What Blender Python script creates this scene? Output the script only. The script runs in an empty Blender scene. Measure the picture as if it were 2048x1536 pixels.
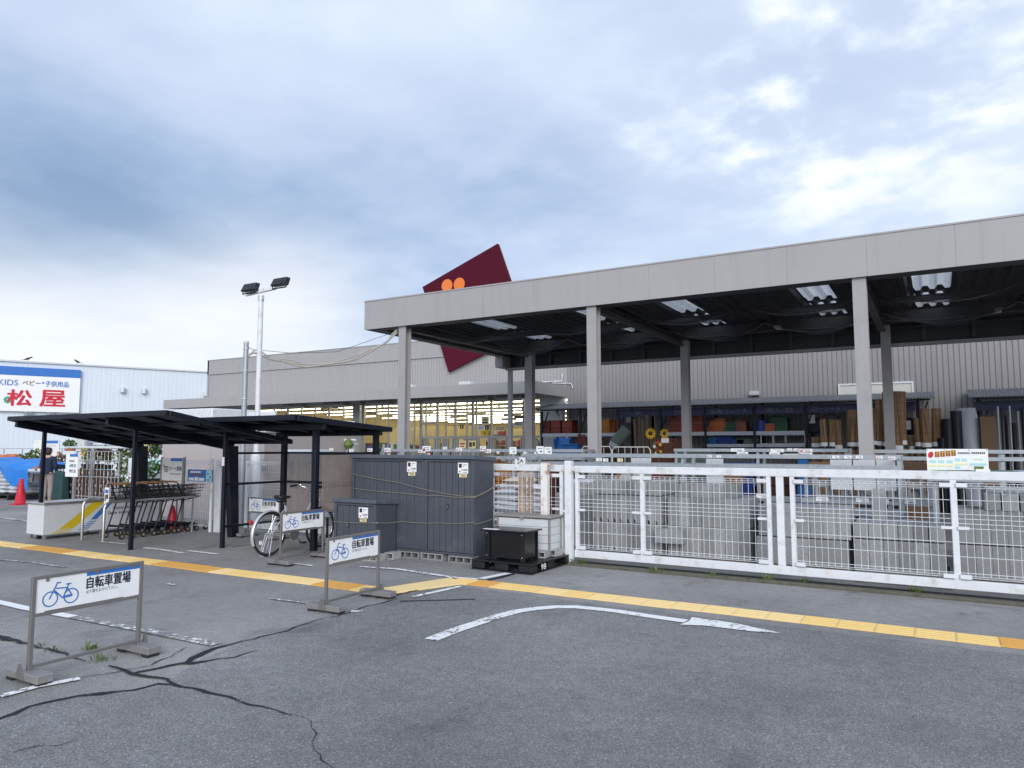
import bpy, bmesh, math, random
from mathutils import Vector, Matrix, Euler
R = math.radians
rnd = random.Random(7)
sc = bpy.context.scene
COL = sc.collection

# ---------------------------------------------------------------- camera
PITCH, YAW, EYE, FPX = R(4.97), R(30.35), 1.6, 1450.0
cam_d = bpy.data.cameras.new('camera')
cam = bpy.data.objects.new('camera', cam_d); COL.objects.link(cam)
cam.location = (0, 0, EYE); cam.rotation_euler = (R(90) + PITCH, 0, YAW)
cam_d.sensor_fit = 'HORIZONTAL'; cam_d.sensor_width = 36; cam_d.lens = FPX / 2048 * 36
cam_d.clip_start = 0.05; cam_d.clip_end = 2000
sc.camera = cam
FWD = Vector((-math.sin(YAW)*math.cos(PITCH), math.cos(YAW)*math.cos(PITCH), math.sin(PITCH)))
RGT = Vector((math.cos(YAW), math.sin(YAW), 0)); UPV = RGT.cross(FWD)
CAMP = Vector((0, 0, EYE))
def ray(px, py): return RGT*(px-1024) + UPV*(768-py) + FWD*FPX
def G(px, py, z=0.0):
    d = ray(px, py); return CAMP + d*((z-EYE)/d.z)
def AY(px, py, Y):
    d = ray(px, py); return CAMP + d*(Y/d.y)
def AX(px, py, X):
    d = ray(px, py); return CAMP + d*(X/d.x)

# ---------------------------------------------------------------- object helpers
def tag(o, label=None, cat=None, group=None, kind=None):
    if label: o['label'] = label
    if cat: o['category'] = cat
    if group: o['group'] = group
    if kind: o['kind'] = kind
    return o
def thing(name, label, cat, loc=(0, 0, 0), rz=0.0, group=None):
    o = bpy.data.objects.new(name, None); COL.objects.link(o)
    o.location = loc; o.rotation_euler = (0, 0, rz); o.empty_display_size = .1
    return tag(o, label, cat, group)
def copy_tree(o, parent=None):
    c = o.copy(); COL.objects.link(c)
    if parent is not None: c.parent = parent
    for ch in list(o.children): copy_tree(ch, c)
    return c
def relabel(o, label=None, loc=None, rz=None, group=None):
    if label: o['label'] = label
    if group: o['group'] = group
    if loc is not None: o.location = loc
    if rz is not None: o.rotation_euler = (0, 0, rz)
    return o

class MB:
    """collects shapes of one mesh"""
    def __init__(s): s.v = []; s.f = []; s.mi = []; s.cur = 0; s.T = None
    def _add(s, vs, fs):
        n = len(s.v)
        for p in vs:
            p = Vector(p)
            s.v.append(tuple(s.T @ p) if s.T is not None else tuple(p))
        for f in fs:
            s.f.append([i+n for i in f]); s.mi.append(s.cur)
        return s
    def box(s, x0, y0, z0, x1, y1, z1):
        if x0 > x1: x0, x1 = x1, x0
        if y0 > y1: y0, y1 = y1, y0
        if z0 > z1: z0, z1 = z1, z0
        return s._add([(x0,y0,z0),(x1,y0,z0),(x1,y1,z0),(x0,y1,z0),(x0,y0,z1),(x1,y0,z1),(x1,y1,z1),(x0,y1,z1)],
            [(0,3,2,1),(4,5,6,7),(0,1,5,4),(1,2,6,5),(2,3,7,6),(3,0,4,7)])
    def hexa(s, b, t):
        return s._add(list(b)+list(t), [(0,3,2,1),(4,5,6,7),(0,1,5,4),(1,2,6,5),(2,3,7,6),(3,0,4,7)])
    def bar(s, p, q, w, h, up=(0,0,1)):
        p, q = Vector(p), Vector(q); d = (q-p).normalized(); u = Vector(up)
        if abs(d.dot(u)) > .98: u = Vector((0, 1, 0))
        a = d.cross(u).normalized()*(w/2); b = a.cross(d).normalized()*(h/2)
        return s.hexa([p-a-b, q-a-b, q+a-b, p+a-b], [p-a+b, q-a+b, q+a+b, p+a+b])
    def tube(s, pts, r, n=8, closed=False, cap=True, r1=None):
        pts = [Vector(p) for p in pts]; m = len(pts); base = len(s.v); vs = []; prev = None
        for i, p in enumerate(pts):
            if closed: t = (pts[(i+1) % m]-pts[i-1])
            else: t = pts[min(i+1, m-1)]-pts[max(i-1, 0)]
            t.normalize()
            if prev is None:
                u = Vector((0,0,1)) if abs(t.z) < .9 else Vector((1,0,0))
                a = t.cross(u).normalized()
            else:
                a = (prev - t*prev.dot(t))
                a = a.normalized() if a.length > 1e-6 else t.orthogonal().normalized()
            prev = a; b = t.cross(a)
            rr = r if r1 is None else r+(r1-r)*i/(m-1)
            vs += [p + (a*math.cos(2*math.pi*k/n)+b*math.sin(2*math.pi*k/n))*rr for k in range(n)]
        fs = []
        for i in range(m if closed else m-1):
            j = (i+1) % m
            for k in range(n):
                fs.append((i*n+k, i*n+(k+1) % n, j*n+(k+1) % n, j*n+k))
        if cap and not closed:
            fs.append(tuple(range(n-1, -1, -1))); fs.append(tuple((m-1)*n+k for k in range(n)))
        return s._add(vs, fs)
    def cyl(s, p, q, r, n=16, r1=None): return s.tube([p, q], r, n, r1=r1)
    def quad(s, a, b, c, d): return s._add([a, b, c, d], [(0, 1, 2, 3)])
    def poly(s, pts): return s._add(pts, [tuple(range(len(pts)))])
    def prism(s, pts, off):
        off = Vector(off); n = len(pts); pts = [Vector(p) for p in pts]
        fs = [tuple(range(n-1, -1, -1)), tuple(range(n, 2*n))] + [(i, (i+1) % n, n+(i+1) % n, n+i) for i in range(n)]
        return s._add(pts+[p+off for p in pts], fs)
    def lathe(s, prof, c=(0,0,0), n=16):
        c = Vector(c); vs = []; m = len(prof)
        for r, z in prof: vs += [c+Vector((r*math.cos(2*math.pi*k/n), r*math.sin(2*math.pi*k/n), z)) for k in range(n)]
        fs = [(i*n+k, i*n+(k+1) % n, (i+1)*n+(k+1) % n, (i+1)*n+k) for i in range(m-1) for k in range(n)]
        fs.append(tuple(range(n-1, -1, -1))); fs.append(tuple((m-1)*n+k for k in range(n)))
        return s._add(vs, fs)
    def ribbon(s, pts, w, nrm):
        """flat band along pts in plane with normal nrm; w a number or list"""
        pts = [Vector(p) for p in pts]; nrm = Vector(nrm); m = len(pts); vs = []
        for i, p in enumerate(pts):
            t = (pts[min(i+1, m-1)]-pts[max(i-1, 0)]).normalized(); a = nrm.cross(t).normalized()
            ww = (w[i] if isinstance(w, (list, tuple)) else w)/2
            vs += [p-a*ww, p+a*ww]
        return s._add(vs, [(2*i, 2*i+2, 2*i+3, 2*i+1) for i in range(m-1)])
    def build(s, name, mat, parent=None, bevel=0, smooth=None, loc=None, seg=1):
        me = bpy.data.meshes.new(name); me.from_pydata(s.v, [], s.f)
        mats = mat if isinstance(mat, (list, tuple)) else [mat]
        for m in mats: me.materials.append(m)
        if len(mats) > 1: me.polygons.foreach_set('material_index', s.mi)
        me.update()
        if smooth is not None:
            me.polygons.foreach_set('use_smooth', [True]*len(me.polygons)); me.set_sharp_from_angle(angle=R(smooth))
        o = bpy.data.objects.new(name, me); COL.objects.link(o)
        if parent is not None: o.parent = parent
        if loc is not None: o.location = loc
        if bevel:
            b = o.modifiers.new('bevel', 'BEVEL'); b.width = bevel; b.segments = seg; b.limit_method = 'ANGLE'; b.angle_limit = R(35)
            b.harden_normals = False
        return o
def struct(name, mb, mat, **k):
    return tag(mb.build(name, mat, **k), kind='structure')

# ---------------------------------------------------------------- materials
def new_mat(name):
    m = bpy.data.materials.new(name); m.use_nodes = True
    nt = m.node_tree; b = nt.nodes['Principled BSDF']; return m, nt, b
def N(nt, t, **k):
    n = nt.nodes.new(t)
    for a, v in k.items():
        if a.startswith('i_'): n.inputs[a[2:].replace('_', ' ')].default_value = v
        else: setattr(n, a, v)
    return n
def mathn(nt, op, a, b=None, clamp=False):
    n = nt.nodes.new('ShaderNodeMath'); n.operation = op; n.use_clamp = clamp
    for i, x in enumerate((a, b)):
        if x is None: continue
        if isinstance(x, (int, float)): n.inputs[i].default_value = x
        else: nt.links.new(x, n.inputs[i])
    return n.outputs[0]
def mixc(nt, f, a, b, mode='MIX'):
    n = nt.nodes.new('ShaderNodeMix'); n.data_type = 'RGBA'; n.blend_type = mode
    for sk, x in ((n.inputs[0], f), (n.inputs[6], a), (n.inputs[7], b)):
        if isinstance(x, (int, float)): sk.default_value = x
        elif isinstance(x, (tuple, list)): sk.default_value = (*x[:3], 1)
        else: nt.links.new(x, sk)
    return n.outputs[2]
def noise(nt, co, scale, detail=3, rough=.55, dims='3D'):
    n = nt.nodes.new('ShaderNodeTexNoise'); n.inputs['Scale'].default_value = scale
    n.inputs['Detail'].default_value = detail; n.inputs['Roughness'].default_value = rough
    nt.links.new(co, n.inputs['Vector']); return n.outputs['Fac']
def ramp(nt, fac, lo, hi):
    n = nt.nodes.new('ShaderNodeMapRange'); n.interpolation_type = 'SMOOTHSTEP'
    n.inputs[1].default_value = lo; n.inputs[2].default_value = hi
    nt.links.new(fac, n.inputs[0]); return n.outputs[0]
def objco(nt):
    return nt.nodes.new('ShaderNodeTexCoord').outputs['Object']
def mapped(nt, co, scale):
    n = nt.nodes.new('ShaderNodeMapping'); n.inputs['Scale'].default_value = scale
    nt.links.new(co, n.inputs['Vector']); return n.outputs[0]
def bump(nt, b, h, strength=.3, dist=.01):
    n = nt.nodes.new('ShaderNodeBump'); n.inputs['Strength'].default_value = strength; n.inputs['Distance'].default_value = dist
    nt.links.new(h, n.inputs['Height']); nt.links.new(n.outputs[0], b.inputs['Normal'])

def paint(name, col, rough=.5, metal=0.0, var=.12, sc_=3.0, dirt=None, dirt_amt=.35, streak=False, bmp=0, per_obj=0.0, spec=.5):
    """painted / plain surface with tonal variation and dirt"""
    m, nt, b = new_mat(name); co = objco(nt)
    n1 = noise(nt, co, sc_, 5)
    v = mathn(nt, 'MULTIPLY_ADD', n1, 2*var); v.node.inputs[2].default_value = 1-var
    c = mixc(nt, 1.0, col, v, 'MULTIPLY')
    if per_obj:
        oi = nt.nodes.new('ShaderNodeObjectInfo')
        pv = mathn(nt, 'MULTIPLY_ADD', oi.outputs['Random'], 2*per_obj); pv.node.inputs[2].default_value = 1-per_obj
        c = mixc(nt, 1.0, c, pv, 'MULTIPLY')
    if dirt:
        dn = noise(nt, mapped(nt, co, (6, 6, .5)) if streak else co, 1.0 if streak else sc_*2.3, 6, .65)
        c = mixc(nt, mathn(nt, 'MULTIPLY', ramp(nt, dn, .48, .75), dirt_amt), c, dirt)
    nt.links.new(c, b.inputs['Base Color'])
    rv = mathn(nt, 'MULTIPLY_ADD', n1, .25); rv.node.inputs[2].default_value = max(.04, rough-.12)
    nt.links.new(rv, b.inputs['Roughness']); b.inputs['Metallic'].default_value = metal
    b.inputs['Specular IOR Level'].default_value = spec
    if bmp: bump(nt, b, noise(nt, co, 60, 3), bmp, .004)
    return m
def flat(name, col, rough=.6, metal=0.0):
    m, nt, b = new_mat(name); b.inputs['Base Color'].default_value = (*col, 1)
    b.inputs['Roughness'].default_value = rough; b.inputs['Metallic'].default_value = metal; return m
def emit(name, col, s):
    m, nt, b = new_mat(name); nt.nodes.remove(b); e = nt.nodes.new('ShaderNodeEmission')
    e.inputs[0].default_value = (*col, 1); e.inputs[1].default_value = s
    nt.links.new(e.outputs[0], nt.nodes['Material Output'].inputs[0]); return m
def srgb(r, g, b):
    f = lambda c: (c/255/12.92 if c/255 <= .04045 else ((c/255+.055)/1.055)**2.4)
    return (f(r), f(g), f(b))

def asphalt(name, base, tint=(1,1,1), speck=.9):
    m, nt, b = new_mat(name); co = objco(nt)
    fine = noise(nt, co, 95, 3, .7); mid = noise(nt, co, 9, 5); big = noise(nt, co, .45, 6, .6)
    vor = N(nt, 'ShaderNodeTexVoronoi', feature='F1'); vor.inputs['Scale'].default_value = 75
    nt.links.new(co, vor.inputs['Vector'])
    c = mixc(nt, ramp(nt, fine, .3, .7), tuple(x*.58 for x in base), tuple(x*1.40 for x in base))
    sel = mathn(nt, 'LESS_THAN', vor.outputs['Distance'], .28)
    bright = N(nt, 'ShaderNodeSeparateColor'); nt.links.new(vor.outputs['Color'], bright.inputs[0])
    sel = mathn(nt, 'MULTIPLY', sel, mathn(nt, 'GREATER_THAN', bright.outputs[0], .84))
    c = mixc(nt, mathn(nt, 'MULTIPLY', sel, speck*.8), c, tuple(min(.6, x*2.8) for x in base))
    m1 = mathn(nt, 'MULTIPLY_ADD', mid, .5); m1.node.inputs[2].default_value = .75
    c = mixc(nt, 1.0, c, m1, 'MULTIPLY')
    b1 = mathn(nt, 'MULTIPLY_ADD', big, 1.3); b1.node.inputs[2].default_value = .35
    c = mixc(nt, 1.0, c, b1, 'MULTIPLY')
    st = noise(nt, mapped(nt, co, (1, .55, 1)), 1.7, 6, .7)
    c = mixc(nt, mathn(nt, 'MULTIPLY', ramp(nt, st, .55, .72), .6), c, tuple(x*.45 for x in base))
    nt.links.new(c, b.inputs['Base Color']); b.inputs['Roughness'].default_value = .85
    b.inputs['Specular IOR Level'].default_value = .25
    bump(nt, b, fine, .5, .006); return m
def road_paint(name, col, wear, under):
    m, nt, b = new_mat(name); co = objco(nt)
    n1 = noise(nt, co, 22, 8, .72); n2 = noise(nt, co, 3.5, 4)
    f = mathn(nt, 'ADD', mathn(nt, 'MULTIPLY', n1, .7), mathn(nt, 'MULTIPLY', n2, .3))
    w = ramp(nt, f, wear-.012, wear+.012)
    fine = noise(nt, co, 95, 3, .7)
    cc = mixc(nt, fine, tuple(x*.85 for x in col), tuple(min(1, x*1.1) for x in col))
    uu = mixc(nt, fine, tuple(x*.5 for x in under), tuple(x*1.4 for x in under))
    nt.links.new(mixc(nt, w, uu, cc), b.inputs['Base Color']); b.inputs['Roughness'].default_value = .8; b.inputs['Specular IOR Level'].default_value = .15
    bump(nt, b, fine, .35, .005); return m

ASPH_OLD = (.265, .257, .252); ASPH_NEW = (.207, .205, .206)
M = {}
M['asphalt_old'] = asphalt('asphalt_old', ASPH_OLD)
M['asphalt_new'] = asphalt('asphalt_new', ASPH_NEW, speck=1.0)
M['tar'] = road_paint('tar_seal', (.030, .030, .034), .40, ASPH_NEW)
M['tarworn'] = road_paint('tar_worn', (.03, .03, .034), .44, ASPH_OLD)
M['paint_new'] = road_paint('road_white', (.86, .86, .86), .40, ASPH_NEW)
M['paint_mid'] = road_paint('road_white_worn', (.84, .84, .84), .46, ASPH_NEW)
M['paint_semi'] = road_paint('road_white_semi', (.85, .85, .85), .435, ASPH_NEW)
M['paint_old'] = road_paint('road_white_old', (.82, .82, .82), .53, ASPH_OLD)
M['tile_y'] = road_paint('tactile_yellow', (.86, .62, .25), .30, (.6, .42, .16))
M['tile_p'] = road_paint('tactile_pale', (.88, .67, .33), .28, (.68, .5, .22))
M['tile_o'] = road_paint('tactile_orange', (.72, .40, .11), .33, (.48, .25, .07))
M['fascia'] = paint('greige_panel', (.355, .345, .343), .5, var=.07, sc_=.8, dirt=(.25,.24,.235), dirt_amt=.3, streak=True)
M['post'] = paint('greige_steel', (.34, .33, .33), .45, var=.06, sc_=2, dirt=(.2,.18,.17), dirt_amt=.3)
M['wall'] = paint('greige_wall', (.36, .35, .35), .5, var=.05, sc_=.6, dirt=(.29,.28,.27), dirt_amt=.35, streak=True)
M['wall_dark'] = paint('darker_greige_wall', (.265, .255, .258), .5, var=.06, sc_=.6, dirt=(.18,.172,.17), dirt_amt=.35, streak=True)  # darker version of the greige wall, for the stretch right of the entrance
M['deck'] = paint('deck_steel', (.035, .038, .046), .5, var=.15, sc_=2)
M['beam'] = paint('beam_steel', (.06, .058, .062), .5, var=.1, sc_=2)
M['galv'] = paint('galvanised', (.36, .39, .42), .42, .35, var=.3, sc_=18, dirt=(.55,.58,.6), dirt_amt=.4)
M['white_steel'] = paint('white_steel', (.70, .72, .75), .4, var=.06, sc_=3, dirt=(.40,.33,.25), dirt_amt=.6)
M['mesh_white'] = paint('mesh_white', (.70, .72, .75), .45, var=.06, sc_=3, dirt=(.4,.36,.3), dirt_amt=.3)
M['white_rust'] = paint('white_rusty', (.76, .74, .70), .5, var=.08, sc_=3, dirt=(.30,.12,.05), dirt_amt=.95)
M['rusty'] = paint('rusty_steel', (.62, .50, .40), .7, var=.2, sc_=8, dirt=(.33,.09,.03), dirt_amt=1.0)
M['shelter'] = paint('dark_navy_steel', (.008, .010, .018), .4, var=.2, sc_=4, spec=.3)
M['alu'] = paint('bronze_alu', (.24, .225, .215), .38, .5, var=.08, sc_=5)
M['alu_top'] = paint('grey_alu', (.27, .26, .255), .4, .3, var=.1, sc_=8, dirt=(.2,.18,.16))
M['signwhite'] = paint('sign_white', (.84, .85, .85), .4, var=.03, sc_=3, dirt=(.55,.54,.5), dirt_amt=.3)
M['white'] = paint('white_card', (.82, .82, .82), .5, var=.03)
M['blue'] = paint('sign_blue', (.035, .16, .50), .4, var=.08)
M['navy_txt'] = flat('navy_ink', (.012, .014, .03), .6)
M['grey_txt'] = flat('grey_ink', (.12, .12, .13), .6)
M['black'] = paint('black_plastic', (.012, .012, .014), .4, var=.2)
M['rubber'] = paint('rubber', (.018, .018, .019), .8, var=.3)
M['chrome'] = flat('chrome', (.72, .73, .75), .18, 1.0)
M['silver'] = paint('silver_paint', (.62, .63, .64), .3, .4, var=.05)
M['steel'] = paint('stainless', (.50, .49, .47), .3, .8, var=.08)
M['shed'] = paint('slate_shed', (.064, .071, .090), .42, var=.06, sc_=1.5, dirt=(.12,.122,.13), dirt_amt=.5)
M['shed_top'] = paint('slate_shed_roof', (.085, .098, .125), .4, var=.08, sc_=2, dirt=(.2,.2,.2), dirt_amt=.3)
M['concrete'] = paint('concrete_block', (.30, .302, .305), .9, var=.18, sc_=9, dirt=(.14,.135,.13), dirt_amt=.6, bmp=.6, per_obj=.22, spec=.2)
M['paver'] = paint('concrete_paver', (.46, .46, .455), .9, var=.14, sc_=9, dirt=(.28,.27,.26), dirt_amt=.4, bmp=.5, per_obj=.12, spec=.2)
M['kerb'] = paint('mossy_kerb', (.12, .112, .09), .95, var=.3, sc_=6, dirt=(.045,.055,.02), dirt_amt=.8, bmp=.7, spec=.1)
M['cream'] = paint('cream_metal', (.80, .80, .76), .45, var=.04, dirt=(.5,.45,.35), dirt_amt=.3)
M['hut'] = paint('beige_hut', (.42, .375, .37), .55, var=.05, sc_=1.2, dirt=(.3,.27,.26), dirt_amt=.3)
M['lightgrey'] = paint('light_grey_resin', (.60, .62, .64), .45, var=.04, dirt=(.4,.39,.37), dirt_amt=.25)
M['taupe'] = paint('taupe_trim', (.26, .245, .23), .5, var=.06)
M['maroon'] = paint('maroon_sign', (.078, .005, .018), .65, var=.08, sc_=.4, spec=.15)
M['orange_dot'] = flat('orange_dot', (.78, .20, .035), .45)
M['rust_red'] = paint('red_oxide', (.13, .022, .018), .6, var=.2)
M['bluestore'] = paint('pale_blue_wall', (.64, .69, .75), .55, var=.04, sc_=.3, dirt=(.46,.54,.63), dirt_amt=.3, streak=True)
M['red_ink'] = paint('red_sign', (.60, .012, .035), .4, var=.05)
M['green_ink'] = flat('green_sign', (.02, .35, .22), .5)
M['yellow'] = paint('yellow_band', (.62, .46, .015), .45, var=.1)
M['tarp'] = paint('blue_tarp', (.01, .19, .62), .4, var=.25, sc_=6)
M['bluetub'] = paint('blue_tub', (.015, .12, .36), .4, var=.1)
M['deepblue'] = paint('deep_blue_tub', (.010, .035, .20), .4, var=.1)
M['redcone'] = paint('red_cone', (.52, .012, .03), .45, var=.1)
M['crate_r'] = paint('red_crate', (.15, .026, .015), .5, var=.1, per_obj=.1)
M['crate_o'] = paint('orange_crate', (.28, .075, .016), .5, var=.1, per_obj=.1)
M['crate_y'] = paint('amber_crate', (.28, .11, .015), .5, var=.1, per_obj=.1)
M['crate_g'] = paint('green_crate', (.010, .055, .03), .5, var=.1, per_obj=.1)
M['brownwood'] = paint('brown_lattice', (.055, .022, .016), .7, var=.25, sc_=12)
M['redwood'] = paint('redwood_lattice', (.17, .06, .035), .7, var=.25, sc_=12)
M['wood'] = paint('weathered_wood', (.10, .06, .035), .8, var=.3, sc_=10)
M['card'] = paint('cardboard', (.20, .125, .07), .8, var=.12, sc_=3)
M['navyboard'] = paint('navy_board', (.010, .014, .05), .5, var=.15)
M['soffit'] = paint('soffit', (.5, .49, .47), .6, var=.05)
M['frame'] = paint('window_alu', (.36, .365, .37), .35, .4, var=.08)
M['skin'] = paint('skin', (.50, .30, .21), .55, var=.06)
M['navycloth'] = paint('navy_cloth', (.012, .02, .055), .85, var=.2, sc_=9)
M['khaki'] = paint('grey_trousers', (.30, .25, .24), .85, var=.15, sc_=8)
M['hair'] = paint('dark_hair', (.018, .012, .010), .6, var=.3, sc_=30)
M['leaf'] = paint('leaf', (.05, .11, .025), .6, var=.5, sc_=25)
M['leaf2'] = paint('leaf_light', (.12, .17, .045), .6, var=.4, sc_=30)
M['stem'] = paint('stem', (.09, .10, .03), .7, var=.3)
M['sunflower'] = paint('yellow_petals', (.75, .48, .02), .55, var=.15, sc_=20)
M['cream_blind'] = paint('cream_blind', (.60, .60, .55), .6, var=.08)
M['cable'] = paint('pale_cable', (.36, .345, .31), .6, var=.15, sc_=9)
M['hubbrown'] = flat('hub_brown', (.26, .19, .10), .6)
M['board_ink'] = flat('board_ink', (.10, .11, .14), .7)
M['handle_o'] = paint('cart_handle', (.22, .10, .035), .5, var=.1)
M['brown'] = paint('seed_brown', (.07, .03, .015), .8, var=.2)
M['terracotta'] = paint('terracotta', (.55, .18, .10), .7, var=.15)
M['bag'] = paint('paper_bag', (.62, .63, .66), .6, var=.18, sc_=7, dirt=(.25,.32,.45), dirt_amt=.5, per_obj=.12)
M['beige_bag'] = paint('beige_bag', (.55, .45, .36), .7, var=.15, sc_=7)
M['red'] = flat('red_dot', (.55, .02, .03), .5)
M['ycard'] = paint('yellow_card', (.80, .72, .42), .5, var=.04)
M['rope'] = paint('tan_rope', (.25, .22, .17), .8, var=.2, sc_=40)
M['plank'] = paint('plank', (.13, .085, .06), .8, var=.35, sc_=5)
M['clearwrap'] = paint('plastic_wrap', (.34, .36, .42), .4, var=.25, sc_=6)
M['green_net'] = paint('green_net', (.09, .13, .11), .7, var=.3, sc_=12)

def bamboo():
    m, nt, b = new_mat('bamboo_screen'); co = objco(nt)
    n1 = noise(nt, mapped(nt, co, (60, 60, 1.2)), 1.0, 3); n2 = noise(nt, co, 3, 3)
    w = N(nt, 'ShaderNodeTexWave', bands_direction='Z'); w.inputs['Scale'].default_value = 1.7
    nt.links.new(co, w.inputs['Vector'])
    c = mixc(nt, ramp(nt, n1, .35, .65), (.085, .045, .02), (.42, .26, .125)); c = mixc(nt, mathn(nt, 'MULTIPLY', n2, .5), c, (.14, .08, .04))
    c = mixc(nt, mathn(nt, 'MULTIPLY', mathn(nt, 'GREATER_THAN', w.outputs['Fac'], .985), .35), c, (.04, .025, .015))
    nt.links.new(c, b.inputs['Base Color']); b.inputs['Roughness'].default_value = .75; bump(nt, b, n1, .6, .01); return m
M['bamboo'] = bamboo()
def translucent(name, col, tr=.5, trans=0.0):
    m, nt, b = new_mat(name); nt.nodes.remove(b); out = nt.nodes['Material Output']
    d = N(nt, 'ShaderNodeBsdfDiffuse'); t = N(nt, 'ShaderNodeBsdfTranslucent'); mx = N(nt, 'ShaderNodeMixShader'); mx.inputs[0].default_value = tr
    co = objco(nt); n1 = noise(nt, co, 5, 4)
    c = mixc(nt, n1, tuple(x*.7 for x in col), tuple(min(1, x*1.2) for x in col))
    nt.links.new(c, d.inputs[0]); nt.links.new(c, t.inputs[0])
    nt.links.new(d.outputs[0], mx.inputs[1]); nt.links.new(t.outputs[0], mx.inputs[2]); last = mx
    if trans:
        tp = N(nt, 'ShaderNodeBsdfTransparent'); m2 = N(nt, 'ShaderNodeMixShader'); m2.inputs[0].default_value = trans
        nt.links.new(mx.outputs[0], m2.inputs[1]); nt.links.new(tp.outputs[0], m2.inputs[2]); last = m2
    nt.links.new(last.outputs[0], out.inputs[0]); return m
M['skylight'] = translucent('skylight_panel', (.82, .85, .88), .9, .2)
M['polyroof'] = translucent('smoked_roof_panel', (.10, .10, .12), .75, .08)
M['polyscreen'] = translucent('bronze_poly_screen', (.36, .305, .28), .35, .12)
M['hem'] = paint('net_hem', (.16, .16, .165), .7)
M['net'] = translucent('bird_net', (.10, .10, .11), .25, .52)
def glass():
    m, nt, b = new_mat('window_glass'); nt.nodes.remove(b); out = nt.nodes['Material Output']
    tp = N(nt, 'ShaderNodeBsdfTransparent'); gl = N(nt, 'ShaderNodeBsdfGlossy'); gl.inputs['Roughness'].default_value = .02
    tp.inputs[0].default_value = (.93, .95, .94, 1)
    fr = N(nt, 'ShaderNodeFresnel'); fr.inputs[0].default_value = 1.45
    mx = N(nt, 'ShaderNodeMixShader'); nt.links.new(fr.outputs[0], mx.inputs[0])
    nt.links.new(tp.outputs[0], mx.inputs[1]); nt.links.new(gl.outputs[0], mx.inputs[2]); nt.links.new(mx.outputs[0], out.inputs[0]); return m
M['glass'] = glass()
M['tube'] = emit('fluorescent', (1.0, .92, .70), 9.0)
M['inwall'] = paint('shop_inner_wall', (.85, .70, .34), .8, var=.04)
M['inceil'] = paint('shop_ceiling', (.36, .33, .22), .8, var=.05)
M['infloor'] = paint('shop_floor', (.55, .5, .4), .5, var=.05)
GOODS = [paint('goods_%s' % n, c, .5, var=.3, sc_=9, per_obj=.2) for n, c in (('red', (.45,.05,.04)), ('cream', (.7,.62,.45)), ('blue', (.05,.12,.35)), ('green', (.06,.2,.07)), ('white', (.75,.75,.72)), ('orange', (.6,.24,.05)), ('dark', (.05,.05,.06)))]

# ---------------------------------------------------------------- lettering (flat meshes made once, before anything else)
_txt = {}
def txt_mesh(s, bold=0.0):
    k = (s, bold)
    if k not in _txt:
        c = bpy.data.curves.new('lettering', 'FONT'); c.body = s; c.size = 1; c.offset = bold; c.resolution_u = 3
        o = bpy.data.objects.new('lettering', c); COL.objects.link(o)
        dg = bpy.context.evaluated_depsgraph_get(); dg.update()
        me = o.evaluated_get(dg).to_mesh(); vs = [v.co.copy() for v in me.vertices]; fs = [list(p.vertices) for p in me.polygons]
        o.evaluated_get(dg).to_mesh_clear(); bpy.data.objects.remove(o); bpy.data.curves.remove(c)
        x0 = min(v.x for v in vs); x1 = max(v.x for v in vs); y0 = min(v.y for v in vs); y1 = max(v.y for v in vs)
        _txt[k] = ([((v.x-x0)/(x1-x0), (v.y-y0)/(y1-y0)) for v in vs], fs)
    return _txt[k]
for s_, b_ in (('自転車置場', .025), ('必ず鍵をおかけ下さい。', 0), ('松', .05), ('屋', .05), ('KIDS', .01), ('ベビー', .02), ('・', .02), ('子供用品', .02), ('カート置場', .02),
               ('営業時間', .01), ('AM9:30', .01), ('PM7:30', .01), ('Enjoy shopping', .01), ('Save everyday', .01), ('27,800', .02), ('19,800', .02), ('12,800', .02), ('98', .03),
               ('1', .03), ('2', .03), ('ネ', .03), ('竹木', .01), ('収穫コンテナ', .01), ('流し台', .01), ('ローリータンク', .01), ('杭', .01)):
    txt_mesh(s_, 0.0)
def letter(mb, s, o, u, v, w, h, bold=0.0):
    """lettering filling the box with lower left o, right vector u, up vector v, width w, height h"""
    pts, fs = txt_mesh(s, 0.0); o, u, v = Vector(o), Vector(u), Vector(v); nn = u.cross(v).normalized()
    if not bold: return mb._add([o+u*(a*w)+v*(b*h) for a, b in pts], fs)
    # heavier strokes: the same glyphs laid a hair above each other with a small shift
    bw, bh = bold*h*1.0, bold*h*.8; k = 0
    for sx_, sy_ in ((0, 0), (1, 0), (0, 1), (1, 1), (.5, .5)):
        mb._add([o+u*(a*(w-bw)+sx_*bw)+v*(b*(h-bh)+sy_*bh)+nn*(k*max(.00025, h*.003)) for a, b in pts], fs); k += 1
    return mb
# ---------------------------------------------------------------- sky and sun
SUN_EL, SUN_AZ = R(23), R(148)      # azimuth measured clockwise from +Y: high behind the camera
w = bpy.data.worlds.new('World'); sc.world = w; w.use_nodes = True
nt = w.node_tree; bg = nt.nodes['Background']
sky = N(nt, 'ShaderNodeTexSky'); sky.sky_type = 'NISHITA'; sky.sun_disc = False
sky.sun_elevation = SUN_EL; sky.sun_rotation = SUN_AZ
tc = nt.nodes.new('ShaderNodeTexCoord'); gen = tc.outputs['Generated']
sep = N(nt, 'ShaderNodeSeparateXYZ'); nt.links.new(gen, sep.inputs[0])
zc = mathn(nt, 'MAXIMUM', sep.outputs[2], 0.0)
den = mathn(nt, 'ADD', zc, .16)
cx = mathn(nt, 'DIVIDE', sep.outputs[0], den); cy = mathn(nt, 'DIVIDE', sep.outputs[1], den)
comb = N(nt, 'ShaderNodeCombineXYZ'); nt.links.new(cx, comb.inputs[0]); nt.links.new(cy, comb.inputs[1])
cvec = comb.outputs[0]
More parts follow.
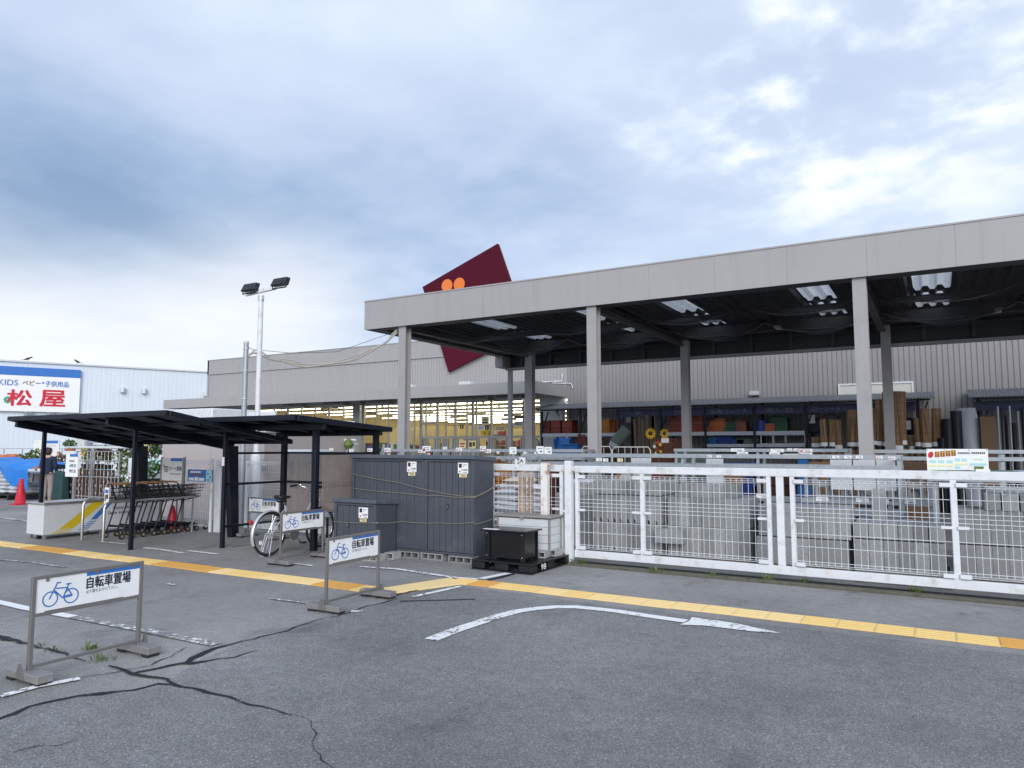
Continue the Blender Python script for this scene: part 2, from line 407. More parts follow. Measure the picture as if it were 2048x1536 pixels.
def sky_blob(px, py, sharp):
    d = ray(px, py).normalized()
    n = N(nt, 'ShaderNodeVectorMath', operation='DOT_PRODUCT'); nt.links.new(gen, n.inputs[0]); n.inputs[1].default_value = d
    return mathn(nt, 'POWER', mathn(nt, 'MAXIMUM', n.outputs['Value'], 0.0), sharp)
wob = N(nt, 'ShaderNodeVectorMath', operation='SCALE'); wn = N(nt, 'ShaderNodeTexNoise'); wn.inputs['Scale'].default_value = 1.1; wn.inputs['Detail'].default_value = 2
nt.links.new(cvec, wn.inputs['Vector']); nt.links.new(wn.outputs['Color'], wob.inputs[0]); wob.inputs['Scale'].default_value = .45
cv2 = N(nt, 'ShaderNodeVectorMath', operation='ADD'); nt.links.new(cvec, cv2.inputs[0]); nt.links.new(wob.outputs[0], cv2.inputs[1]); cv2 = cv2.outputs[0]
c1 = noise(nt, mapped(nt, cv2, (.8, 1.0, 1)), .6, 3, .45)
c2 = noise(nt, mapped(nt, cv2, (1, 1.1, 1)), 2.0, 4, .5)
c3 = noise(nt, cvec, 6.5, 6, .55)
cf = mathn(nt, 'ADD', mathn(nt, 'ADD', mathn(nt, 'MULTIPLY', c1, .55), mathn(nt, 'MULTIPLY', c2, .32)), mathn(nt, 'MULTIPLY', c3, .13))
# broad masses of the overcast: light above, a blue-grey bank across the middle left, pale gaps low down and to the right
def blobs(L):
    acc = None
    for x_, y_, s_, a_ in L:
        t_ = mathn(nt, 'MULTIPLY', sky_blob(x_, y_, s_), a_); acc = t_ if acc is None else mathn(nt, 'ADD', acc, t_)
    return acc
brk = ramp(nt, mathn(nt, 'ADD', mathn(nt, 'MULTIPLY', c2, .6), mathn(nt, 'MULTIPLY', c3, .4)), .44, .62)
bank = blobs([(-150, 400, 60, .19), (120, 420, 110, .19), (380, 465, 150, .21), (640, 490, 160, .19), (60, 300, 60, .10), (980, 440, 110, .13), (760, 330, 60, .10)])
light = mathn(nt, 'ADD', mathn(nt, 'MULTIPLY', sky_blob(350, 20, 14), .10), mathn(nt, 'MULTIPLY', brk, mathn(nt, 'ADD', mathn(nt, 'ADD', mathn(nt, 'MULTIPLY', sky_blob(1540, 230, 170), .34), mathn(nt, 'MULTIPLY', sky_blob(1270, 270, 700), .16)), mathn(nt, 'MULTIPLY', sky_blob(1860, 50, 70), .32))))
lowgap = blobs([(-200, 690, 150, .13), (80, 680, 220, .15), (330, 670, 260, .14), (620, 630, 260, .12), (480, 620, 240, .12)])
f = mathn(nt, 'ADD', mathn(nt, 'SUBTRACT', mathn(nt, 'ADD', cf, light), bank), lowgap)
cr = N(nt, 'ShaderNodeValToRGB'); el = cr.color_ramp.elements
stops = [(.18, srgb(130, 156, 190)), (.31, srgb(158, 180, 210)), (.42, srgb(187, 202, 228)), (.52, srgb(203, 216, 238)), (.62, srgb(217, 229, 245)), (.80, srgb(252, 253, 253))]
while len(el) < len(stops): el.new(.5)
for e, (p, c) in zip(el, stops): e.position = p; e.color = (*c, 1)
nt.links.new(f, cr.inputs[0])
warm = mathn(nt, 'MULTIPLY', lowgap, 2.6, True)
cl = N(nt, 'ShaderNodeVectorMath', operation='SCALE'); nt.links.new(mixc(nt, warm, cr.outputs[0], srgb(252, 247, 238)), cl.inputs[0]); cl.inputs['Scale'].default_value = 6.0
ground_fade = ramp(nt, sep.outputs[2], -.06, .0)
skymix = mixc(nt, .93, sky.outputs[0], cl.outputs[0])
nt.links.new(mixc(nt, ground_fade, (.8, .8, .85), skymix), bg.inputs[0]); bg.inputs[1].default_value = .1

sun_d = bpy.data.lights.new('sun', 'SUN'); sun_d.energy = 1.25; sun_d.angle = R(36); sun_d.color = (1, .98, .955)
sun = bpy.data.objects.new('sun', sun_d); COL.objects.link(sun)
sdir = Vector((math.sin(SUN_AZ)*math.cos(SUN_EL), math.cos(SUN_AZ)*math.cos(SUN_EL), math.sin(SUN_EL)))
sun.rotation_euler = sdir.to_track_quat('Z', 'Y').to_euler(); sun.location = sdir*60
vs = sc.view_settings; vs.view_transform = 'Standard'; vs.look = 'None'; vs.exposure = 0.95; vs.gamma = 1; vs.use_curve_mapping = False
sc.cycles.max_bounces = 8; sc.cycles.transparent_max_bounces = 24; sc.cycles.use_denoising = True
sc.cycles.sample_clamp_indirect = 6

# ---------------------------------------------------------------- ground
g = MB(); g.quad((-320, -60, 0), (120, -60, 0), (120, 320, 0), (-320, 320, 0)); struct('ground', g, M['asphalt_old'])
def gp(pts, z): return [G(x, y, z) for x, y in pts]
def lerp_pts(pts, step=.18):
    out = [pts[0]]
    for a, b in zip(pts, pts[1:]):
        n = max(1, int((b-a).length/step))
        out += [a+(b-a)*(i/n) for i in range(1, n+1)]
    return out
# newer darker asphalt of the driving lane, its old edge follows the sealed joint
edge = [(-60, 1462), (60, 1412), (130, 1394), (190, 1388), (270, 1380), (330, 1366), (400, 1320), (492, 1281), (586, 1256), (640, 1236), (700, 1220), (765, 1204), (800, 1190), (905, 1170)]
pts = gp(edge, .004) + [Vector((-3.0, 6.95, .004)), Vector((9, 6.95, .004)), Vector((14, -40, .004)), Vector((-5.0, -40, .004)), Vector((-4.2, 0, .004))]
g = MB(); g.poly(pts); struct('road', g, M['asphalt_new'])

def wobble(pts, a=.015):
    return [p+Vector((rnd.uniform(-a, a), rnd.uniform(-a, a), 0)) for p in pts]
def seal(name, pix, widths, mat, z=.008, wob=.012):
    P = gp(pix, z); out = []; W = []
    for i, (a, b) in enumerate(zip(P, P[1:])):
        n = max(1, int((b-a).length/.07))
        for k in range(n):
            t = k/n; out.append(a+(b-a)*t); W.append((widths[i]+(widths[i+1]-widths[i])*t)*rnd.uniform(.35, 1.25))
    out.append(P[-1]); W.append(widths[-1]*.4); W[0] *= .5
    mb = MB(); mb.ribbon(wobble(out, wob*1.3), W, (0, 0, 1)); return struct(name, mb, mat)
z7 = lambda L: [(x/2.56, 1080+y/2.56) for x, y in L]
seal('crack_seal', z7([(-40,935),(60,890),(150,850),(240,825),(330,808),(420,795),(520,788),(620,775),(690,765),(760,748),(820,735),(880,738)]), [.05,.05,.055,.045,.05,.085,.08,.05,.045,.06,.085,.05], M['tar'])
seal('crack_seal', z7([(860,715),(900,738),(980,758),(1060,782),(1100,788),(1170,805),(1230,825),(1330,850),(1400,870),(1500,893)]), [.05,.04,.034,.036,.044,.03,.022,.018,.013,.011], M['tar'], z=.0085)
seal('crack_line', z7([(1480,890),(1540,905),(1590,922),(1600,960),(1605,990),(1612,1030),(1620,1070),(1640,1100),(1660,1120),(1690,1150),(1720,1200)]), [.007]*11, M['tar'])
seal('crack_seal', z7([(680,684),(720,672),(800,655),(880,640),(960,625),(985,605),(1010,588),(1060,570),(1110,552),(1180,535),(1250,515),(1330,497),(1400,482),(1460,465),(1500,448),(1560,428),(1640,402)]), [.05,.04,.035,.04,.09,.05,.06,.05,.04,.03,.028,.03,.035,.05,.04,.03,.025], M['tar'])
seal('crack_seal', z7([(940,628),(1000,628),(1050,620),(1120,608),(1180,602),(1260,580),(1330,562)]), [.07,.06,.03,.028,.025,.022,.015], M['tar'], z=.0087)
seal('crack_seal', z7([(-20,488),(40,506),(80,516),(140,530),(200,548),(260,560),(330,580),(400,604),(450,618)]), [.06,.07,.06,.03,.028,.026,.03,.02,.02], M['tarworn'])
seal('crack_seal', z7([(550,640),(590,650),(640,664),(690,682),(760,695),(820,706),(870,712)]), [.03,.04,.04,.045,.03,.04,.06], M['tar'], z=.0083)
seal('crack_line', z7([(60,1090),(120,1070),(170,1056),(230,1052),(290,1052),(340,1035),(400,1018)]), [.008]*7, M['tar'])
seal('crack_line', z7([(420,700),(520,690),(640,665),(760,640),(900,580),(960,545)]), [.012]*6, M['tarworn'])
seal('crack_line', z7([(1700,395),(1780,372),(1850,345),(1950,322),(2040,296)]), [.03,.025,.02,.02,.02], M['tar'])
seal('crack_line', [(752,1195),(790,1190),(830,1180),(880,1165),(905,1158),(918,1155)], [.05,.06,.05,.035,.03,.02], M['tar'], z=.0125)
seal('crack_line', [(1640,1180),(1700,1184),(1790,1195),(1900,1204),(2060,1222)], [.010]*5, M['tar'])

# ---------------------------------------------------------------- painted markings
def mark(pix, width, mat, z=.0105, smooth_=True):
    P = lerp_pts(gp(pix, z), .1); mb = MB(); mb.ribbon(P, width, (0, 0, 1)); return struct('road_marking', mb, mat)
mark([(-60, 1193), (0, 1204), (52, 1216), (146, 1233)], .105, M['paint_new'], smooth_=False)
mark([(147, 1233), (200, 1243), (280, 1258), (360, 1274), (432, 1288)], .105, M['paint_old'])
mark([(0, 1392), (75, 1372), (160, 1356)], .07, M['paint_mid'])
mark([(862, 1279), (905, 1262), (950, 1247), (1000, 1231), (1035, 1222), (1070, 1217)], .135, M['paint_mid'])
mark([(1070, 1217), (1110, 1213.5), (1150, 1213.5), (1190, 1217), (1235, 1222), (1300, 1232), (1372, 1242)], .13, M['paint_new'])
mb = MB(); mb.poly(gp([(1384, 1234), (1470, 1246), (1562, 1266), (1500, 1262), (1410, 1251), (1360, 1249), (1378, 1242)], .0112)); struct('road_marking', mb, M['paint_semi'])
mark([(962, 1157), (990, 1151.5), (1017, 1146)], .10, M['paint_new'])
mark([(975, 1160), (1003, 1154), (1028, 1147)], .045, M['tar'], z=.0098)
mark([(720, 1133), (790, 1137), (850, 1146), (905, 1154), (955, 1158)], .075, M['paint_mid'])
mark([(825, 1193), (868, 1184), (922, 1172)], .07, M['paint_mid'])
mark([(287, 1095), (330, 1100), (366, 1106)], .09, M['paint_mid']); mark([(376, 1101), (436, 1108)], .08, M['paint_new'])
mark([(560, 1124), (625, 1131)], .06, M['paint_mid']); mark([(-20, 1117), (60, 1124), (130, 1134)], .05, M['paint_old'])
mark([(335, 1167), (350, 1169)], .05, M['paint_mid']); mark([(540, 1196), (560, 1199), (615, 1206)], .04, M['paint_old'])
mark([(702, 1222), (725, 1222)], .06, M['paint_mid']); mark([(462, 1093), (500, 1087), (515, 1092)], .05, M['paint_old'])
mark([(-30, 1034), (10, 1036), (62, 1043)], .12, M['paint_old']); mark([(200, 1083), (252, 1088)], .05, M['paint_mid'])
mark([(800, 1202), (950, 1198)], .028, M['tar'])
# ---------------------------------------------------------------- tactile paving strips (0.3 m plates with raised bars)
def tactile(x0, x1, y, nudge, orange, skew=0.0):
    n = int(round((x1-x0)/.3))
    mb = MB()
    for i in range(n):
        a = x0+i*(x1-x0)/n; b = x0+(i+1)*(x1-x0)/n
        yy = y+nudge*math.sin(i*.7)+rnd.uniform(-.006, .006); sk = skew*(i/n)
        mx = (a+b)/2; mb.cur = 2 if any(p <= mx <= q for p, q in orange) else (1 if rnd.random() < .55 else 0)
        mb.box(a+.0012, yy-.15+sk, .0015, b-.0012, yy+.15+sk, .0145)
        for k in range(4): mb.box(a+.012, yy-.118+k*.072+sk, .0145, b-.012, yy-.118+k*.072+.024+sk, .0185)
    return struct('tactile_strip', mb, [M['tile_y'], M['tile_p'], M['tile_o']])
tactile(-15.6, -5.45, 6.22, .012, [(-12.6, -11.4), (-9.4, -8.0), (-6.2, -5.85), (-15.6, -14.2)], skew=.17)
tactile(-5.1, 3.4, 7.30, .008, [(-4.75, -4.6), (.45, 3.4)])
P = [(-5.55, 6.27), (-5.36, 6.27), (-4.86, 7.16), (-5.20, 7.42)]
mb = MB()
for k in range(4):
    t0, t1 = k/4+.004, (k+1)/4-.004
    L = lambda a, b, t: (a[0]+(b[0]-a[0])*t, a[1]+(b[1]-a[1])*t)
    p0, p1 = L(P[0], P[3], t0), L(P[0], P[3], t1); q0, q1 = L((-5.22, 6.27), P[2], t0), L((-5.22, 6.27), P[2], t1)
    mb.hexa([(*p0, .002), (*q0, .002), (*q1, .002), (*p1, .002)], [(*p0, .016), (*q0, .016), (*q1, .016), (*p1, .016)])
struct('tactile_strip', mb, M['tile_p'], bevel=.002)
# kerb and rail channel below the sliding gate
k = MB(); k.box(-4.42, 9.02, -.05, 6, 9.13, .035); struct('kerb', k, M['kerb'], bevel=.012)
k = MB(); k.box(-4.3, 9.18, -.05, 6, 9.34, .02); struct('gate_channel', k, M['tar'])

# weeds growing in the joints
def weed(px, py, n, h, label, mat='leaf2', spread=.05):
    p = G(px, py, 0); mb = MB()
    for i in range(n):
        a = rnd.uniform(0, 6.28); r0 = rnd.uniform(0, spread); x, y = r0*math.cos(a)*1.6, r0*math.sin(a)
        hh = h*rnd.uniform(.4, 1); l = rnd.uniform(.3, .9)*hh; a2 = a+rnd.uniform(-.7, .7); ww = rnd.uniform(.003, .007)
        d = Vector((math.cos(a2), math.sin(a2), 0)); s = Vector((-d.y, d.x, 0))*ww
        b = Vector((x, y, 0)); m_ = b+d*l*.4+Vector((0, 0, hh*.65)); t = b+d*l+Vector((0, 0, hh*rnd.uniform(.6, 1)))
        mb._add([b-s*.5, b+s*.5, m_+s, m_-s, t], [(0, 1, 2, 3), (3, 2, 4)])
    o = mb.build('weed_tuft', M[mat], loc=p); tag(o, label, 'weed', 'weeds in the asphalt joints')
weed(181, 1303, 55, .085, 'tallest bright green weed tuft, behind the rail of the nearest sign stand')
weed(203, 1320, 45, .055, 'low spreading weed tuft in the crack, in front of the nearest sign stand rail', spread=.09)
weed(112, 1300, 24, .03, 'small dull weed patch in the crack left of the tallest tuft', 'leaf', .08)
weed(82, 1292, 16, .03, 'tiny weed in the crack beside the left post of the nearest sign stand', 'leaf', .05)
weed(1163, 1131, 80, .12, 'dark green weeds at the foot of the tall white gate post', 'leaf', .09)
weed(1312, 1146, 60, .11, 'weed tuft on the mossy kerb below the first gate bar', 'leaf2', .07)
weed(1428, 1156, 40, .10, 'thin weed on the kerb below the middle of the first gate leaf', 'leaf2', .04)
weed(1535, 1163, 50, .12, 'weed on the kerb under the double white uprights of the gate', 'leaf2', .05)
weed(1610, 1168, 45, .08, 'short weed on the kerb just right of the double gate uprights', 'leaf', .06)
weed(1832, 1188, 50, .11, 'upright bright weed on the kerb near the right end of the gate', 'leaf2', .035)
# ================================================================ home centre: canopy over the material yard
YF, YR, XL, XR = 12.5, 18.8, -11.25, 9.0
ZB, ZT = 4.28, 4.92
can = thing('yard_canopy', 'long greige flat-roofed steel canopy on posts over the building material yard', 'canopy', (XL, YF, 0))
def cpart(name, mb, mat, **k):
    for i, p in enumerate(mb.v): mb.v[i] = (p[0]-XL, p[1]-YF, p[2])
    return mb.build(name, mat, can, **k)
mb = MB(); x = XL
seams = [XL] + [-10.4+1.195*i for i in range(17)]
seams = [s for s in seams if s < XR] + [XR]
for a, b in zip(seams, seams[1:]): mb.box(a+.0012, YF, ZB, b-.0012, YF+.03, ZT)
mb.box(XL+.02, YF+.034, ZB+.01, XR, YF+.05, ZT-.01)
mb.box(XL-.012, YF-.012, ZT+.002, XR, YF+.25, ZT+.03)         # coping
cpart('front_fascia', mb, M['fascia'])
mb = MB(); mb.box(XL+.31, YF+.055, ZB+.005, XR, YF+.38, ZB+.03); mb.box(XL+.055, YF+.055, ZB+.005, XL+.3, YR-.15, ZB+.03); cpart('soffit_return', mb, M['deck'])
mb = MB(); ys = [YF+.035, 13.7, 14.9, 16.1, 17.3, 18.5, YR]
for a, b in zip(ys, ys[1:]): mb.box(XL, a+.0012, ZB, XL+.03, b-.0012, ZT)
mb.box(XL+.034, YF+.06, ZB+.01, XL+.05, YR, ZT-.01)
cpart('side_fascia', mb, M['fascia'])
# back: cladding with inner ribs and a gutter lip
mb = MB(); mb.box(XL+.05, YR-.03, 3.97, XR, YR, ZT-.02)
cpart('rear_fascia', mb, M['deck'])
mb = MB()
for i in range(21): mb.box(XL+.6+i*.95, YR-.11, 4.0, XL+.68+i*.95, YR-.034, 4.66)
mb.box(XL+.3, YR-.10, 4.30, XR, YR-.036, 4.36); cpart('rear_rib', mb, M['beam'])
mb = MB(); mb.box(XL+.1, YR-.16, 3.90, XR, YR+.04, 3.965); cpart('gutter', mb, M['post'])
# corrugated deck with two skylights per bay in two rows
sky_x = [-9.6, -6.82, -4.78, -2.0, .03, 2.75, 4.8, 7.5]
deck = MB(); secs = [(YF+.06, 14.85, 0), (14.85, 16.3, 1), (16.3, 17.0, 0), (17.0, 18.3, 1), (18.3, YR-.03, 0)]
panes = {}
def prof_strip(mb, x0, x1, y0, y1, z=4.70, pitch=.25, h=.075):
    xs = [x0]; k = math.floor(x0/pitch)-1
    while k*pitch < x1:
        for o in (.0, .08, .125, .205):
            xx = k*pitch+o
            if x0 < xx < x1: xs.append(xx)
        k += 1
    xs.append(x1)
    def zz(xx):
        t = (xx % pitch)
        return z if t <= .081 else (z+h*(t-.08)/.045 if t < .125 else (z+h if t <= .2051 else z+h*(1-(t-.205)/.045)))
    vs = [(xx, y, zz(xx)) for xx in xs for y in (y0, y1)]
    mb._add(vs, [(2*i, 2*i+1, 2*i+3, 2*i+2) for i in range(len(xs)-1)])
for y0, y1, hole in secs:
    cur = XL+.05
    if hole:
        for sx in sky_x:
            prof_strip(deck, cur, sx-.32, y0, y1); cur = sx+.32
            p = MB(); prof_strip(p, sx-.32, sx+.32, y0, y1); cpart('skylight', p, M['skylight'])
    prof_strip(deck, cur, XR, y0, y1)
cpart('roof_deck', deck, M['deck'])
for y, z0, z1 in ((13.6, 4.50, 4.66), (16.66, 4.53, 4.66), (18.42, 4.40, 4.66)):
    mb = MB(); mb.box(XL+.06, y-.045, z0, XR, y-.035, z1); mb.box(XL+.06, y-.034, z0, XR, y+.03, z0+.012); mb.box(XL+.06, y-.034, z1-.012, XR, y+.03, z1)
    cpart('purlin', mb, M['beam'])
post_x = [-10.19, -5.60, -.97, 3.65]
for px_ in post_x:
    mb = MB(); z0, z1 = 4.31, 4.44
    mb.box(px_-.07, YF+.4, 4.20, px_+.07, 18.25, 4.212); mb.box(px_-.006, YF+.4, 4.213, px_+.006, 18.25, 4.355); mb.box(px_-.07, YF+.4, 4.356, px_+.07, 18.25, 4.368)
    cpart('roof_beam', mb, M['beam'])
def hpost(x, y, z1, w=.2, d=.2, t=.014):
    mb = MB(); mb.box(x-w/2, y-d/2, 0, x+w/2, y-d/2+t, z1); mb.box(x-w/2, y+d/2-t, 0, x+w/2, y+d/2, z1); mb.box(x-t/2, y-d/2+t, 0, x+t/2, y+d/2-t, z1)
    mb.box(x-w/2-.05, y-d/2-.05, 0, x+w/2+.05, y+d/2+.05, .02)
    return mb
for px_ in post_x:
    cpart('post', hpost(px_, YF+.16, ZB+.2), M['post'])
    cpart('post', hpost(px_+.05, 18.35, 4.35, .24 if px_ < -10 else .2), M['post'])
mb = MB(); mb.box(-11.16, 18.80, 0, -11.04, 18.92, 4.0); mb.box(-11.30, 18.3, 3.96, -11.04, 18.95, 4.44); cpart('downpipe', mb, M['post'])
# sagging bird netting hung below the deck, one length between neighbouring beams
for bx0, bx1 in ((-11.1, -8.35), (-8.35, -5.7), (-5.5, -3.3), (-3.3, -1.05), (-.9, 1.5), (1.5, 3.6), (3.75, 6.2), (6.2, 8.8)):
    nx, ny = 16, 20; mb = MB(); y0, y1 = 13.5, 18.35
    vs = []
    for j in range(ny+1):
        for i in range(nx+1):
            u, v = i/nx, j/ny
            sag = .30*math.sin(math.pi*u)**.8*abs(math.sin(2*math.pi*v))**.8 + .05*math.sin(7*u+5*v)
            vs.append((bx0+(bx1-bx0)*u, y0+(y1-y0)*v, 4.45-sag))
    mb._add(vs, [(j*(nx+1)+i, j*(nx+1)+i+1, (j+1)*(nx+1)+i+1, (j+1)*(nx+1)+i) for j in range(ny) for i in range(nx)])
    nt_ = cpart('bird_net', mb, M['net'], smooth=180)
    hm = MB()
    for v in (.25, .75, .98):
        hm.tube([Vector((bx0+(bx1-bx0)*i/16-XL, y0+(y1-y0)*v-YF, 4.445-.30*math.sin(math.pi*i/16)**.8*abs(math.sin(2*math.pi*v))**.8-.05*math.sin(7*i/16+5*v)*0)) for i in range(17)], .011, 5)
    hm.build('net_hem', M['hem'], nt_, smooth=180)
for lx in (-7.9, -3.15, 1.2):
    mb = MB(); mb.box(lx-.06, 17.6, 4.40, lx+.06, 18.1, 4.44); cpart('strip_light', mb, M['lightgrey'])

# ================================================================ home centre: main building
YW, YE = 23.5, 21.0
BX0, BX1 = -31.4, 10.0
shop = thing('home_centre', 'greige ribbed-metal home centre with glazed entrance front and lit interior', 'building', (BX0, YW, 0))
def bpart(name, mb, mat, parent=None, **k):
    for i, p in enumerate(mb.v): mb.v[i] = (p[0]-BX0, p[1]-YW, p[2])
    return mb.build(name, mat, parent or shop, **k)
def ribbed(mb, x0, x1, z0, z1, y, pitch=.135, g=.03, d=.022):
    n = int((x1-x0)/pitch); vs = []
    for i in range(n):
        a = x0+i*(x1-x0)/n; b = x0+(i+1)*(x1-x0)/n
        for xx, dy in ((a, 0), (b-g, 0), (b-g*.66, d), (b-g*.33, d)): vs += [(xx, y+dy, z0), (xx, y+dy, z1)]
    vs += [(x1, y, z0), (x1, y, z1)]; m = len(vs)//2
    mb._add(vs, [(2*i, 2*i+2, 2*i+3, 2*i+1) for i in range(m-1)])
XE = -11.45
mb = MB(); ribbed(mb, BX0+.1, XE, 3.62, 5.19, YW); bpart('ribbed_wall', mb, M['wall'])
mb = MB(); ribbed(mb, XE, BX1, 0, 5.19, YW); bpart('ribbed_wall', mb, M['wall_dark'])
mb = MB(); mb.box(BX0, YW-.05, 5.195, BX1, YW+.03, 5.9); mb.box(BX0, YW-.05, 0, BX0+.1, YW+26, 5.9)
mb.box(BX0, YW-.07, 5.902, BX1, YW+.25, 5.93); bpart('parapet', mb, M['fascia'])
mb = MB(); mb.box(BX0+.1, YW+.04, 5.2, BX1, YW+26, 5.35); bpart('roof', mb, M['deck'])
# entrance canopy
mb = MB(); mb.box(BX0+.2, YE, 3.385, XE, YE+.04, 3.79); mb.box(XE-.04, YE+.042, 3.385, XE, YW-.002, 3.79); mb.box(BX0+.2, YE+.042, 3.385, BX0+.24, YW-.06, 3.79)
mb.box(BX0+.24, YE+.042, 3.74, XE-.042, YW-.06, 3.78); bpart('entrance_fascia', mb, M['fascia'])
mb = MB(); mb.box(BX0+.245, YE+.045, 3.64, XE-.045, YW-.06, 3.67); bpart('entrance_soffit', mb, M['soffit'])
def wx(px, Y=23.4): return AY(px, 850, Y).x
for a, b in ((569, 603), (649, 688), (740, 778), (820, 835), (849, 976), (996, 1044)):
    mb = MB(); x0, x1 = wx(a, 23.2), wx(b, 23.2)
    mb.tube([(x0, 23.2, 3.41), (x1, 23.2, 3.41)], .11, 8); mb.box(x0-.03, 23.09, 3.31, x0, 23.31, 3.54); mb.box(x1, 23.09, 3.31, x1+.03, 23.31, 3.54)
    bpart('shutter_box', mb, M['frame'])
mb = MB(); mb.box(wx(713), 23.15, 0, wx(727), 23.55, 3.62)
for k in range(7): mb.box(wx(713)+.02+k*.055, 23.13, 0, wx(713)+.04+k*.055, 23.149, 3.44)
bpart('wall_pier', mb, M['frame'])
mb = MB(); mb.box(wx(1068)+.35, 23.2, 0, XE-.05, 23.45, 3.62); bpart('wall_pier', mb, M['frame'])
# glazing bays
YG = 23.4
edges = [[(BX0+.15), wx(440), wx(474), wx(510)], [wx(510), wx(548), wx(575)], [wx(575), wx(603), wx(630), wx(658)], [wx(658), wx(687), wx(712.5)],
         [wx(727.5), wx(753), wx(777), wx(803)], [wx(803), wx(829), wx(842)]]
doors = [[wx(843), wx(852), wx(875)], [wx(875), wx(892), wx(911)], [wx(911), wx(934), wx(946)], [wx(946), wx(953), wx(983)], [wx(983), wx(1018), wx(1048)], [wx(1048), wx(1068), XE-.4]]
for bay in edges+doors:
    is_door = bay in doors
    f = MB(); x0, x1 = bay[0], bay[-1]
    f.box(x0, YG-.05, 0, x0+.04, YG+.05, 3.42); f.box(x1-.04, YG-.05, 0, x1, YG+.05, 3.42)
    for m in bay[1:-1]: f.box(m-.02, YG-.045, 0.061, m+.02, YG+.045, 3.369)
    f.box(x0+.041, YG-.05, 3.37, x1-.041, YG+.05, 3.42); f.box(x0+.041, YG-.05, 0, x1-.041, YG+.05, .06)
    f.box(x0, YG-.04, 3.421, x1, YG+.04, 3.62)
    if is_door:
        f.box(x0+.041, YG-.06, 1.94, x1-.041, YG+.06, 2.02)
        ms = bay[:]
        for a, b in zip(ms, ms[1:]): f.box(a+.08, YG-.055, .08, a+.13, YG+.055, 1.929); f.box(b-.13, YG-.055, .08, b-.08, YG+.055, 1.929)
    fr = bpart('window', f, M['frame'])
    gmb = MB(); gmb.quad((x0+.05, YG+.01, .05), (x1-.05, YG+.01, .05), (x1-.05, YG+.01, 3.40), (x0+.05, YG+.01, 3.40))
    bpart('pane', gmb, M['glass'], parent=fr)
mb = MB(); f0 = wx(843); mb.box(f0, YG-.056, 2.50, wx(875)-.08, YG+.056, 2.56); bpart('window_bar', mb, M['frame'])
# interior shell, tubes
mb = MB(); mb.box(BX0+.2, 49.0, 0, BX1-.3, 49.1, 3.7); mb.box(BX1-.3, YW+.3, 0, BX1-.2, 49, 3.7); mb.box(BX0+.11, YW+.3, 0, BX0+.19, 49, 3.7); mb.box(XE+.2, YW+.06, 0, BX1-.3, YW+.16, 3.7)
bpart('inner_wall', mb, M['inwall'])
mb = MB(); mb.box(BX0+.2, YW+.06, 3.72, BX1-.3, 49, 3.79); bpart('ceiling', mb, M['inceil'])
mb = MB(); mb.box(BX0+.2, YW+.06, .002, BX1-.3, 49, .02); bpart('floor', mb, M['infloor'])
mb = MB(); mb.box(BX0+.3, 33.0, .021, -21, 33.1, 2.75); mb.box(-19.5, 33.0, .021, -8, 33.1, 2.55); mb.box(-24, 28.6, .021, -22.9, 28.7, 2.5); mb.box(-14.9, 28.0, .021, -12.2, 28.1, 2.45); bpart('partition', mb, M['inwall'])
for r in range(9):
    y = 24.8+r*2.6; mb = MB(); xx = -31+rnd.uniform(0, 1.5)
    while xx < 4:
        mb.box(xx, y-.02, 3.38, xx+2.5, y+.02, 3.41); xx += 2.5+rnd.choice((.15, .15, 1.2))
    bpart('tube_row', mb, M['tube'])
# notices on the glass
def notice(px0, py0, px1, py1, mat, marks=(), ink='navy_txt', Y=23.3):
    a, b = AY(px0, py1, Y), AY(px1, py0, Y); mb = MB(); mb.box(a.x, Y, a.z, b.x, Y+.008, b.z); bb = mb.v[:]
    o = bpart('notice', mb, mat)
    if marks:
        t = MB(); W, H = b.x-a.x, b.z-a.z
        for mk in marks:
            if isinstance(mk, tuple) and isinstance(mk[0], str): letter(t, mk[0], (a.x+W*mk[1], Y-.003, a.z+H*mk[2]), (1,0,0), (0,0,1), W*mk[3], H*mk[4], mk[5] if len(mk) > 5 else 0)
            else: t.box(a.x+W*mk[0], Y-.004, a.z+H*mk[1], a.x+W*(mk[0]+mk[2]), Y-.002, a.z+H*(mk[1]+mk[3]))
        bpart('lettering', t, M[ink], parent=o)
lines = [(.1, .62, .8, .1), (.1, .40, .7, .1), (.1, .18, .75, .1)]
notice(963, 833, 978, 850, M['ycard'], [(.2, .55, .6, .12), (.15, .2, .7, .16)])
notice(962, 861, 977, 871, M['yellow'], [('ネ', .3, .12, .4, .76, .03)])
notice(970, 851, 977, 860, M['navy_txt'], [('2', .3, .18, .4, .64, .03)], 'white')
notice(920, 849, 927, 857.5, M['navy_txt'], [('1', .38, .18, .24, .64, .03)], 'white')
notice(955, 851, 969, 860, M['white'], lines); notice(990, 853, 1012, 861, M['ycard'], [(.1, .6, .8, .16), (.1, .25, .8, .16)])
notice(1028, 831, 1047, 837, M['crate_y'], [(.4, .3, .5, .4)]); notice(1028, 843, 1047, 852, M['lightgrey'], lines)
notice(918, 881, 932, 897, M['ycard'], [(.15, .5, .7, .2), (.2, .2, .5, .15)], 'red'); notice(937, 881, 952, 897, M['ycard'], [(.1, .2, .35, .6), (.55, .3, .3, .5)], 'brown')
notice(428, 846, 436, 856, M['white'], lines); notice(906, 818, 914, 828, M['soffit'])
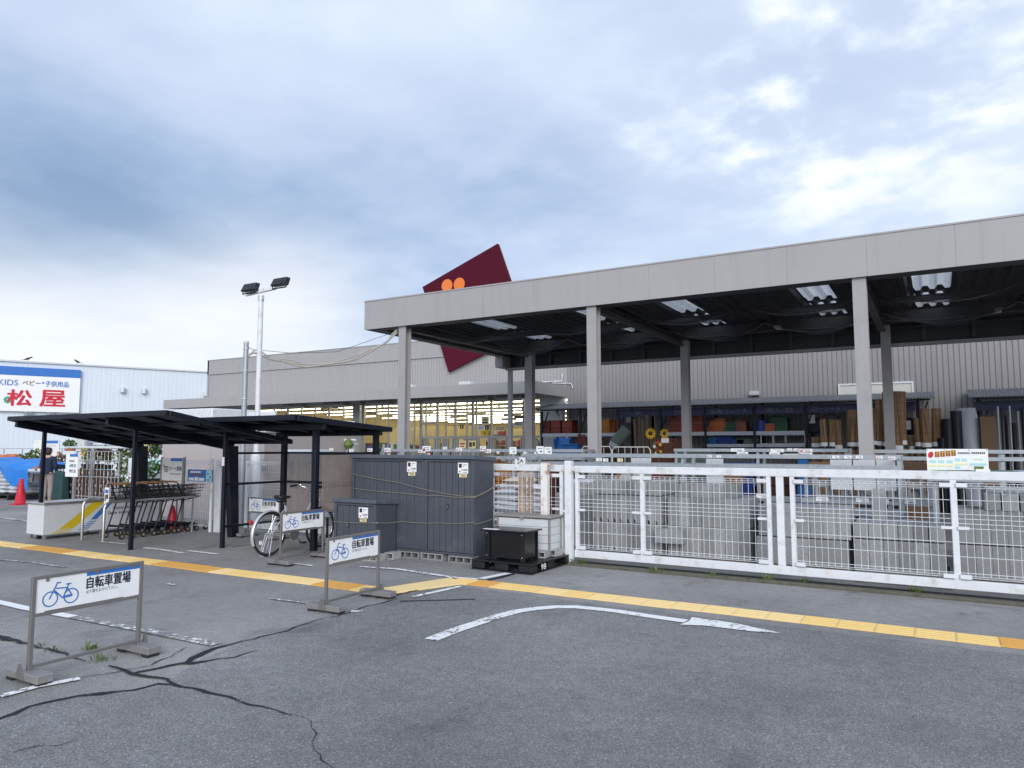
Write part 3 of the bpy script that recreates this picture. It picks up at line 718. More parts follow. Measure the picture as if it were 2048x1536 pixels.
# wall fittings
def wallbox(px0, py0, px1, py1, d, mat, name):
    a, b = AY(px0, py1, YW-.02), AY(px1, py0, YW-.02); mb = MB(); mb.box(a.x, YW-d, a.z, b.x, YW-.003, b.z); bpart(name, mb, mat, bevel=.02)
wallbox(1501, 783, 1520, 792, .25, M['silver'], 'wall_light'); wallbox(1161, 835, 1168, 845, .2, M['white'], 'wall_light'); wallbox(1256, 832, 1266, 846, .2, M['white'], 'wall_light')
f = MB(); a, b = AY(1681, 795, YW), AY(1823, 766, YW)
f.box(a.x-.05, YW-.06, a.z-.4, a.x, YW-.004, b.z+.05); f.box(b.x, YW-.06, a.z-.4, b.x+.05, YW-.004, b.z+.05); f.box(a.x, YW-.06, b.z, b.x, YW-.004, b.z+.05); f.box((a.x*.33+b.x*.67)-.03, YW-.06, a.z-.4, (a.x*.33+b.x*.67)+.03, YW-.004, b.z-.001)
fr = bpart('window', f, M['white_steel'])
g = MB(); g.box(a.x+.001, YW-.03, a.z-.4, b.x-.001, YW-.006, b.z-.001); bpart('blind', g, M['cream_blind'], parent=fr)
mb = MB(); mb.tube([AY(1085, 764, YW-.06), AY(1124, 762, YW-.06), AY(1125, 748, YW-.06)], .025, 6); bpart('pipe', mb, M['white_steel'])
mb = MB(); mb.tube([AY(1105, 766, YW-.06), AY(1142, 767, YW-.06), AY(1146, 776, YW-.06)], .018, 6); bpart('pipe', mb, M['white_steel'])
mb = MB(); mb.tube([AY(1108, 804, YW-.1), AY(1131, 803, YW-.1), AY(1135, 809, YW-.1), AY(1135, 840, YW-.1)], .05, 8); bpart('pipe', mb, M['white_steel'])
mb = MB(); mb.lathe([(.13, 2.2), (.13, 2.75), (.10, 2.8)], (AY(1118, 830, YW-.2).x, YW-.2, 0)); bpart('duct', mb, M['lightgrey'])
for px_, py_ in ((803, 772), (918, 764)):
    c = AY(px_, py_, YE+.06); mb = MB(); mb.box(c.x-.25, c.y+.3, 3.8, c.x+.25, c.y+.6, 3.93); bpart('roof_lamp', mb, M['lightgrey'], bevel=.03)

# gondola shelves seen through the glass
gi = 0
for (gx, gy, L, H) in ((-29.5, 26.3, 2.2, 1.35), (-26.6, 26.2, 2.2, 1.4), (-24.0, 26.4, 2.0, 1.3), (-21.0, 26.2, 2.2, 1.45), (-18.8, 26.6, 1.4, 1.2), (-17.2, 26.2, 1.5, 1.45), (-15.2, 26.6, 1.5, 1.4), (-13.3, 26.3, 1.6, 1.3), (-27, 30.5, 4, 1.6), (-21.5, 30.5, 4, 1.5), (-16, 31, 4, 1.6), (-11, 30, 4, 1.55), (-30, 36, 5, 2.2), (-23, 37, 5, 2.3), (-15, 37, 5, 2.2)):
    t = thing('store_shelf', ('low' if H < 1.5 else 'tall') + ' shop shelf of packed goods inside, behind the entrance glazing', 'shelf', (gx, gy, .02), 0, 'shelves of goods inside the shop')
    f = MB(); f.box(-L/2, -.02, 0, L/2, .02, H); n = 4
    for k in range(n): f.box(-L/2, -.35, .12+k*(H-.25)/n, L/2, -.021, .15+k*(H-.25)/n)
    f.build('shelf_frame', M['lightgrey'], t)
    gd = MB()
    for k in range(n+1):
        z = .151+k*(H-.25)/n if k < n else H+.001; x = -L/2+.03
        while x < L/2-.15:
            ww = rnd.uniform(.08, .28); hh = rnd.uniform(.12, .34); gd.cur = rnd.randrange(len(GOODS)); gd.box(x, -.32, z, x+ww, -.06 if k < n else .015, z+hh); x += ww+rnd.uniform(.01, .06)
    tag(gd.build('goods', GOODS, t), kind='stuff')
    gi += 1

# tilted square shop sign in front of the wall
p1, p2, p4 = (-17.88, 8.11), (-14.29, 9.40), (-16.55, 4.55); p3 = (p2[0]+p4[0]-p1[0], p2[1]+p4[1]-p1[1])
cxs, czs = (p1[0]+p3[0])/2, (p1[1]+p3[1])/2
sg = thing('square_sign', 'big tilted maroon square sign with two orange discs, above the entrance wall', 'sign', (cxs, 23.3, czs))
mb = MB(); mb.prism([(p[0]-cxs, -.0, p[1]-czs) for p in (p1, p4, p3, p2)], (0, .13, 0)); mb.build('sign_panel', M['maroon'], sg)
ctr = [(p1[0]+p3[0])/2, (p1[1]+p3[1])/2]; sh = lambda p, k: ((p[0]-ctr[0])*k, (p[1]-ctr[1])*k)
mb = MB()
q = [sh(p, 1.004) for p in (p1, p4, p3, p2)]; mb.prism([(x, .134, z) for x, z in q], (0, .05, 0)); mb.build('sign_frame', M['lightgrey'], sg)
for px_, py_ in ((893.9, 571.3), (918.3, 568.3)):
    c = AY(px_, py_, 23.29); mb = MB(); mb.prism([(c.x-cxs+.262*math.cos(k*math.pi/18), -.012, c.z-czs+.262*math.sin(k*math.pi/18)) for k in range(36)][::-1], (0, .0115, 0)); mb.build('disc', M['orange_dot'], sg)
mb = MB(); mb.box(-.5, .185, -1.8, -.4, .24, .2); mb.box(.3, .185, -1.8, .4, .24, .2); mb.build('bracket', M['beam'], sg)

# ================================================================ children's clothes store in the distance
wu = Vector((math.sin(R(24.4)), math.cos(R(24.4)), 0)); wn_ = Vector((wu.y, -wu.x, 0))      # along the wall, outward
P0 = CAMP + ray(0, 894)*(45/FPX); P0.z = 0
def OW(px, py, off=0.0):
    d = ray(px, py); o = P0+wn_*off; t = (o-CAMP).dot(wn_)/d.dot(wn_); return CAMP+d*t
st = thing('clothes_store', 'pale blue ribbed store building in the distance with a blue and white signboard', 'building', P0)
def lw(p): return Vector(p)-P0
mb = MB(); n = 190; vs = []
s0, s1 = -14.0, 38.0
for i in range(n):
    a = s0+(s1-s0)*i/n; b = s0+(s1-s0)*(i+1)/n
    for s_, dy in ((a, 0), (b-.09, 0), (b-.06, -.006), (b-.03, -.006)):
        p = wu*s_+wn_*dy; vs += [p, p+Vector((0, 0, 6.95))]
mb._add(vs, [(2*i, 2*i+2, 2*i+3, 2*i+1) for i in range(len(vs)//2-1)])
mb.build('ribbed_wall', M['bluestore'], st)
def slab(mb, sa, sb, d0, d1, za, zb):
    b = [wu*sa+wn_*d1, wu*sb+wn_*d1, wu*sb+wn_*d0, wu*sa+wn_*d0]
    return mb.hexa([p+Vector((0, 0, za)) for p in b], [p+Vector((0, 0, zb)) for p in b])
mb = MB(); slab(mb, s0, s1, -20, -.05, 6.6, 6.8); slab(mb, s0, s1, -.06, .12, 6.951, 7.05); mb.build('roof', M['lightgrey'], st)
a, b = lw(OW(-120, 735, .25)), lw(OW(157.5, 824.5, .25)); ss = lambda p: Vector(p).dot(wu)
zt, zm, zb = OW(0, 731.5, .25).z, OW(0, 749, .25).z, OW(0, 821.7, .25).z
sa, sb = ss(a), ss(b)
mb = MB(); slab(mb, sa, sb, .02, .25, zb, zm-.002); sgn = mb.build('signboard', M['white'], st)
mb = MB(); slab(mb, sa, sb, .02, .253, zm, zt); mb.build('blue_band', M['blue'], st)
def stext(s, px0, py0, px1, py1, mat, bold, name='lettering'):
    o, e, t = lw(OW(px0, py1, .27)), lw(OW(px1, py1, .27)), lw(OW(px0, py0, .27))
    mb = MB(); letter(mb, s, (o.x, o.y, o.z), wu, (0, 0, 1), ss(e)-ss(o), t.z-o.z, bold); mb.build(name, M[mat], sgn)
stext('KIDS', -4, 758, 36, 769.5, 'blue', .01); stext('ベビー', 45, 760, 81, 770, 'rust_red', .02); stext('・', 84, 763.5, 88, 767.5, 'blue', .02); stext('子供用品', 90, 761.5, 137.5, 773, 'blue', .02)
stext('松', 12.5, 778, 63, 811, 'red_ink', .05); stext('屋', 78, 779, 130, 813, 'red_ink', .05)
mb = MB(); c = lw(OW(15.5, 799.5, .275))
for k in range(8):
    an = k*math.pi/4; d = wu*math.cos(an)+Vector((0, 0, math.sin(an))); e = wu*-math.sin(an)+Vector((0, 0, math.cos(an)))
    mb.poly([c+d*.05, c+d*.17-e*.075, c+d*.24, c+d*.17+e*.075])
mb.build('flower_emblem', M['green_ink'], sgn)
for px_, py_ in ((245, 780), (288, 782), (411, 788)):
    c = lw(OW(px_, py_, .2)); mb = MB(); mb.tube([c+Vector((0, 0, -.16)), c+Vector((0, 0, .16))], .17, 10); mb.bar(c, c-wn_*.2, .08, .08); mb.build('wall_lamp', M['silver'], st)
for px_, py_ in ((56, 828), (101, 829)):
    c = lw(OW(px_, py_, .35)); mb = MB(); mb.box(c.x-.18, c.y-.15, c.z-.18, c.x+.18, c.y+.15, c.z+.16); mb.bar(c, c-wn_*.35, .06, .06); mb.build('sign_lamp', M['frame'], st)
c0, c1 = ss(lw(OW(151, 862))), ss(lw(OW(178, 862)))
mb = MB(); slab(mb, c0, c1, -.02, .3, 0, OW(151, 873).z); mb.build('shutter_door', M['lightgrey'], st)
# two crows on its roof edge
def bird(px, py, yaw, label):
    b = OW(px, py); b = P0+wu*ss(lw(b)); b.z = 7.05
    t = MB(); prof = [(-.28, .10, .02), (-.16, .15, .06), (0, .2, .10), (.14, .25, .085), (.22, .33, .06), (.27, .35, .065), (.32, .35, .04), (.40, .33, .008)]
    n = 10; vs = []
    for x, z, r in prof: vs += [(x, r*math.cos(2*math.pi*k/n), z+r*math.sin(2*math.pi*k/n)) for k in range(n)]
    fs = [(i*n+k, i*n+(k+1) % n, (i+1)*n+(k+1) % n, (i+1)*n+k) for i in range(len(prof)-1) for k in range(n)]
    t._add(vs, fs+[tuple(range(n))[::-1], tuple((len(prof)-1)*n+k for k in range(n))])
    t.prism([(-.5, -.05, .05), (-.5, .05, .05), (-.2, .07, .12), (-.2, -.07, .12)], (0, 0, .02))
    for s in (-.04, .04): t.tube([(.02, s, .14), (.03, s, 0)], .01, 5); t.bar((0, s, .006), (.1, s, .006), .03, .01)
    o = t.build('bird', M['navy_txt'], loc=b, smooth=60); o.rotation_euler = (0, 0, yaw); o.scale = (.75, .75, .75); tag(o, label, 'bird')
bird(55, 720, R(70), 'left bird perched on the far store roof edge, above the blue band')
bird(155, 726, R(200), 'right bird perched on the far store roof edge, past the end of the signboard')
# ================================================================ sliding gate and mesh fence
def mesh_panel(mb, x0, x1, y, z0, z1, step=.068, hz=(.0, .05, .22, .37, .52, .57, .62, .67, .82, .95, 1.0), r=.0028):
    n = max(2, int((x1-x0)/step))
    for i in range(n+1):
        x = x0+(x1-x0)*i/n; mb.tube([(x, y, z0), (x, y, z1)], r, 4, cap=False)
    for h in hz:
        z = z0+(z1-z0)*h; mb.tube([(x0, y-.005, z), (x1, y-.005, z)], r*1.25, 4, cap=False)
    for za in (z0, z1-.05):     # folded box edges
        mb.tube([(x0, y-.04, za+.025), (x1, y-.04, za+.025)], r, 4, cap=False)
        for i in range(n+1):
            x = x0+(x1-x0)*i/n; mb.tube([(x, y-.005, za), (x, y-.04, za+.025), (x, y-.005, za+.05)], r, 3, cap=False)
YFN = 9.25
def gate_leaf(name, label, x0, x1, ups, ztop, group):
    t = thing(name, label, 'gate', (x0, YFN, 0), 0, group); W = x1-x0
    mb = MB(); mb.box(0, -.03, ztop-.095, W, .03, ztop); mb.box(0, -.03, .085, W, .03, .185); mb.build('rail', M['white_steel'], t, bevel=.006)
    mb = MB()
    for u, w_ in ups: mb.box(u-x0-w_/2, -.028, .186, u-x0+w_/2, .028, ztop-.096)
    mb.build('upright', M['white_steel'], t, bevel=.004)
    xs = sorted(u for u, _ in ups)
    mb = MB(); spans = []
    for a, b in zip(xs, xs[1:]):
        if b-a > .3: mesh_panel(mb, a-x0+.03, b-x0-.03, 0, .21, ztop-.13); spans.append((a, b))
    tag(mb.build('wire_mesh', M['mesh_white'], t))
    mb = MB()
    for a, b in spans:
        for u, s in ((a, 1), (b, -1)):
            for z in (.2, .72, ztop-.17): mb.box(u-x0+s*.025, -.05, z, u-x0+s*.13, -.012, z+(.03 if z == .72 else .045))
    mb.build('mesh_clamp', M['white_steel'], t)
    return t
gate_leaf('sliding_gate', 'long white mesh sliding gate in front of the concrete block stacks', -4.40, 3.0, [(-4.36, .05), (-3.41, .055), (-1.80, .05), (-1.67, .085), (-1.53, .05), (.12, .06), (1.75, .055), (2.95, .06)], 1.34, None)
lf = gate_leaf('mesh_fence', 'white mesh fence behind the black box and slate sheds', -7.0, -4.53, [(-6.95, .05), (-5.75, .04), (-4.60, .055)], 1.35, 'white mesh fences')
t = thing('gate_post', 'tall square white gate post between the mesh fence and the sliding gate', 'post', (-4.46, 9.2, 0))
mb = MB(); mb.box(-.05, -.06, 0, .05, .04, 1.41); mb.build('post', M['white_steel'], t, bevel=.006)
mb = MB(); mb.box(.051, -.03, 1.27, .085, .01, 1.33); mb.box(-.085, -.03, .7, -.051, .01, .73); mb.build('latch', M['white_steel'], t)
p = AY(1090, 930, 9.13); t = thing('gate_post', 'shorter white gate post streaked with rust, behind the light grey box', 'post', (p.x, 9.13, 0))
mb = MB(); mb.box(-.05, -.05, 0, .05, .05, 1.375); mb.build('post', M['white_rust'], t, bevel=.006)
mb = MB(); mb.box(.051, -.04, 1.345, .14, .03, 1.36); mb.box(-.05, -.05, 1.376, .05, .05, 1.382); mb.build('cap_plate', M['rusty'], t)
for px_, lab, mt, w_ in ((1045, 'orange rusty channel post behind the mesh fence, nearer the sheds', 'rusty', .055), (1061, 'narrow rusty channel post behind the mesh fence, second from the sheds', 'rusty', .035), (1102, 'dark red oxide post behind the mesh fence', 'rust_red', .075)):
    p = AY(px_, 960, 9.75); mb = MB(); w2 = w_; mb.box(-w2, -.03, 0, -w2+.012, .03, 1.22); mb.box(-w2+.013, .02, 0, w2-.013, .03, 1.22); mb.box(w2-.012, -.03, 0, w2, .03, 1.22); mb.box(-w2-.03, -.06, 0, w2+.03, .06, .012)
    tag(mb.build('steel_post', M[mt], loc=(p.x, 9.75, 0)), lab, 'post')
t = thing('latch_bracket', 'white gate latch bracket standing on the fence rail beside the rusty post', 'latch', (AY(1045, 925, 9.25).x, 9.25, 1.35))
mb = MB(); mb.box(-.045, -.02, 0, .045, .02, .10); mb.box(-.11, -.045, -.06, -.07, -.02, .07); mb.bar((-.10, -.04, .02), (-.02, -.03, .05), .02, .02); mb.build('bracket', M['white_steel'], t, bevel=.004)
mb = MB(); mb.tube([(-.03, -.024, .03), (0, -.03, .07), (.02, -.024, .03)], .008, 6); mb.build('hasp', M['black'], t)

# ================================================================ concrete blocks in stacks behind the gate
def block_proto(kind):
    mb = MB()
    if kind == 'end':      # standing on end, half-round notch at the foot
        w_, d, h = .102, .19, .388
        pts = [(-w_/2, 0), (w_/2, 0), (w_/2, h), (-w_/2, h)]
        notch = [(-w_/2, .0)] + [(-w_/2, .055)] + [(-w_/2+.035*math.sin(a), .02+.035*math.cos(a)) for a in (0.4, .9, 1.4)] + [(-w_/2+.036, 0)]
        pts = [(-w_/2+.036, 0), (w_/2, 0), (w_/2, h), (-w_/2, h), (-w_/2, .058), (-w_/2+.02, .05), (-w_/2+.034, .028)]
        mb.prism([(x, -d/2, z) for x, z in pts], (0, d, 0))
    elif kind == 'plain': mb.box(-.0778, -.095, 0, .0778, .095, .388)
    elif kind == 'flat': mb.box(-.049, -.195, 0, .049, .195, .188)
    elif kind == 'flatwide': mb.box(-.0765, -.195, 0, .0765, .195, .188)
    elif kind == 'long': mb.box(-.195, -.073, 0, .195, .073, .188)
    o = mb.build('concrete_block', M['concrete'], bevel=.005, seg=1); return o
protos = {}
def block(kind, x, y, z, label, group, jig=.004):
    if kind not in protos: o = protos[kind] = block_proto(kind)
    else: o = protos[kind].copy(); COL.objects.link(o)
    o.location = (x+rnd.uniform(-jig*.2, jig*.2), y+rnd.uniform(-jig, jig), z); o.rotation_euler = (0, 0, rnd.uniform(-.012, .012))
    tag(o, label, 'concrete block', group); return o
def pallet(name, label, x, y, w, d, h=.12, mat='wood', loc_z=0):
    t = thing(name, label, 'pallet', (x, y, loc_z), 0)
    mb = MB()
    for i in range(5): mb.box(-w/2, -d/2+i*(d-.1)/4, h-.02, w/2, -d/2+.1+i*(d-.1)/4, h)
    mb.build('deck_board', M[mat], t, bevel=.003)
    mb = MB()
    for xx in (-w/2, -.05, w/2-.1): mb.box(xx, -d/2, .02, xx+.1, d/2, h-.021); mb.box(xx, -d/2, 0, xx+.1, d/2, .019)
    mb.build('bearer', M[mat], t); return t
def stack(xl, xr, y, layers, where, z0=.12, rows=3, base=True):
    """layers: (kind, pitch, height, skip_right, all_rows)"""
    if base: pallet('pallet', 'wooden pallet under the '+where, (xl+xr)/2, y+.38, xr-xl, 1.0)
    z = z0
    for li, (kind, pitch, h, x_off, x_end, full) in enumerate(layers):
        lab = {'end': 'upright grey block with notched foot, ', 'plain': 'plain upright grey block, ', 'flat': 'grey concrete block laid flat, ', 'flatwide': 'thick grey block laid flat, ', 'long': 'grey concrete block lying lengthwise, '}[kind]
        tier = ['bottom', 'second', 'third', 'fourth'][li]
        n = int(round((x_end-x_off-(xl if 0 else 0))/pitch))
        dep = {'end': .2, 'plain': .2, 'flat': .4, 'flatwide': .4, 'long': .155}[kind]
        for i in range(n):
            for r in range(rows if full else 1):
                if full and r >= (2 if dep > .3 else rows): continue
                block(kind, x_off+pitch*(i+.5), y+dep/2+r*dep, z, lab+tier+' tier of the '+where, where)
        if not full:        # the flank facing the gap
            for r in range(1, rows): block(kind, x_off+pitch*(n-.5), y+dep/2+r*dep, z, lab+tier+' tier of the '+where, where)
        z += h+.012; y += .012
s1 = 'stack beside the tall gate post'
stack(-4.40, -3.36, 9.85, [('end', .1035, .388, -4.40, -3.36, False), ('end', .1035, .388, -4.40, -3.36, False), ('flat', .1035, .188, -4.40, -3.36, True)], s1)
block('flatwide', -3.98, 10.3, 1.10, 'loose grey concrete block laid flat on top of the '+s1, s1)
block('flatwide', -3.80, 10.3, 1.10, 'loose grey concrete block laid flat on top of the '+s1, s1)
s2 = 'second stack from the tall gate post'
stack(-3.28, -2.18, 9.85, [('plain', .157, .388, -3.28, -2.18, False), ('plain', .157, .388, -3.28, -2.18, False)], s2)
for i in range(5): block('flatwide', -3.05+i*.155, 10.1, .908, 'thick flat grey block, loose top tier of the '+s2, s2)
block('long', -3.2, 9.72, .30, 'grey block jutting out of the front of the '+s2, s2)
s3 = 'stack behind the double gate uprights'
stack(-2.06, -1.02, 9.85, [('plain', .156, .388, -2.09, -.99, False), ('plain', .156, .388, -2.06, -1.02, True)], s3, z0=.06)
s4 = 'low stack before the hollow blocks'
stack(-.93, .06, 9.80, [('plain', .158, .388, -.93, .06, False), ('flatwide', .158, .188, -.93, .06, True)], s4, z0=.10)
block('plain', -.68, 10.35, .68, 'single upright grey block standing alone on the '+s4, s4)
s5 = 'tall stack at the far gate end'
stack(.16, 1.35, 9.85, [('plain', .156, .388, .16, 1.41, False), ('plain', .156, .388, .16, 1.38, True)], s5, z0=.10)
for i in range(5): block('flatwide', .50+i*.17, 10.05, .885, 'thick grey block laid flat, top tier of the '+s5, s5)
s0 = 'stack behind the mesh fence'
stack(-5.15, -4.62, 10.5, [('plain', .15, .388, -5.55, -4.62, False), ('plain', .15, .388, -5.55, -4.62, True)], s0, base=False, z0=.05)
for i in range(3): block('flatwide', -5.05+i*.16, 10.75, .84, 'thick grey block laid flat, top tier of the '+s0, s0)

# hollow blocks and pavers on a low rack behind
def price_cards(parent, cards, y, mark=True):
    for (x, z, w, h, kind) in cards:
        mb = MB(); mb.box(x-w/2, y-.006, z-h/2, x+w/2, y-.001, z+h/2); c = mb.build('price_card', M['ycard' if kind == 'y' else 'white'], parent)
        if mark:
            t = MB(); t.box(x-w*.3, y-.009, z+h*.18, x+w*.32, y-.007, z+h*.26); t.box(x-w*.02, y-.009, z-h*.26, x+w*.33, y-.007, z-h*.10)
            if kind == 'r': t.cur = 1; t.box(x-w*.4, y-.009, z-h*.3, x-w*.16, y-.007, z+h*.05)
            t.build('print', [M['grey_txt'], M['red']], c)
def rack(label, x0, x1, y, zs, depth=.55, posts=None, cards=(), boards=(), rail_h=.055, cat='rack', z_post=None):
    t = thing('galvanised_rack', label, cat, (x0, y, 0), 0, 'galvanised stock racks'); W = x1-x0
    mb = MB()
    for px_ in (posts or (x0, x1)):
        for dy in (0, depth): mb.box(px_-x0-.025, dy, 0, px_-x0+.025, dy+.05, z_post or max(zs)+.0)
    mb.build('upright', M['galv'], t)
    mb = MB()
    for z in zs:
        for dy in (-.031, depth+.051): mb.box(-.03, dy, z-rail_h, W+.03, dy+.03, z)
        for px_ in (posts or (x0, x1)): mb.box(px_-x0-.02, .051, z-rail_h+.005, px_-x0+.02, depth-.001, z-.005)
    mb.build('beam', M['galv'], t)
    if boards:
        mb = MB()
        for z in boards: mb.box(.03, .0, z+.002, W-.03, depth, z+.02)
        mb.build('shelf_board', M['galv'], t)
    price_cards(t, [(x-x0, z, w, h, k) for (x, z, w, h, k) in cards], -.032)
    return t
YA = 12.0
def cd(px, py, Y, w, h, k='n'):
    p = AY(px, py, Y); return (p.x, p.z, w, h, k)
rack('long galvanised rack with many price cards, behind the slate sheds', -10.2, -5.55, YA, (1.56, 1.42, .7), posts=(-10.2, -8.6, -7.0, -5.55), boards=(.7,),
     cards=[cd(x, y, YA, w, h, k) for x, y, w, h, k in ((600, 901, .16, .07, 'n'), (665, 899, .12, .06, 'n'), (705, 901, .12, .07, 'n'), (742, 900, .14, .07, 'r'), (777, 900, .16, .09, 'r'), (855, 897, .20, .10, 'r'), (846, 903, .18, .06, 'r'), (892, 896, .1, .05, 'n'), (920, 899, .15, .07, 'r'), (968, 897, .14, .09, 'r'), (978, 902, .13, .07, 'r'), (998, 905, .06, .04, 'n'), (860, 908, .05, .03, 'n'), (780, 909, .05, .03, 'n'))])
YB = 11.0
tb = rack('long two-rail galvanised rack above the first gate leaf', -6.2, -.46, YB, (1.49, 1.345, .72), posts=(-6.2, -3.4, -.46), boards=(.72,),
     cards=[cd(x, y, YB, w, h, k) for x, y, w, h, k in ((1028, 901, .14, .12, 'n'), (1082, 900, .14, .13, 'n'), (1098, 901, .14, .12, 'n'), (1052, 906, .06, .04, 'n'), (1074, 906, .06, .04, 'n'), (1200, 919, .10, .05, 'n'), (1213, 920, .09, .05, 'n'), (1242, 920, .09, .05, 'y'), (1420, 913, .07, .04, 'r'), (1439, 913, .07, .035, 'n'), (1672, 914, .09, .04, 'n'), (1696, 914, .09, .04, 'n'), (1719, 914, .09, .04, 'n'), (1759, 915, .08, .04, 'r'), (1784, 916, .08, .04, 'r'))])
for a, b in ((1412, 1446), (1262, 1300), (1660, 1703), (1706, 1750), (1752, 1790)):
    x0, x1 = AY(a, 920, YB+.3).x, AY(b, 920, YB+.3).x; zt_ = 1.40
    mb = MB(); mb.box(0, 0, 0, x1-x0, .02, .42); mb.box(.02, .021, .05, x1-x0-.02, .03, .4)
    lab = {1412: 'wide pale panel between the price cards, middle of the long two-rail rack', 1262: 'pale panel on the two-rail rack, beside the yellow price card', 1660: 'first of three pale panels at the right end of the two-rail rack', 1706: 'middle of three pale panels at the right end of the two-rail rack', 1752: 'last of three pale panels at the right end of the two-rail rack'}[a]
    tag(mb.build('display_placard', M['lightgrey'], loc=(x0, YB+.3, 1.0)), lab, 'panel', 'pale panels on the two-rail rack')
YC = 13.5
rack('far galvanised rack with a red and white notice, under the shelf bays', -4.3, -1.35, YC, (1.57, 1.46, .7), posts=(-4.3, -2.8, -1.35),
     cards=[cd(x, y, YC, w, h, k) for x, y, w, h, k in ((1476, 900, .24, .06, 'n'), (1486, 909, .2, .09, 'n'), (1555, 901, .22, .06, 'n'), (1550, 909, .18, .08, 'n'), (1585, 911, .3, .06, 'n'), (1611, 901, .24, .06, 'r'), (1612, 910, .22, .08, 'n'), (1580, 899, .08, .04, 'n'), (1593, 899, .08, .04, 'n'))])
rack('far galvanised two-rail rack behind the colourful display sign', -.98, 2.6, YC, (1.555, 1.44), posts=(-.98, .85, 2.6))
YD = 11.6
td = rack('low galvanised rack loaded with hollow blocks and pavers', -1.75, -.12, YD, (.84, .40, 1.24), posts=(-1.72, -.62, -.12), boards=(.84, .40), depth=.8,
     cards=[cd(x, y, YD, .17, .06, 'n') for x, y in ((1525, 992), (1645, 998), (1725, 1000), (1765, 1002), (1818, 1003))])
hb = None
def hollow(x, y, z, label, rz=0, group='hollow blocks on the low galvanised rack'):
    global hb
    if hb is None:
        mb = MB(); w_, h, d, t_ = .19, .19, .19, .04
        o_ = [(-w_/2, 0), (w_/2, 0), (w_/2, h), (-w_/2, h)]; i_ = [(-w_/2+t_, t_), (w_/2-t_, t_), (w_/2-t_, h-t_), (-w_/2+t_, h-t_)]
        V = [(x_, yy, z_) for yy in (-d/2, d/2) for ring in (o_, i_) for x_, z_ in ring]
        F = []
        for k in range(4):
            j = (k+1) % 4
            F += [(k, j, 4+j, 4+k), (8+j, 8+k, 12+k, 12+j), (k, 8+k, 8+j, j), (4+k, 4+j, 12+j, 12+k)]
        mb._add(V, F); hb = mb.build('hollow_block', M['paver'], bevel=.004); o = hb
    else: o = hb.copy(); COL.objects.link(o)
    o.location = (x, y, z); o.rotation_euler = (0, 0, rz); return tag(o, label, 'hollow block', group)
for row, z in enumerate((.862, 1.054)):
    for i in range(7): hollow(-1.50+i*.2, YD+.12, z, 'square hollow concrete block in the %s row on the low galvanised rack' % ('lower' if row == 0 else 'upper'))
def paver(x, y, z, w_, d, h, label, group):
    mb = MB(); mb.box(-w_/2, -d/2, 0, w_/2, d/2, h); return tag(mb.build('paver', M['paver'], loc=(x, y, z), bevel=.004), label, 'paver', group)
for i in range(6): paver(-.36+rnd.uniform(-.01, .01), YD+.25, .862+i*.043, .36, .3, .04, 'pale paving slab in the flat pile at the right end of the low rack', 'pavers in the flat pile on the low rack')
for i in range(8): paver(-.02+.33, YD+.1, .40+i*.052, .40, .34, .036, 'pale slab in the spaced pile behind the low block stack', 'slabs in the spaced pile')
for i in range(6): paver(-1.55+i*.19, YD+.2, .422, .17, .3, .17, 'reddish shadowed brick paver on the lower shelf of the low rack', 'pavers on the lower shelf')
rack('galvanised trolley rack at the right end, behind the tallest block stack', .55, 2.6, 11.3, (1.05, .60), posts=(.55, 1.6, 2.6), depth=.7)

# cement bags
def bag_mesh():
    mb = MB(); nx, ny = 10, 7; w_, d = .5, .36
    for side in (1, -1):
        vs = []
        for j in range(ny+1):
            for i in range(nx+1):
                u, v = i/nx*2-1, j/ny*2-1; e = (1-u**4)*(1-v**4)
                vs.append((u*w_/2*(1+.04*math.sin(5*v)), v*d/2*(1+.05*math.sin(4*u)), side*(.055*e**.6+.008*math.sin(9*u+5*v)*e)))
        fs = [(j*(nx+1)+i, j*(nx+1)+i+1, (j+1)*(nx+1)+i+1, (j+1)*(nx+1)+i) for j in range(ny) for i in range(nx)]
        if side < 0: fs = [f[::-1] for f in fs]
        mb._add(vs, fs)
    return mb
bag0 = None
def bag(x, y, z, rz, label, group, mat='bag', sc3=1.0):
    global bag0
    if bag0 is None: bag0 = bag_mesh().build('cement_bag', M['bag'], smooth=180); o = bag0
    else: o = bag0.copy(); COL.objects.link(o)
    if mat != 'bag':
        o.data = o.data.copy(); o.data.materials[0] = M[mat]
    o.location = (x, y, z); o.rotation_euler = (rnd.uniform(-.05, .05), rnd.uniform(-.06, .06), rz); o.scale = (sc3,)*3
    return tag(o, label, 'bag', group)
for i in range(9):
    for j in range(2): bag(-6.42+j*.46+rnd.uniform(-.03, .03), 10.9+rnd.uniform(-.03, .03), .16+i*.095, rnd.choice((0, math.pi/2))*0+rnd.uniform(-.1, .1), 'white and blue bag in the tall bag pile behind the mesh fence', 'bags in the tall pile')
bag(-6.2, 10.9, 1.03, .1, 'beige bag on top of the tall bag pile behind the mesh fence', 'bags in the tall pile', 'beige_bag', 1.05)
for i in range(5):
    for j in range(3): bag(-5.5+j*.5, 11.9, .62+i*.09, rnd.uniform(-.1, .1), 'white bag in the lower row of bags on the long two-rail rack', 'bags on the long two-rail rack')
for k, (x, z, m_) in enumerate(((-4.6, 1.02, 'crate_y'), (-4.15, 1.02, 'rust_red'), (-2.9, 1.02, 'card'))):
    mb = MB(); mb.box(-.2, -.15, 0, .2, .15, .14); mb.box(-.203, -.05, .05, .203, .05, .1); tag(mb.build('carton', M[m_], loc=(x, 11.9, z), bevel=.006), ('amber', 'dark red', 'brown')[k]+' carton seen over the first gate leaf', 'carton')

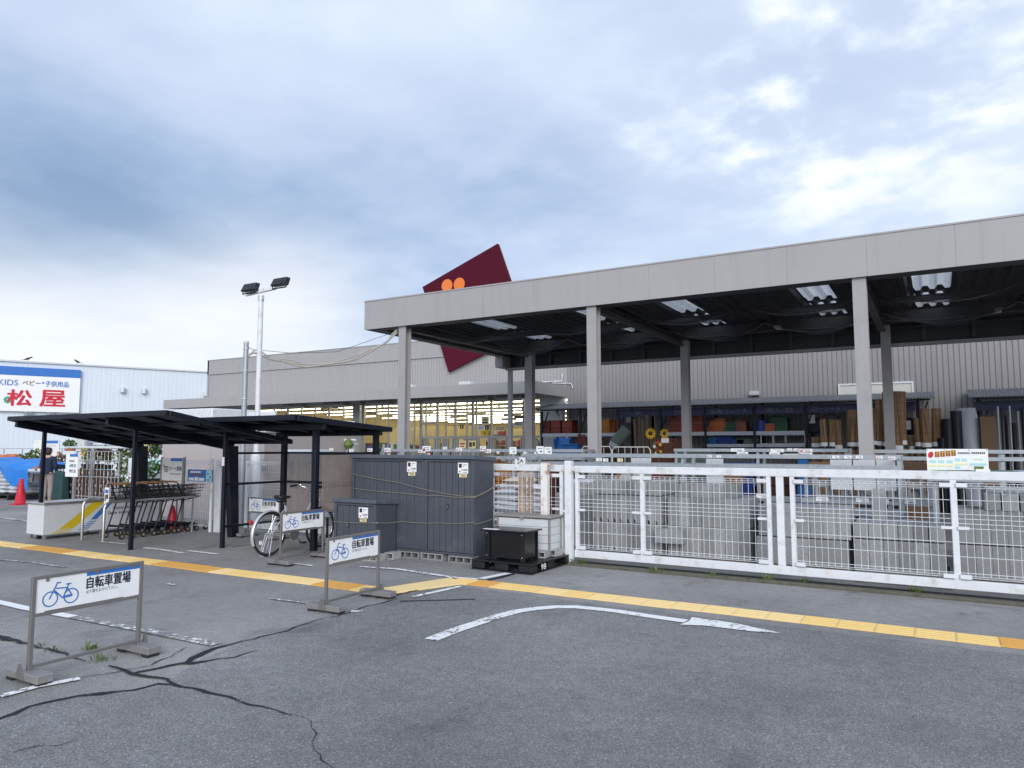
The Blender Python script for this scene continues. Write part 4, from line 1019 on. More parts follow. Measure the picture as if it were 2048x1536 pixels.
# colourful display sign over the gate
YS = 10.8; a, b = AY(1855, 946, YS), AY(1975.5, 898, YS); Wd, Hd = b.x-a.x, b.z-a.z
t = thing('display_sign', 'colourful rectangular sales sign with orange headline, above the gate', 'sign', (a.x, YS, a.z))
mb = MB(); mb.box(0, 0, 0, Wd, .012, Hd); mb.build('sign_board', M['signwhite'], t)
def rects(name, mat, L):
    mb = MB()
    for x, z, w_, h in L: mb.box(x*Wd, -.004, z*Hd, (x+w_)*Wd, -.001, (z+h)*Hd)
    mb.build(name, M[mat], t)
mb = MB(); mb.prism([(.07*Wd+.045*Wd*math.cos(k*.35)+.01*Wd*math.sin(k*.35), -.005, .76*Hd+.13*Hd*math.sin(k*.35)) for k in range(18)][::-1], (0, .003, 0)); mb.build('red_emblem', M['red'], t)
mb = MB(); rr = random.Random(3)
for k in range(4):
    x = .14+k*.09; z = .66+k*.02
    mb.box(x*Wd, -.004, z*Hd, (x+.075)*Wd, -.0015, (z+.23)*Hd)
mb.build('headline', M['crate_o'], t)
mb = MB()
for k in range(4):
    x = .15+k*.09; z = .68+k*.02
    mb.box(x*Wd, -.0065, (z+.13)*Hd, (x+.055)*Wd, -.0045, (z+.16)*Hd); mb.box((x+.02)*Wd, -.0065, z*Hd, (x+.032)*Wd, -.0045, (z+.2)*Hd)
mb.build('headline_strokes', M['sunflower'], t)
rects('print', 'grey_txt', [(.52+k*.028, .80, .02, .07) for k in range(7)]+[(.74+k*.032, .80, .022, .08) for k in range(7)])
rects('tinted_band', 'paint_lt' if 'paint_lt' in M else 'leaf2', [(.77, .16, .15, .14)])
M['palecyan'] = flat('pale_cyan', (.42, .72, .75)); M['palegreen'] = flat('pale_green', (.55, .78, .55)); M['paleyellow'] = flat('pale_yellow', (.85, .82, .42))
rects('cyan_boxes', 'palecyan', [(.05+k*.14, .42, .1, .12) for k in range(3)]+[(.47, .5, .08, .12), (.58, .5, .08, .12), (.70, .34, .27, .09), (.47, .2, .08, .1)])
rects('green_boxes', 'palegreen', [(.04+k*.14, .06, .11, .1) for k in range(3)]+[(.78, .56, .14, .06)])
rects('yellow_boxes', 'paleyellow', [(.03+k*.14, .28, .12, .08) for k in range(3)]+[(.45, .36, .22, .07)])
mb = MB()
for x in (.01, .3, .7, .98): mb.cyl((x*Wd, -.004, .96*Hd), (x*Wd, 0, .96*Hd), .006, 8)
mb.build('eyelet', M['grey_txt'], t)
mb = MB(); mb.box(.1*Wd, .013, -1.27, .1*Wd+.03, .04, Hd*.9); mb.box(.86*Wd, .013, -1.27, .86*Wd+.03, .04, Hd*.9); mb.build('support', M['galv'], t)
# stacked tools/wrapped goods lying along the gate top right
for k, (px_, y_, m_, lab) in enumerate(((1905, 10.2, 'black', 'black folded tarpaulin bundle below the colourful display sign'), (1990, 10.3, 'green_net', 'dark wrapped bundle lying furthest right above the gate'), (2025, 10.5, 'clearwrap', 'grey plastic wrapped bundle at the right edge above the gate'), (1940, 10.4, 'green_net', 'green mesh roll in front of the display sign'))):
    p = AY(px_, 947, y_); mb = MB(); L = .26
    mb.tube([(-L, 0, -.01), (-L*.5, 0, .012), (0, .01, 0), (L*.5, 0, .015), (L, 0, -.005)], .035, 8); mb.tube([(-L*.8, .05, .02), (L*.7, .06, .03)], .022, 7); mb.tube([(-L*.9, -.05, -.005), (L*.9, -.045, .005)], .02, 7)
    tag(mb.build('bundle', M[m_], loc=(p.x, y_, p.z-.01), smooth=50), lab, 'bundle')
p = AY(1966, 942, 10.15); mb = MB(); mb.box(-.07, -.004, -.022, .07, .004, .022); tag(mb.build('price_card', M['white'], loc=p), 'blank white card at the lower corner of the display sign', 'card')
mb = MB(); mb.box(-.75, -.1, 0, .9, .5, .03); mb.box(-.7, 0, -1.18, -.64, .06, -.001); mb.box(.8, 0, -1.18, .86, .06, -.001); mb.box(-.7, .4, -1.18, -.64, .46, -.001); mb.box(.8, .4, -1.18, .86, .46, -.001)
tag(mb.build('display_table', M['galv'], loc=(.62, 10.15, AY(1940, 957, 10.3).z-.03)), 'galvanised table carrying the bundles behind the gate', 'table')

# ================================================================ roofed shelf bays along the wall
YH0, YH1 = 22.0, 23.35
def lean_to(label, x0, x1, posts, zf, zr):
    t = thing('shelf_bay', label, 'shelving', (x0, YH0, 0), 0, 'roofed shelf bays along the wall'); W = x1-x0
    mb = MB(); n = int(W/.038); vs = []
    for i in range(n+1):
        x = W*i/n; dz = .012*math.cos(i*math.pi/1.0)
        vs += [(x, -.25, zf+dz), (x, YH1-YH0, zr+dz)]
    mb._add(vs, [(2*i, 2*i+2, 2*i+3, 2*i+1) for i in range(n)]); mb._add([(a, b, c-.012) for a, b, c in vs], [(2*i, 2*i+1, 2*i+3, 2*i+2) for i in range(n)])
    mb.build('roof_sheet', M['galv_dark'], t, smooth=None)
    mb = MB(); mb.box(.1, -.03, zf-.05, W-.1, .03, zf-.014); mb.box(.1, 1.2, zr-.09, W-.1, 1.26, zr-.04); mb.build('roof_beam', M['black'], t)
    mb = MB()
    for p in posts:
        for dy in (0, 1.2): mb.box(p-x0-.035, dy, 0, p-x0+.035, dy+.06, (zf-.06 if dy == 0 else zr-.1))
    mb.build('upright', M['shelter'], t)
    mb = MB()
    for p in posts: mb.bar((p-x0+.036, .03, 2.2), (p-x0+.25, .03, zf-.08), .03, .04)
    mb.build('brace', M['shelter'], t)
    return t
M['galv_dark'] = paint('weathered_roof_sheet', (.13, .14, .155), .6, .2, var=.4, sc_=5, dirt=(.36,.37,.38), dirt_amt=.5)
hx = lambda px, Y=YH0: AY(px, 850, Y).x
posts_h = [hx(1083), hx(1160), hx(1237), hx(1322), hx(1411), hx(1509), hx(1612), hx(1722), hx(1836)]
lt = lean_to('long roofed shelf bays with navy name boards along the ribbed wall', hx(1070), hx(1872), posts_h, 2.88, 3.14)
x0l = hx(1070)
mbs = MB(); mbl = MB()
for a, b in zip(posts_h, posts_h[1:]):
    i = posts_h.index(a)
    if i in (2, 6, 7): continue
    mbs.box(a-x0l+.04, .0, 1.98, b-x0l-.04, 1.19, 2.03); mbl.box(a-x0l+.04, -.03, 1.95, b-x0l-.04, -.002, 2.06)
    if i in (4, 5): mbs.box(a-x0l+.04, .0, 1.62, b-x0l-.04, 1.19, 1.66); mbl.box(a-x0l+.04, -.03, 1.6, b-x0l-.04, -.002, 1.69)
mbs.build('shelf_board', M['galv_dark'], lt); mbl.build('shelf_beam', M['galv'], lt)
for i, s in ((2, '杭'), (3, '竹木'), (4, '収穫コンテナ'), (5, '流し台'), (6, 'ローリータンク')):
    a, b = posts_h[i]-x0l+.05, posts_h[i+1]-x0l-.05
    mb = MB(); mb.box(a, -.05, 2.56, b, -.032, 2.80); bd = mb.build('name_board', M['navyboard'], lt)
    n = len(s); ww = min((b-a)*.8, n*.26); t = MB(); letter(t, s, ((a+b)/2-ww/2, -.053, 2.60), (1,0,0), (0,0,1), ww, .15, .01); t.build('lettering', M['board_ink'], bd)
mb = MB(); mb.box(posts_h[7]-x0l+.05, -.05, 2.56, posts_h[8]-x0l-.05, -.032, 2.80); mb.build('name_board', M['navyboard'], lt)
xr0 = AY(1937, 800, YH0).x
l2 = lean_to('short roofed shelf bay at the right end of the wall, over metal pipes', xr0, 6.0, [xr0+.25, xr0+2.4, 5.8], 2.86, 3.16)
mb = MB(); mb.box(.12, -.05, 2.52, 5.0, -.032, 2.76); mb.build('name_board', M['navyboard'], l2)

# crates
crate_p = {}
def crate(mat, x, y, z, w_, d, h, label, group):
    k = (mat, w_, d, h)
    if k not in crate_p:
        mb = MB(); t_ = .025
        mb.box(-w_/2+.015, -d/2+.015, 0, w_/2-.015, d/2-.015, .02)
        mb.box(-w_/2+.015, -d/2+.015, .021, w_/2-.015, -d/2+.03, h-.05); mb.box(-w_/2+.015, d/2-.03, .021, w_/2-.015, d/2-.015, h-.05)
        mb.box(-w_/2+.015, -d/2+.031, .021, -w_/2+.03, d/2-.031, h-.05); mb.box(w_/2-.03, -d/2+.031, .021, w_/2-.015, d/2-.031, h-.05)
        for xx in (-w_/2, w_/2-.03):
            for yy in (-d/2, d/2-.03): mb.box(xx, yy, 0, xx+.03, yy+.03, h-.051)
        for z_ in (.0, h-.049): mb.box(-w_/2-.003, -d/2-.003, z_, w_/2+.003, -d/2+.012, z_+.045); mb.box(-w_/2-.003, d/2-.012, z_, w_/2+.003, d/2+.003, z_+.045); mb.box(-w_/2-.003, -d/2+.0125, z_, -w_/2+.012, d/2-.0125, z_+.045); mb.box(w_/2-.012, -d/2+.0125, z_, w_/2+.003, d/2-.0125, z_+.045)
        mb.box(-w_*.16, -d/2+.002, h*.42, w_*.16, -d/2+.014, h*.62)
        for k2 in (-.32, .32): mb.box(w_*k2-.008, -d/2+.004, .046, w_*k2+.008, -d/2+.0145, h-.05)
        o = crate_p[k] = mb.build('crate', M[mat], bevel=.004)
    else: o = crate_p[k].copy(); COL.objects.link(o)
    o.location = (x, y, z); o.rotation_euler = (0, 0, rnd.uniform(-.03, .03)); return tag(o, label, 'crate', group)
def crate_row(pxs, z0, rows, mat, w_, h, lab, grp, y=YH0+.4):
    for r in range(rows):
        for px_ in pxs: crate(mat, hx(px_, y), y, z0+r*(h+.004), w_, .5, h, lab % ('upper' if r else 'lower'), grp)
crate_row([1096, 1117.5, 1140], 2.031, 2, 'crate_r', .36, .24, 'dark red crate in the %s row on the shelf nearest the entrance', 'dark red crates nearest the entrance')
crate_row([1199, 1216], 2.031, 2, 'crate_y', .30, .24, 'amber crate in the %s row behind the second front post', 'amber crates')
crate('crate_o', hx(1229, 22.6), 22.6, 2.031, .28, .5, .45, 'deep orange crate beside the amber crates', 'orange crates')
crate_row([1351, 1366, 1391, 1403], 2.031, 2, 'crate_r', .28, .26, 'red-orange crate in the %s row around the rear canopy post', 'red-orange crates by the rear post')
crate_row([1424], 2.031, 2, 'crate_o', .30, .19, 'orange crate, %s of the left pair above the blue tubs', 'orange crates')
crate_row([1444], 2.031, 2, 'crate_o', .32, .22, 'orange crate, %s of the taller pair above the blue tubs', 'orange crates')
crate_row([1463], 2.031, 2, 'crate_g', .34, .165, 'green crate, %s of the pair beside the orange crates', 'green crates')
crate('crate_o', hx(1540, 22.4), 22.4, 2.031, .30, .4, .26, 'single orange crate beside the big green container', 'orange crates')
def tank(px_, y, z, w_, d, h, mat, label, cat='container', lid=True):
    t = thing('container', label, cat, (hx(px_, y), y, z))
    mb = MB(); mb.box(-w_/2, -d/2, 0, w_/2, d/2, h); mb.build('body', M[mat], t, bevel=.05, seg=3)
    mb = MB(); mb.bar((-w_*.3, -d/2-.004, h*.2), (w_*.3, -d/2-.004, h*.8), .02, .03, (0,1,0)); mb.bar((w_*.3, -d/2-.012, h*.2), (-w_*.3, -d/2-.012, h*.8), .02, .03, (0,1,0)); mb.build('rib', M[mat], t)
    if lid: mb = MB(); mb.lathe([(.08, h), (.08, h+.03)], (0, 0, 0), 12); mb.build('cap', M['black'], t)
    return t
tank(1483, 22.45, 2.031, .36, .5, .38, 'redwood', 'dusty pink-brown container at the right end of the orange crate shelf', lid=False)
tank(1560, 22.5, 2.031, .5, .5, .48, 'crate_g', 'big dark green container on the shelf beside the bamboo rolls', lid=False)
tank(1632, 22.5, 2.0, .42, .45, .42, 'shelter', 'black tank with a pale label left of the black backpack sprayer')
tank(1818, 22.6, 1.93, .40, .4, .45, 'shelter', 'black tank with a pale label between the tall and right bamboo rolls')
for px_, nm in ((1624, 'left'), (1815, 'right')):
    p = AY(px_, 838 if px_ < 1700 else 850, 22.25); mb = MB(); mb.box(-.08, -.004, -.12, .08, .004, .12); tag(mb.build('paper_tag', M['lightgrey'], loc=p), 'pale label on the '+('tank beside the short bamboo rolls' if px_ < 1700 else 'tank beside the right bamboo rolls'), 'label')
mb = MB(); mb.prism([(-.22, -.12, 0), (.22, -.12, 0), (.22, -.12, .3), (.13, -.12, .46), (-.13, -.12, .46), (-.22, -.12, .3)], (0, .24, 0)); mb.tube([(-.1, -.1, .46), (-.06, -.12, .52), (.06, -.12, .52), (.1, -.1, .46)], .015, 6)
o = mb.build('sprayer', M['black'], loc=(hx(1665, 22.4), 22.4, 2.02), bevel=.02); tag(o, 'black arched sprayer case with a handle, above the short bamboo rolls', 'sprayer')
# tubs
def tub(px_, y, z, r, h, mat, label, tilt=0):
    mb = MB(); mb.lathe([(r*.78, 0), (r, h), (r*1.06, h), (r*1.06, h-.02)], n=20); n_ = len(mb.v)
    mb.lathe([(r*.74, .02), (r*.95, h*.99)], n=20)
    o = mb.build('tub', M[mat], loc=(hx(px_, y), y, z), smooth=40); o.rotation_euler = (tilt, 0, 0); return tag(o, label, 'tub', 'blue tubs on the lower shelf')
tub(1428, 22.4, 1.665, .24, .22, 'bluetub', 'round blue tub standing upright on the lower shelf')
tub(1450, 22.35, 1.90, .25, .14, 'deepblue', 'round deep blue tub turned with its open face forward', tilt=R(80))
mb = MB(); mb.prism([(-.24, -.2, 0), (.24, -.2, 0), (.28, -.2, .18), (-.28, -.2, .18)], (0, .4, 0)); tag(mb.build('tub', M['deepblue'], loc=(hx(1473, 22.4), 22.4, 1.665), bevel=.02), 'rectangular deep blue tub beside the tilted round tub', 'tub', 'blue tubs on the lower shelf')
mb = MB(); mb.prism([(-.3, -.2, 0), (.3, -.2, 0), (.33, -.2, .2), (-.33, -.2, .2)], (0, .4, 0)); tag(mb.build('tub', M['green_net'], loc=(hx(1496, 22.4), 22.4, 1.665), bevel=.02), 'dark grey-green rectangular tub at the right of the blue tubs', 'tub', 'blue tubs on the lower shelf')
tub(1519, 22.3, 1.95, .22, .42, 'deepblue', 'hanging blue wrapped bucket left of the single orange crate')
# sink units (flat silver frames)
for px_, w_, lab in ((1533, .36, 'left'), (1558, .36, 'middle'), (1590, .55, 'wide right')):
    mb = MB(); z0, z1 = 0, .3
    for a in ((-w_/2, 0, z0, w_/2, .03, z0+.03), (-w_/2, 0, z1-.03, w_/2, .03, z1), (-w_/2, 0, z0+.031, -w_/2+.03, .03, z1-.031), (w_/2-.03, 0, z0+.031, w_/2, .03, z1-.031), (-w_/2+.031, .02, z0+.031, w_/2-.031, .4, z0+.04)): mb.box(*a)
    tag(mb.build('sink_unit', M['steel'], loc=(hx(px_, 22.1), 22.1, 1.665)), lab+' silver sink unit on the shelf under the single orange crate', 'sink', 'silver sink units')
# blue wheelbarrow tray and box near the entrance
p = hx(1125, 21.6)
mb = MB(); mb.prism([(-.3, 0, 0), (.3, 0, 0), (.24, .18, .52), (-.24, .18, .52)], (0, .05, 0)); mb.prism([(-.3, 0, .05), (-.24, .18, .52), (-.3, -.1, .45)], (.02, 0, 0)); mb.prism([(.28, 0, .05), (.22, .18, .52), (.28, -.1, .45)], (.02, 0, 0)); mb.box(-.32, -.35, 0, .32, -.001, .05)
o = mb.build('wheelbarrow_tray', M['bluetub'], loc=(p, 21.6, 1.40), bevel=.03, seg=2); tag(o, 'bright blue tray leaning upright near the entrance', 'tray')
mb = MB(); mb.prism([(-.26, -.2, 0), (.26, -.2, 0), (.30, -.2, .3), (-.30, -.2, .3)], (0, .4, 0)); mb.box(-.32, -.22, .301, .32, .22, .34)
tag(mb.build('blue_box', M['bluetub'], loc=(hx(1143, 21.4), 21.4, 1.36), bevel=.015), 'blue plastic box beside the leaning blue tray', 'box')
mb = MB(); mb.box(-.9, -.3, 0, .9, .35, 1.35); tag(mb.build('plinth', M['wood'], loc=(hx(1130, 21.7), 21.7, 0)), 'dark display plinth under the blue tray and box', 'plinth')

# bamboo screens standing in rolls
def roll(px_, y, z0, h, r, label, band=.45, lean=0.0, mat='bamboo', n=18, grp='standing bamboo screen rolls'):
    t = thing('bamboo_roll', label, 'bamboo roll', (hx(px_, y), y, z0), rnd.uniform(0, 6), grp)
    mb = MB(); vs = []; m_ = 40
    for k in range(2):
        for i in range(m_):
            a = 2*math.pi*i/m_; rr = r*(1+.035*(i % 2)); vs.append((rr*math.cos(a)+(lean*k), rr*math.sin(a), h*k))
    mb._add(vs, [(i, (i+1) % m_, m_+(i+1) % m_, m_+i) for i in range(m_)]+[tuple(m_+i for i in range(m_))]); mb.build('screen', M[mat], t)
    if band:
        for z, hh, mt in ((band, .10, 'white'), (band-.09, .09, 'black')):
            mb = MB(); mb.tube([(lean*z/h, 0, z), (lean*(z+hh)/h, 0, z+hh)], r*1.06, 16); mb.build('label_band', M[mt], t, smooth=50)
    t.rotation_euler = (rnd.uniform(-.012, .004), rnd.uniform(-.028, .028), rnd.uniform(-.3, .3)); return t
def rl(px_, top, lab, r=.085, y=20.6, bandz=1.62, lean=0):
    h = AY(px_, top, y).z
    roll(px_, y, 0, h, r, lab, band=bandz, lean=lean)
for k, (px_, top) in enumerate(((1626, 874), (1636, 876), (1645, 873))): rl(px_, top, 'short thin bamboo roll, lowest group at the left of the screens', .08, 20.9, 1.60)
for k, (px_, top) in enumerate(((1650, 838), (1663, 839), (1677, 840))): rl(px_, top, ('first', 'second', 'third')[k]+' of three waist-high bamboo rolls below the black sprayer case', .095 if k == 2 else .08, 20.4, (1.62, 1.62, 1.55)[k])
rl(1698, 820, 'bamboo roll just left of the third front post', .09, 20.5, 1.62); rl(1709, 820, 'bamboo roll half hidden by the third front post, left side', .085, 20.9, 1.62)
rl(1741, 816, 'bamboo roll just right of the third front post', .10, 20.4, 1.66); rl(1756, 800, 'taller bamboo roll second right of the third front post', .10, 20.4, 1.64)
for k, (px_, top, r_) in enumerate(((1775, 784, .115), (1790, 783, .13), (1800, 783, .10))): rl(px_, top, ('left', 'middle', 'right')[k]+' one of the tallest bamboo rolls, standing higher than the shelf roof', r_, 20.2, (1.62, 1.54, 1.66)[k])
rl(1840, 836, 'slim bamboo roll left of the right-hand pair', .085, 20.5, 1.62); rl(1826, 875, 'short bamboo roll in the gap beside the right-hand pair', .07, 20.6, 1.52)
rl(1853, 817, 'left bamboo roll of the right-hand pair', .105, 20.4, 1.60); rl(1869, 817, 'right bamboo roll of the right-hand pair', .105, 20.6, 1.62)
# dark rolls, wrapped sheet, cardboard and pipes at the right
for px_, top, r_, lab in ((1895, 838, .13, 'shorter black sheet roll left of the plastic wrap'), (1913, 822, .12, 'taller black sheet roll against the plastic wrap'), (1883, 876, .1, 'lowest black sheet roll beside the bamboo')):
    y = 20.5; mb = MB(); mb.tube([(0, 0, 0), (0, 0, AY(px_, top, y).z)], r_, 16); tag(mb.build('sheet_roll', M['shelter'], loc=(hx(px_, y), y, 0), smooth=50), lab, 'roll', 'black sheet rolls')
mb = MB(); y = 20.6; vs = []; nn = 14
for j in range(12):
    z = j/11*(AY(1935, 816, y).z); f_ = 1-.35*(j/11)**2
    for i in range(nn):
        a = 2*math.pi*i/nn; rr = .30*f_*(1+.12*math.sin(3*a+j*.9)+rnd.uniform(-.06, .06)); vs.append((rr*math.cos(a)-.13*(j/11), .18*rr/.3*math.sin(a), z))
mb._add(vs, [(j*nn+i, j*nn+(i+1) % nn, (j+1)*nn+(i+1) % nn, (j+1)*nn+i) for j in range(11) for i in range(nn)]+[tuple(11*nn+i for i in range(nn))])
tag(mb.build('wrapped_bundle', M['clearwrap'], loc=(hx(1946, y), y, 0), smooth=70), 'tall bundle in crumpled white plastic wrap beside the black rolls', 'bundle')
x0_, x1_ = hx(1961, 20.4), hx(1991, 20.4); zt_ = AY(1975, 833, 20.4).z; mb = MB(); mb.box(0, 0, 0, x1_-x0_, .3, zt_); mb.box(.02, -.002, .3, .16, -.0005, .42)
tag(mb.build('carton', M['card'], loc=(x0_, 20.4, 0), bevel=.01), 'tall brown cardboard carton standing beside the plastic wrapped bundle', 'carton')
for i, px_ in enumerate((1996, 2003, 2011, 2020, 2027, 2036, 2046, 2054)):
    y = 21.3+.15*(i % 3); mb = MB(); h = AY(px_, (812, 815, 830, 811, 845, 822, 814, 812)[i], y).z; mb.tube([(0, 0, 0), (.03, .25, h)], (.02, .02, .035, .02, .05, .025, .04, .03)[i], 8)
    tag(mb.build('metal_pipe', M[('galv', 'shelter', 'shelter', 'galv', 'black', 'galv', 'shelter', 'galv')[i]], loc=(hx(px_, y), y, 0)), ('silver', 'dark')[i in (1, 2, 4, 6)]+' pipe leaning in the short roofed bay at the right end', 'pipe', 'pipes leaning in the short roofed bay')
# timber stakes, lattice screens, wire cage, sunflower spinners
for i, (px_, top, r_, m_) in enumerate(((1276, 836, .035, 'plank'), (1282, 834, .04, 'wood'), (1287, 837, .035, 'plank'), (1297, 829, .05, 'wood'), (1303, 827, .05, 'wood'), (1309, 828, .045, 'plank'), (1314, 831, .04, 'wood'), (1240, 836, .03, 'brownwood'), (1246, 845, .03, 'brownwood'))):
    y = 21.7; h = AY(px_, top, y).z; mb = MB(); a = rnd.uniform(-.12, .06); mb.prism([(-r_, -.03, 0), (r_, -.03, 0), (r_*.9+a, -.03, h-.1), (a, -.03, h), (-r_*.9+a, -.03, h-.08)], (0, .05, 0))
    tag(mb.build('wood_stake', M[m_], loc=(hx(px_, y), y, 0)), 'rough wooden stake in the bunch behind the sunflower spinners' if i < 7 else 'dark stake leaning beside the amber crates', 'stake', 'rough wooden stakes')
def lattice(name, label, x0, x1, y, z0, z1, mat, step=.14, w_=.045, rz=0.0, grp=None):
    t = thing(name, label, 'lattice screen', (x0, y, z0), rz, grp); W, H = x1-x0, z1-z0
    mb = MB(); fw = .05
    mb.box(0, -.02, 0, fw, .02, H); mb.box(W-fw, -.02, 0, W, .02, H); mb.box(fw+.001, -.02, 0, W-fw-.001, .02, fw); mb.box(fw+.001, -.02, H-fw, W-fw-.001, .02, H); mb.build('frame', M[mat], t)
    for sgn_, dy in ((1, -.008), (-1, .006)):
        mb = MB(); c = -H if sgn_ > 0 else 0
        k = -int(H/step)-1
        while k*step < W+H:
            # line x = k*step + sgn*(z)
            za, zb_ = fw, H-fw
            xs = lambda z: k*step+(z if sgn_ > 0 else H-z)-(0)
            pts = []
            xa, xb = xs(za), xs(zb_)
            lo, hi = (fw, W-fw)
            ta, tb = 0.0, 1.0
            if abs(xb-xa) > 1e-6:
                t1, t2 = (lo-xa)/(xb-xa), (hi-xa)/(xb-xa)
                ta, tb = max(0, min(t1, t2)), min(1, max(t1, t2))
            if tb-ta > .03:
                A = (xa+(xb-xa)*ta, dy, za+(zb_-za)*ta); B = (xa+(xb-xa)*tb, dy, za+(zb_-za)*tb); mb.bar(A, B, .012, w_, (0, 0, 1)) if False else mb.bar(A, B, w_, .012, (0, 1, 0))
            k += 1
        if mb.v: mb.build('slats', M[mat], t)
    return t
lattice('lattice_screen', 'red-brown lattice screen behind the sunflower spinners', hx(1302, 19.0), hx(1364, 19.0), 19.0, .3, AY(1330, 877, 19).z, 'redwood', .15, .08)
lattice('lattice_screen', 'dark lattice screen under the amber crates, behind the green net roll', hx(1190, 22.0), hx(1232, 22.0), 21.95, .9, 1.92, 'brownwood', .14, .06)
lattice('lattice_screen', 'narrow dark red lattice screen left of the second front post', hx(1155, 21.5), hx(1170, 21.5), 21.5, .8, 2.0, 'rust_red', .12, .05)
def wire_cage(x0, x1, y, z1, label):
    t = thing('wire_cage', label, 'cage', (x0, y, 0)); W = x1-x0; mb = MB()
    mb.tube([(0, 0, 0), (0, 0, z1-.08), (.05, 0, z1), (W-.05, 0, z1), (W, 0, z1-.08), (W, 0, 0)], .013, 6); mb.build('frame', M['cream'], t)
    mb = MB(); n = int(W/.16)
    for i in range(1, n): mb.tube([(W*i/n, 0, .2), (W*i/n, 0, z1)], .006, 4, cap=False)
    mb.tube([(0, 0, .8), (W, 0, .8)], .008, 4); mb.build('wires', M['cream'], t)
wire_cage(hx(1163, 16.5), hx(1222, 16.5), 16.5, AY(1200, 893, 16.5).z, 'cream wire display cage behind the second front post')
wire_cage(hx(1224, 16.4), hx(1300, 16.4), 16.4, AY(1260, 894, 16.4).z, 'wider cream wire cage right of the second front post, before the lattice')
t = thing('net_roll', 'dark green net roll leaning with pale wrapping at its foot', 'roll', (hx(1228, 19.5), 19.5, AY(1225, 893, 19.5).z))
mb = MB(); mb.tube([(.02, 0, .1), (.34, .15, .5)], .17, 14); mb.build('net', M['green_net'], t, smooth=50); mb = MB(); mb.tube([(-.05, -.02, -.02), (.03, 0, .1)], .13, 12, r1=.165); mb.build('wrapping', M['clearwrap'], t, smooth=50)
def spinner(px, py, r, y, kind, label):
    p = AY(px, py, y); t = thing('sunflower_spinner' if kind == 's' else 'pinwheel', label, 'garden spinner', p, 0, 'garden spinners')
    if kind == 's':
        mb = MB()
        for k in range(16):
            a = k*math.pi/8+rnd.uniform(-.08, .08); d = Vector((math.cos(a), 0, math.sin(a))); e = Vector((-d.z, 0, d.x))
            for s_ in (0,): mb.poly([d*.05, d*r*.6-e*r*.17+Vector((0, -.03, 0)), d*r*1.05, d*r*.6+e*r*.17])
        mb.build('petals', M['sunflower'], t); mb = MB(); mb.prism([(r*.3*math.cos(k*math.pi/6), -.03, r*.3*math.sin(k*math.pi/6)) for k in range(12)][::-1], (0, .02, 0)); mb.build('centre', M['brown'], t)
    else:
        for k, m_ in enumerate(('sunflower', 'red', 'leaf2', 'white', 'crate_y', 'rust_red')):
            a = k*math.pi/3+.3; c = Vector((math.cos(a)*r*.6, 0, math.sin(a)*r*.6)); mb = MB(); mb.prism([(c.x+r*.33*math.cos(q*math.pi/6), -.02, c.z+r*.36*math.sin(q*math.pi/6)) for q in range(12)][::-1], (0, .015, 0)); mb.build('blade', M[m_], t)
        mb = MB(); mb.cyl((0, -.04, 0), (0, .01, 0), .04, 10); mb.build('hub', M['brown'], t)
    mb = MB(); mb.tube([(0, .02, 0), (0, .02, -p.z)], .012, 6); mb.build('stem', M['stem'], t)
spinner(1301, 867, .155, 18.6, 's', 'left, larger sunflower spinner above the red-brown lattice'); spinner(1329, 867, .135, 18.6, 's', 'right, smaller sunflower spinner above the white price card')
spinner(1315, 891, .13, 18.2, 'p', 'multicoloured pinwheel in front of the red-brown lattice, upper of two'); spinner(1317, 905, .11, 18.2, 'p', 'multicoloured pinwheel in front of the red-brown lattice, lower of two')
p = AY(1330, 881, 18.3); mb = MB(); mb.box(-.10, -.004, -.06, .10, .004, .06); tag(mb.build('price_card', M['white'], loc=p), 'white price card below the smaller sunflower spinner', 'card')
# loose dark goods at mid depth under the canopy so that the yard reads as stocked
for i, (px_, y, w_, d, h, m_, lab) in enumerate(((1180, 17.5, .8, .5, 1.3, 'black', 'black crate pile behind the second front post'), (1390, 18.5, 1.0, .6, 1.5, 'green_net', 'grey-green cabinet before the blue tubs'), (1480, 17.0, .9, .5, 1.25, 'deepblue', 'deep blue drum box under the middle of the far rack'), (1560, 17.0, 1.2, .5, 1.2, 'brownwood', 'dark brown goods box under the sink units'), (1605, 15.5, .25, .25, 1.35, 'bluetub', 'blue column of goods beside the red notice'), (1640, 16.0, .5, .5, 1.3, 'card', 'brown carton pile right of the blue column'), (1825, 14.2, .5, .4, 1.35, 'wood', 'brown box left of the display sign'), (1800, 14.6, .5, .4, 1.42, 'redwood', 'reddish box second left of the display sign'), (1010, 15.5, .5, .4, 1.2, 'crate_y', 'amber goods box behind the thin canopy post'), (975, 15.5, .8, .5, 1.05, 'black', 'black goods box left of the amber box'), (1130, 14.5, .9, .5, 1.2, 'black', 'black display box below the blue tray'))):
    mb = MB(); mb.box(-w_/2, -d/2, 0, w_/2, d/2, h*.62); mb.box(-w_/2+.02, -d/2+.02, h*.625, w_/2-.05, d/2-.02, h)
    tag(mb.build('goods_box', M[m_], loc=(hx(px_, y), y, 0), bevel=.02), lab, 'box')
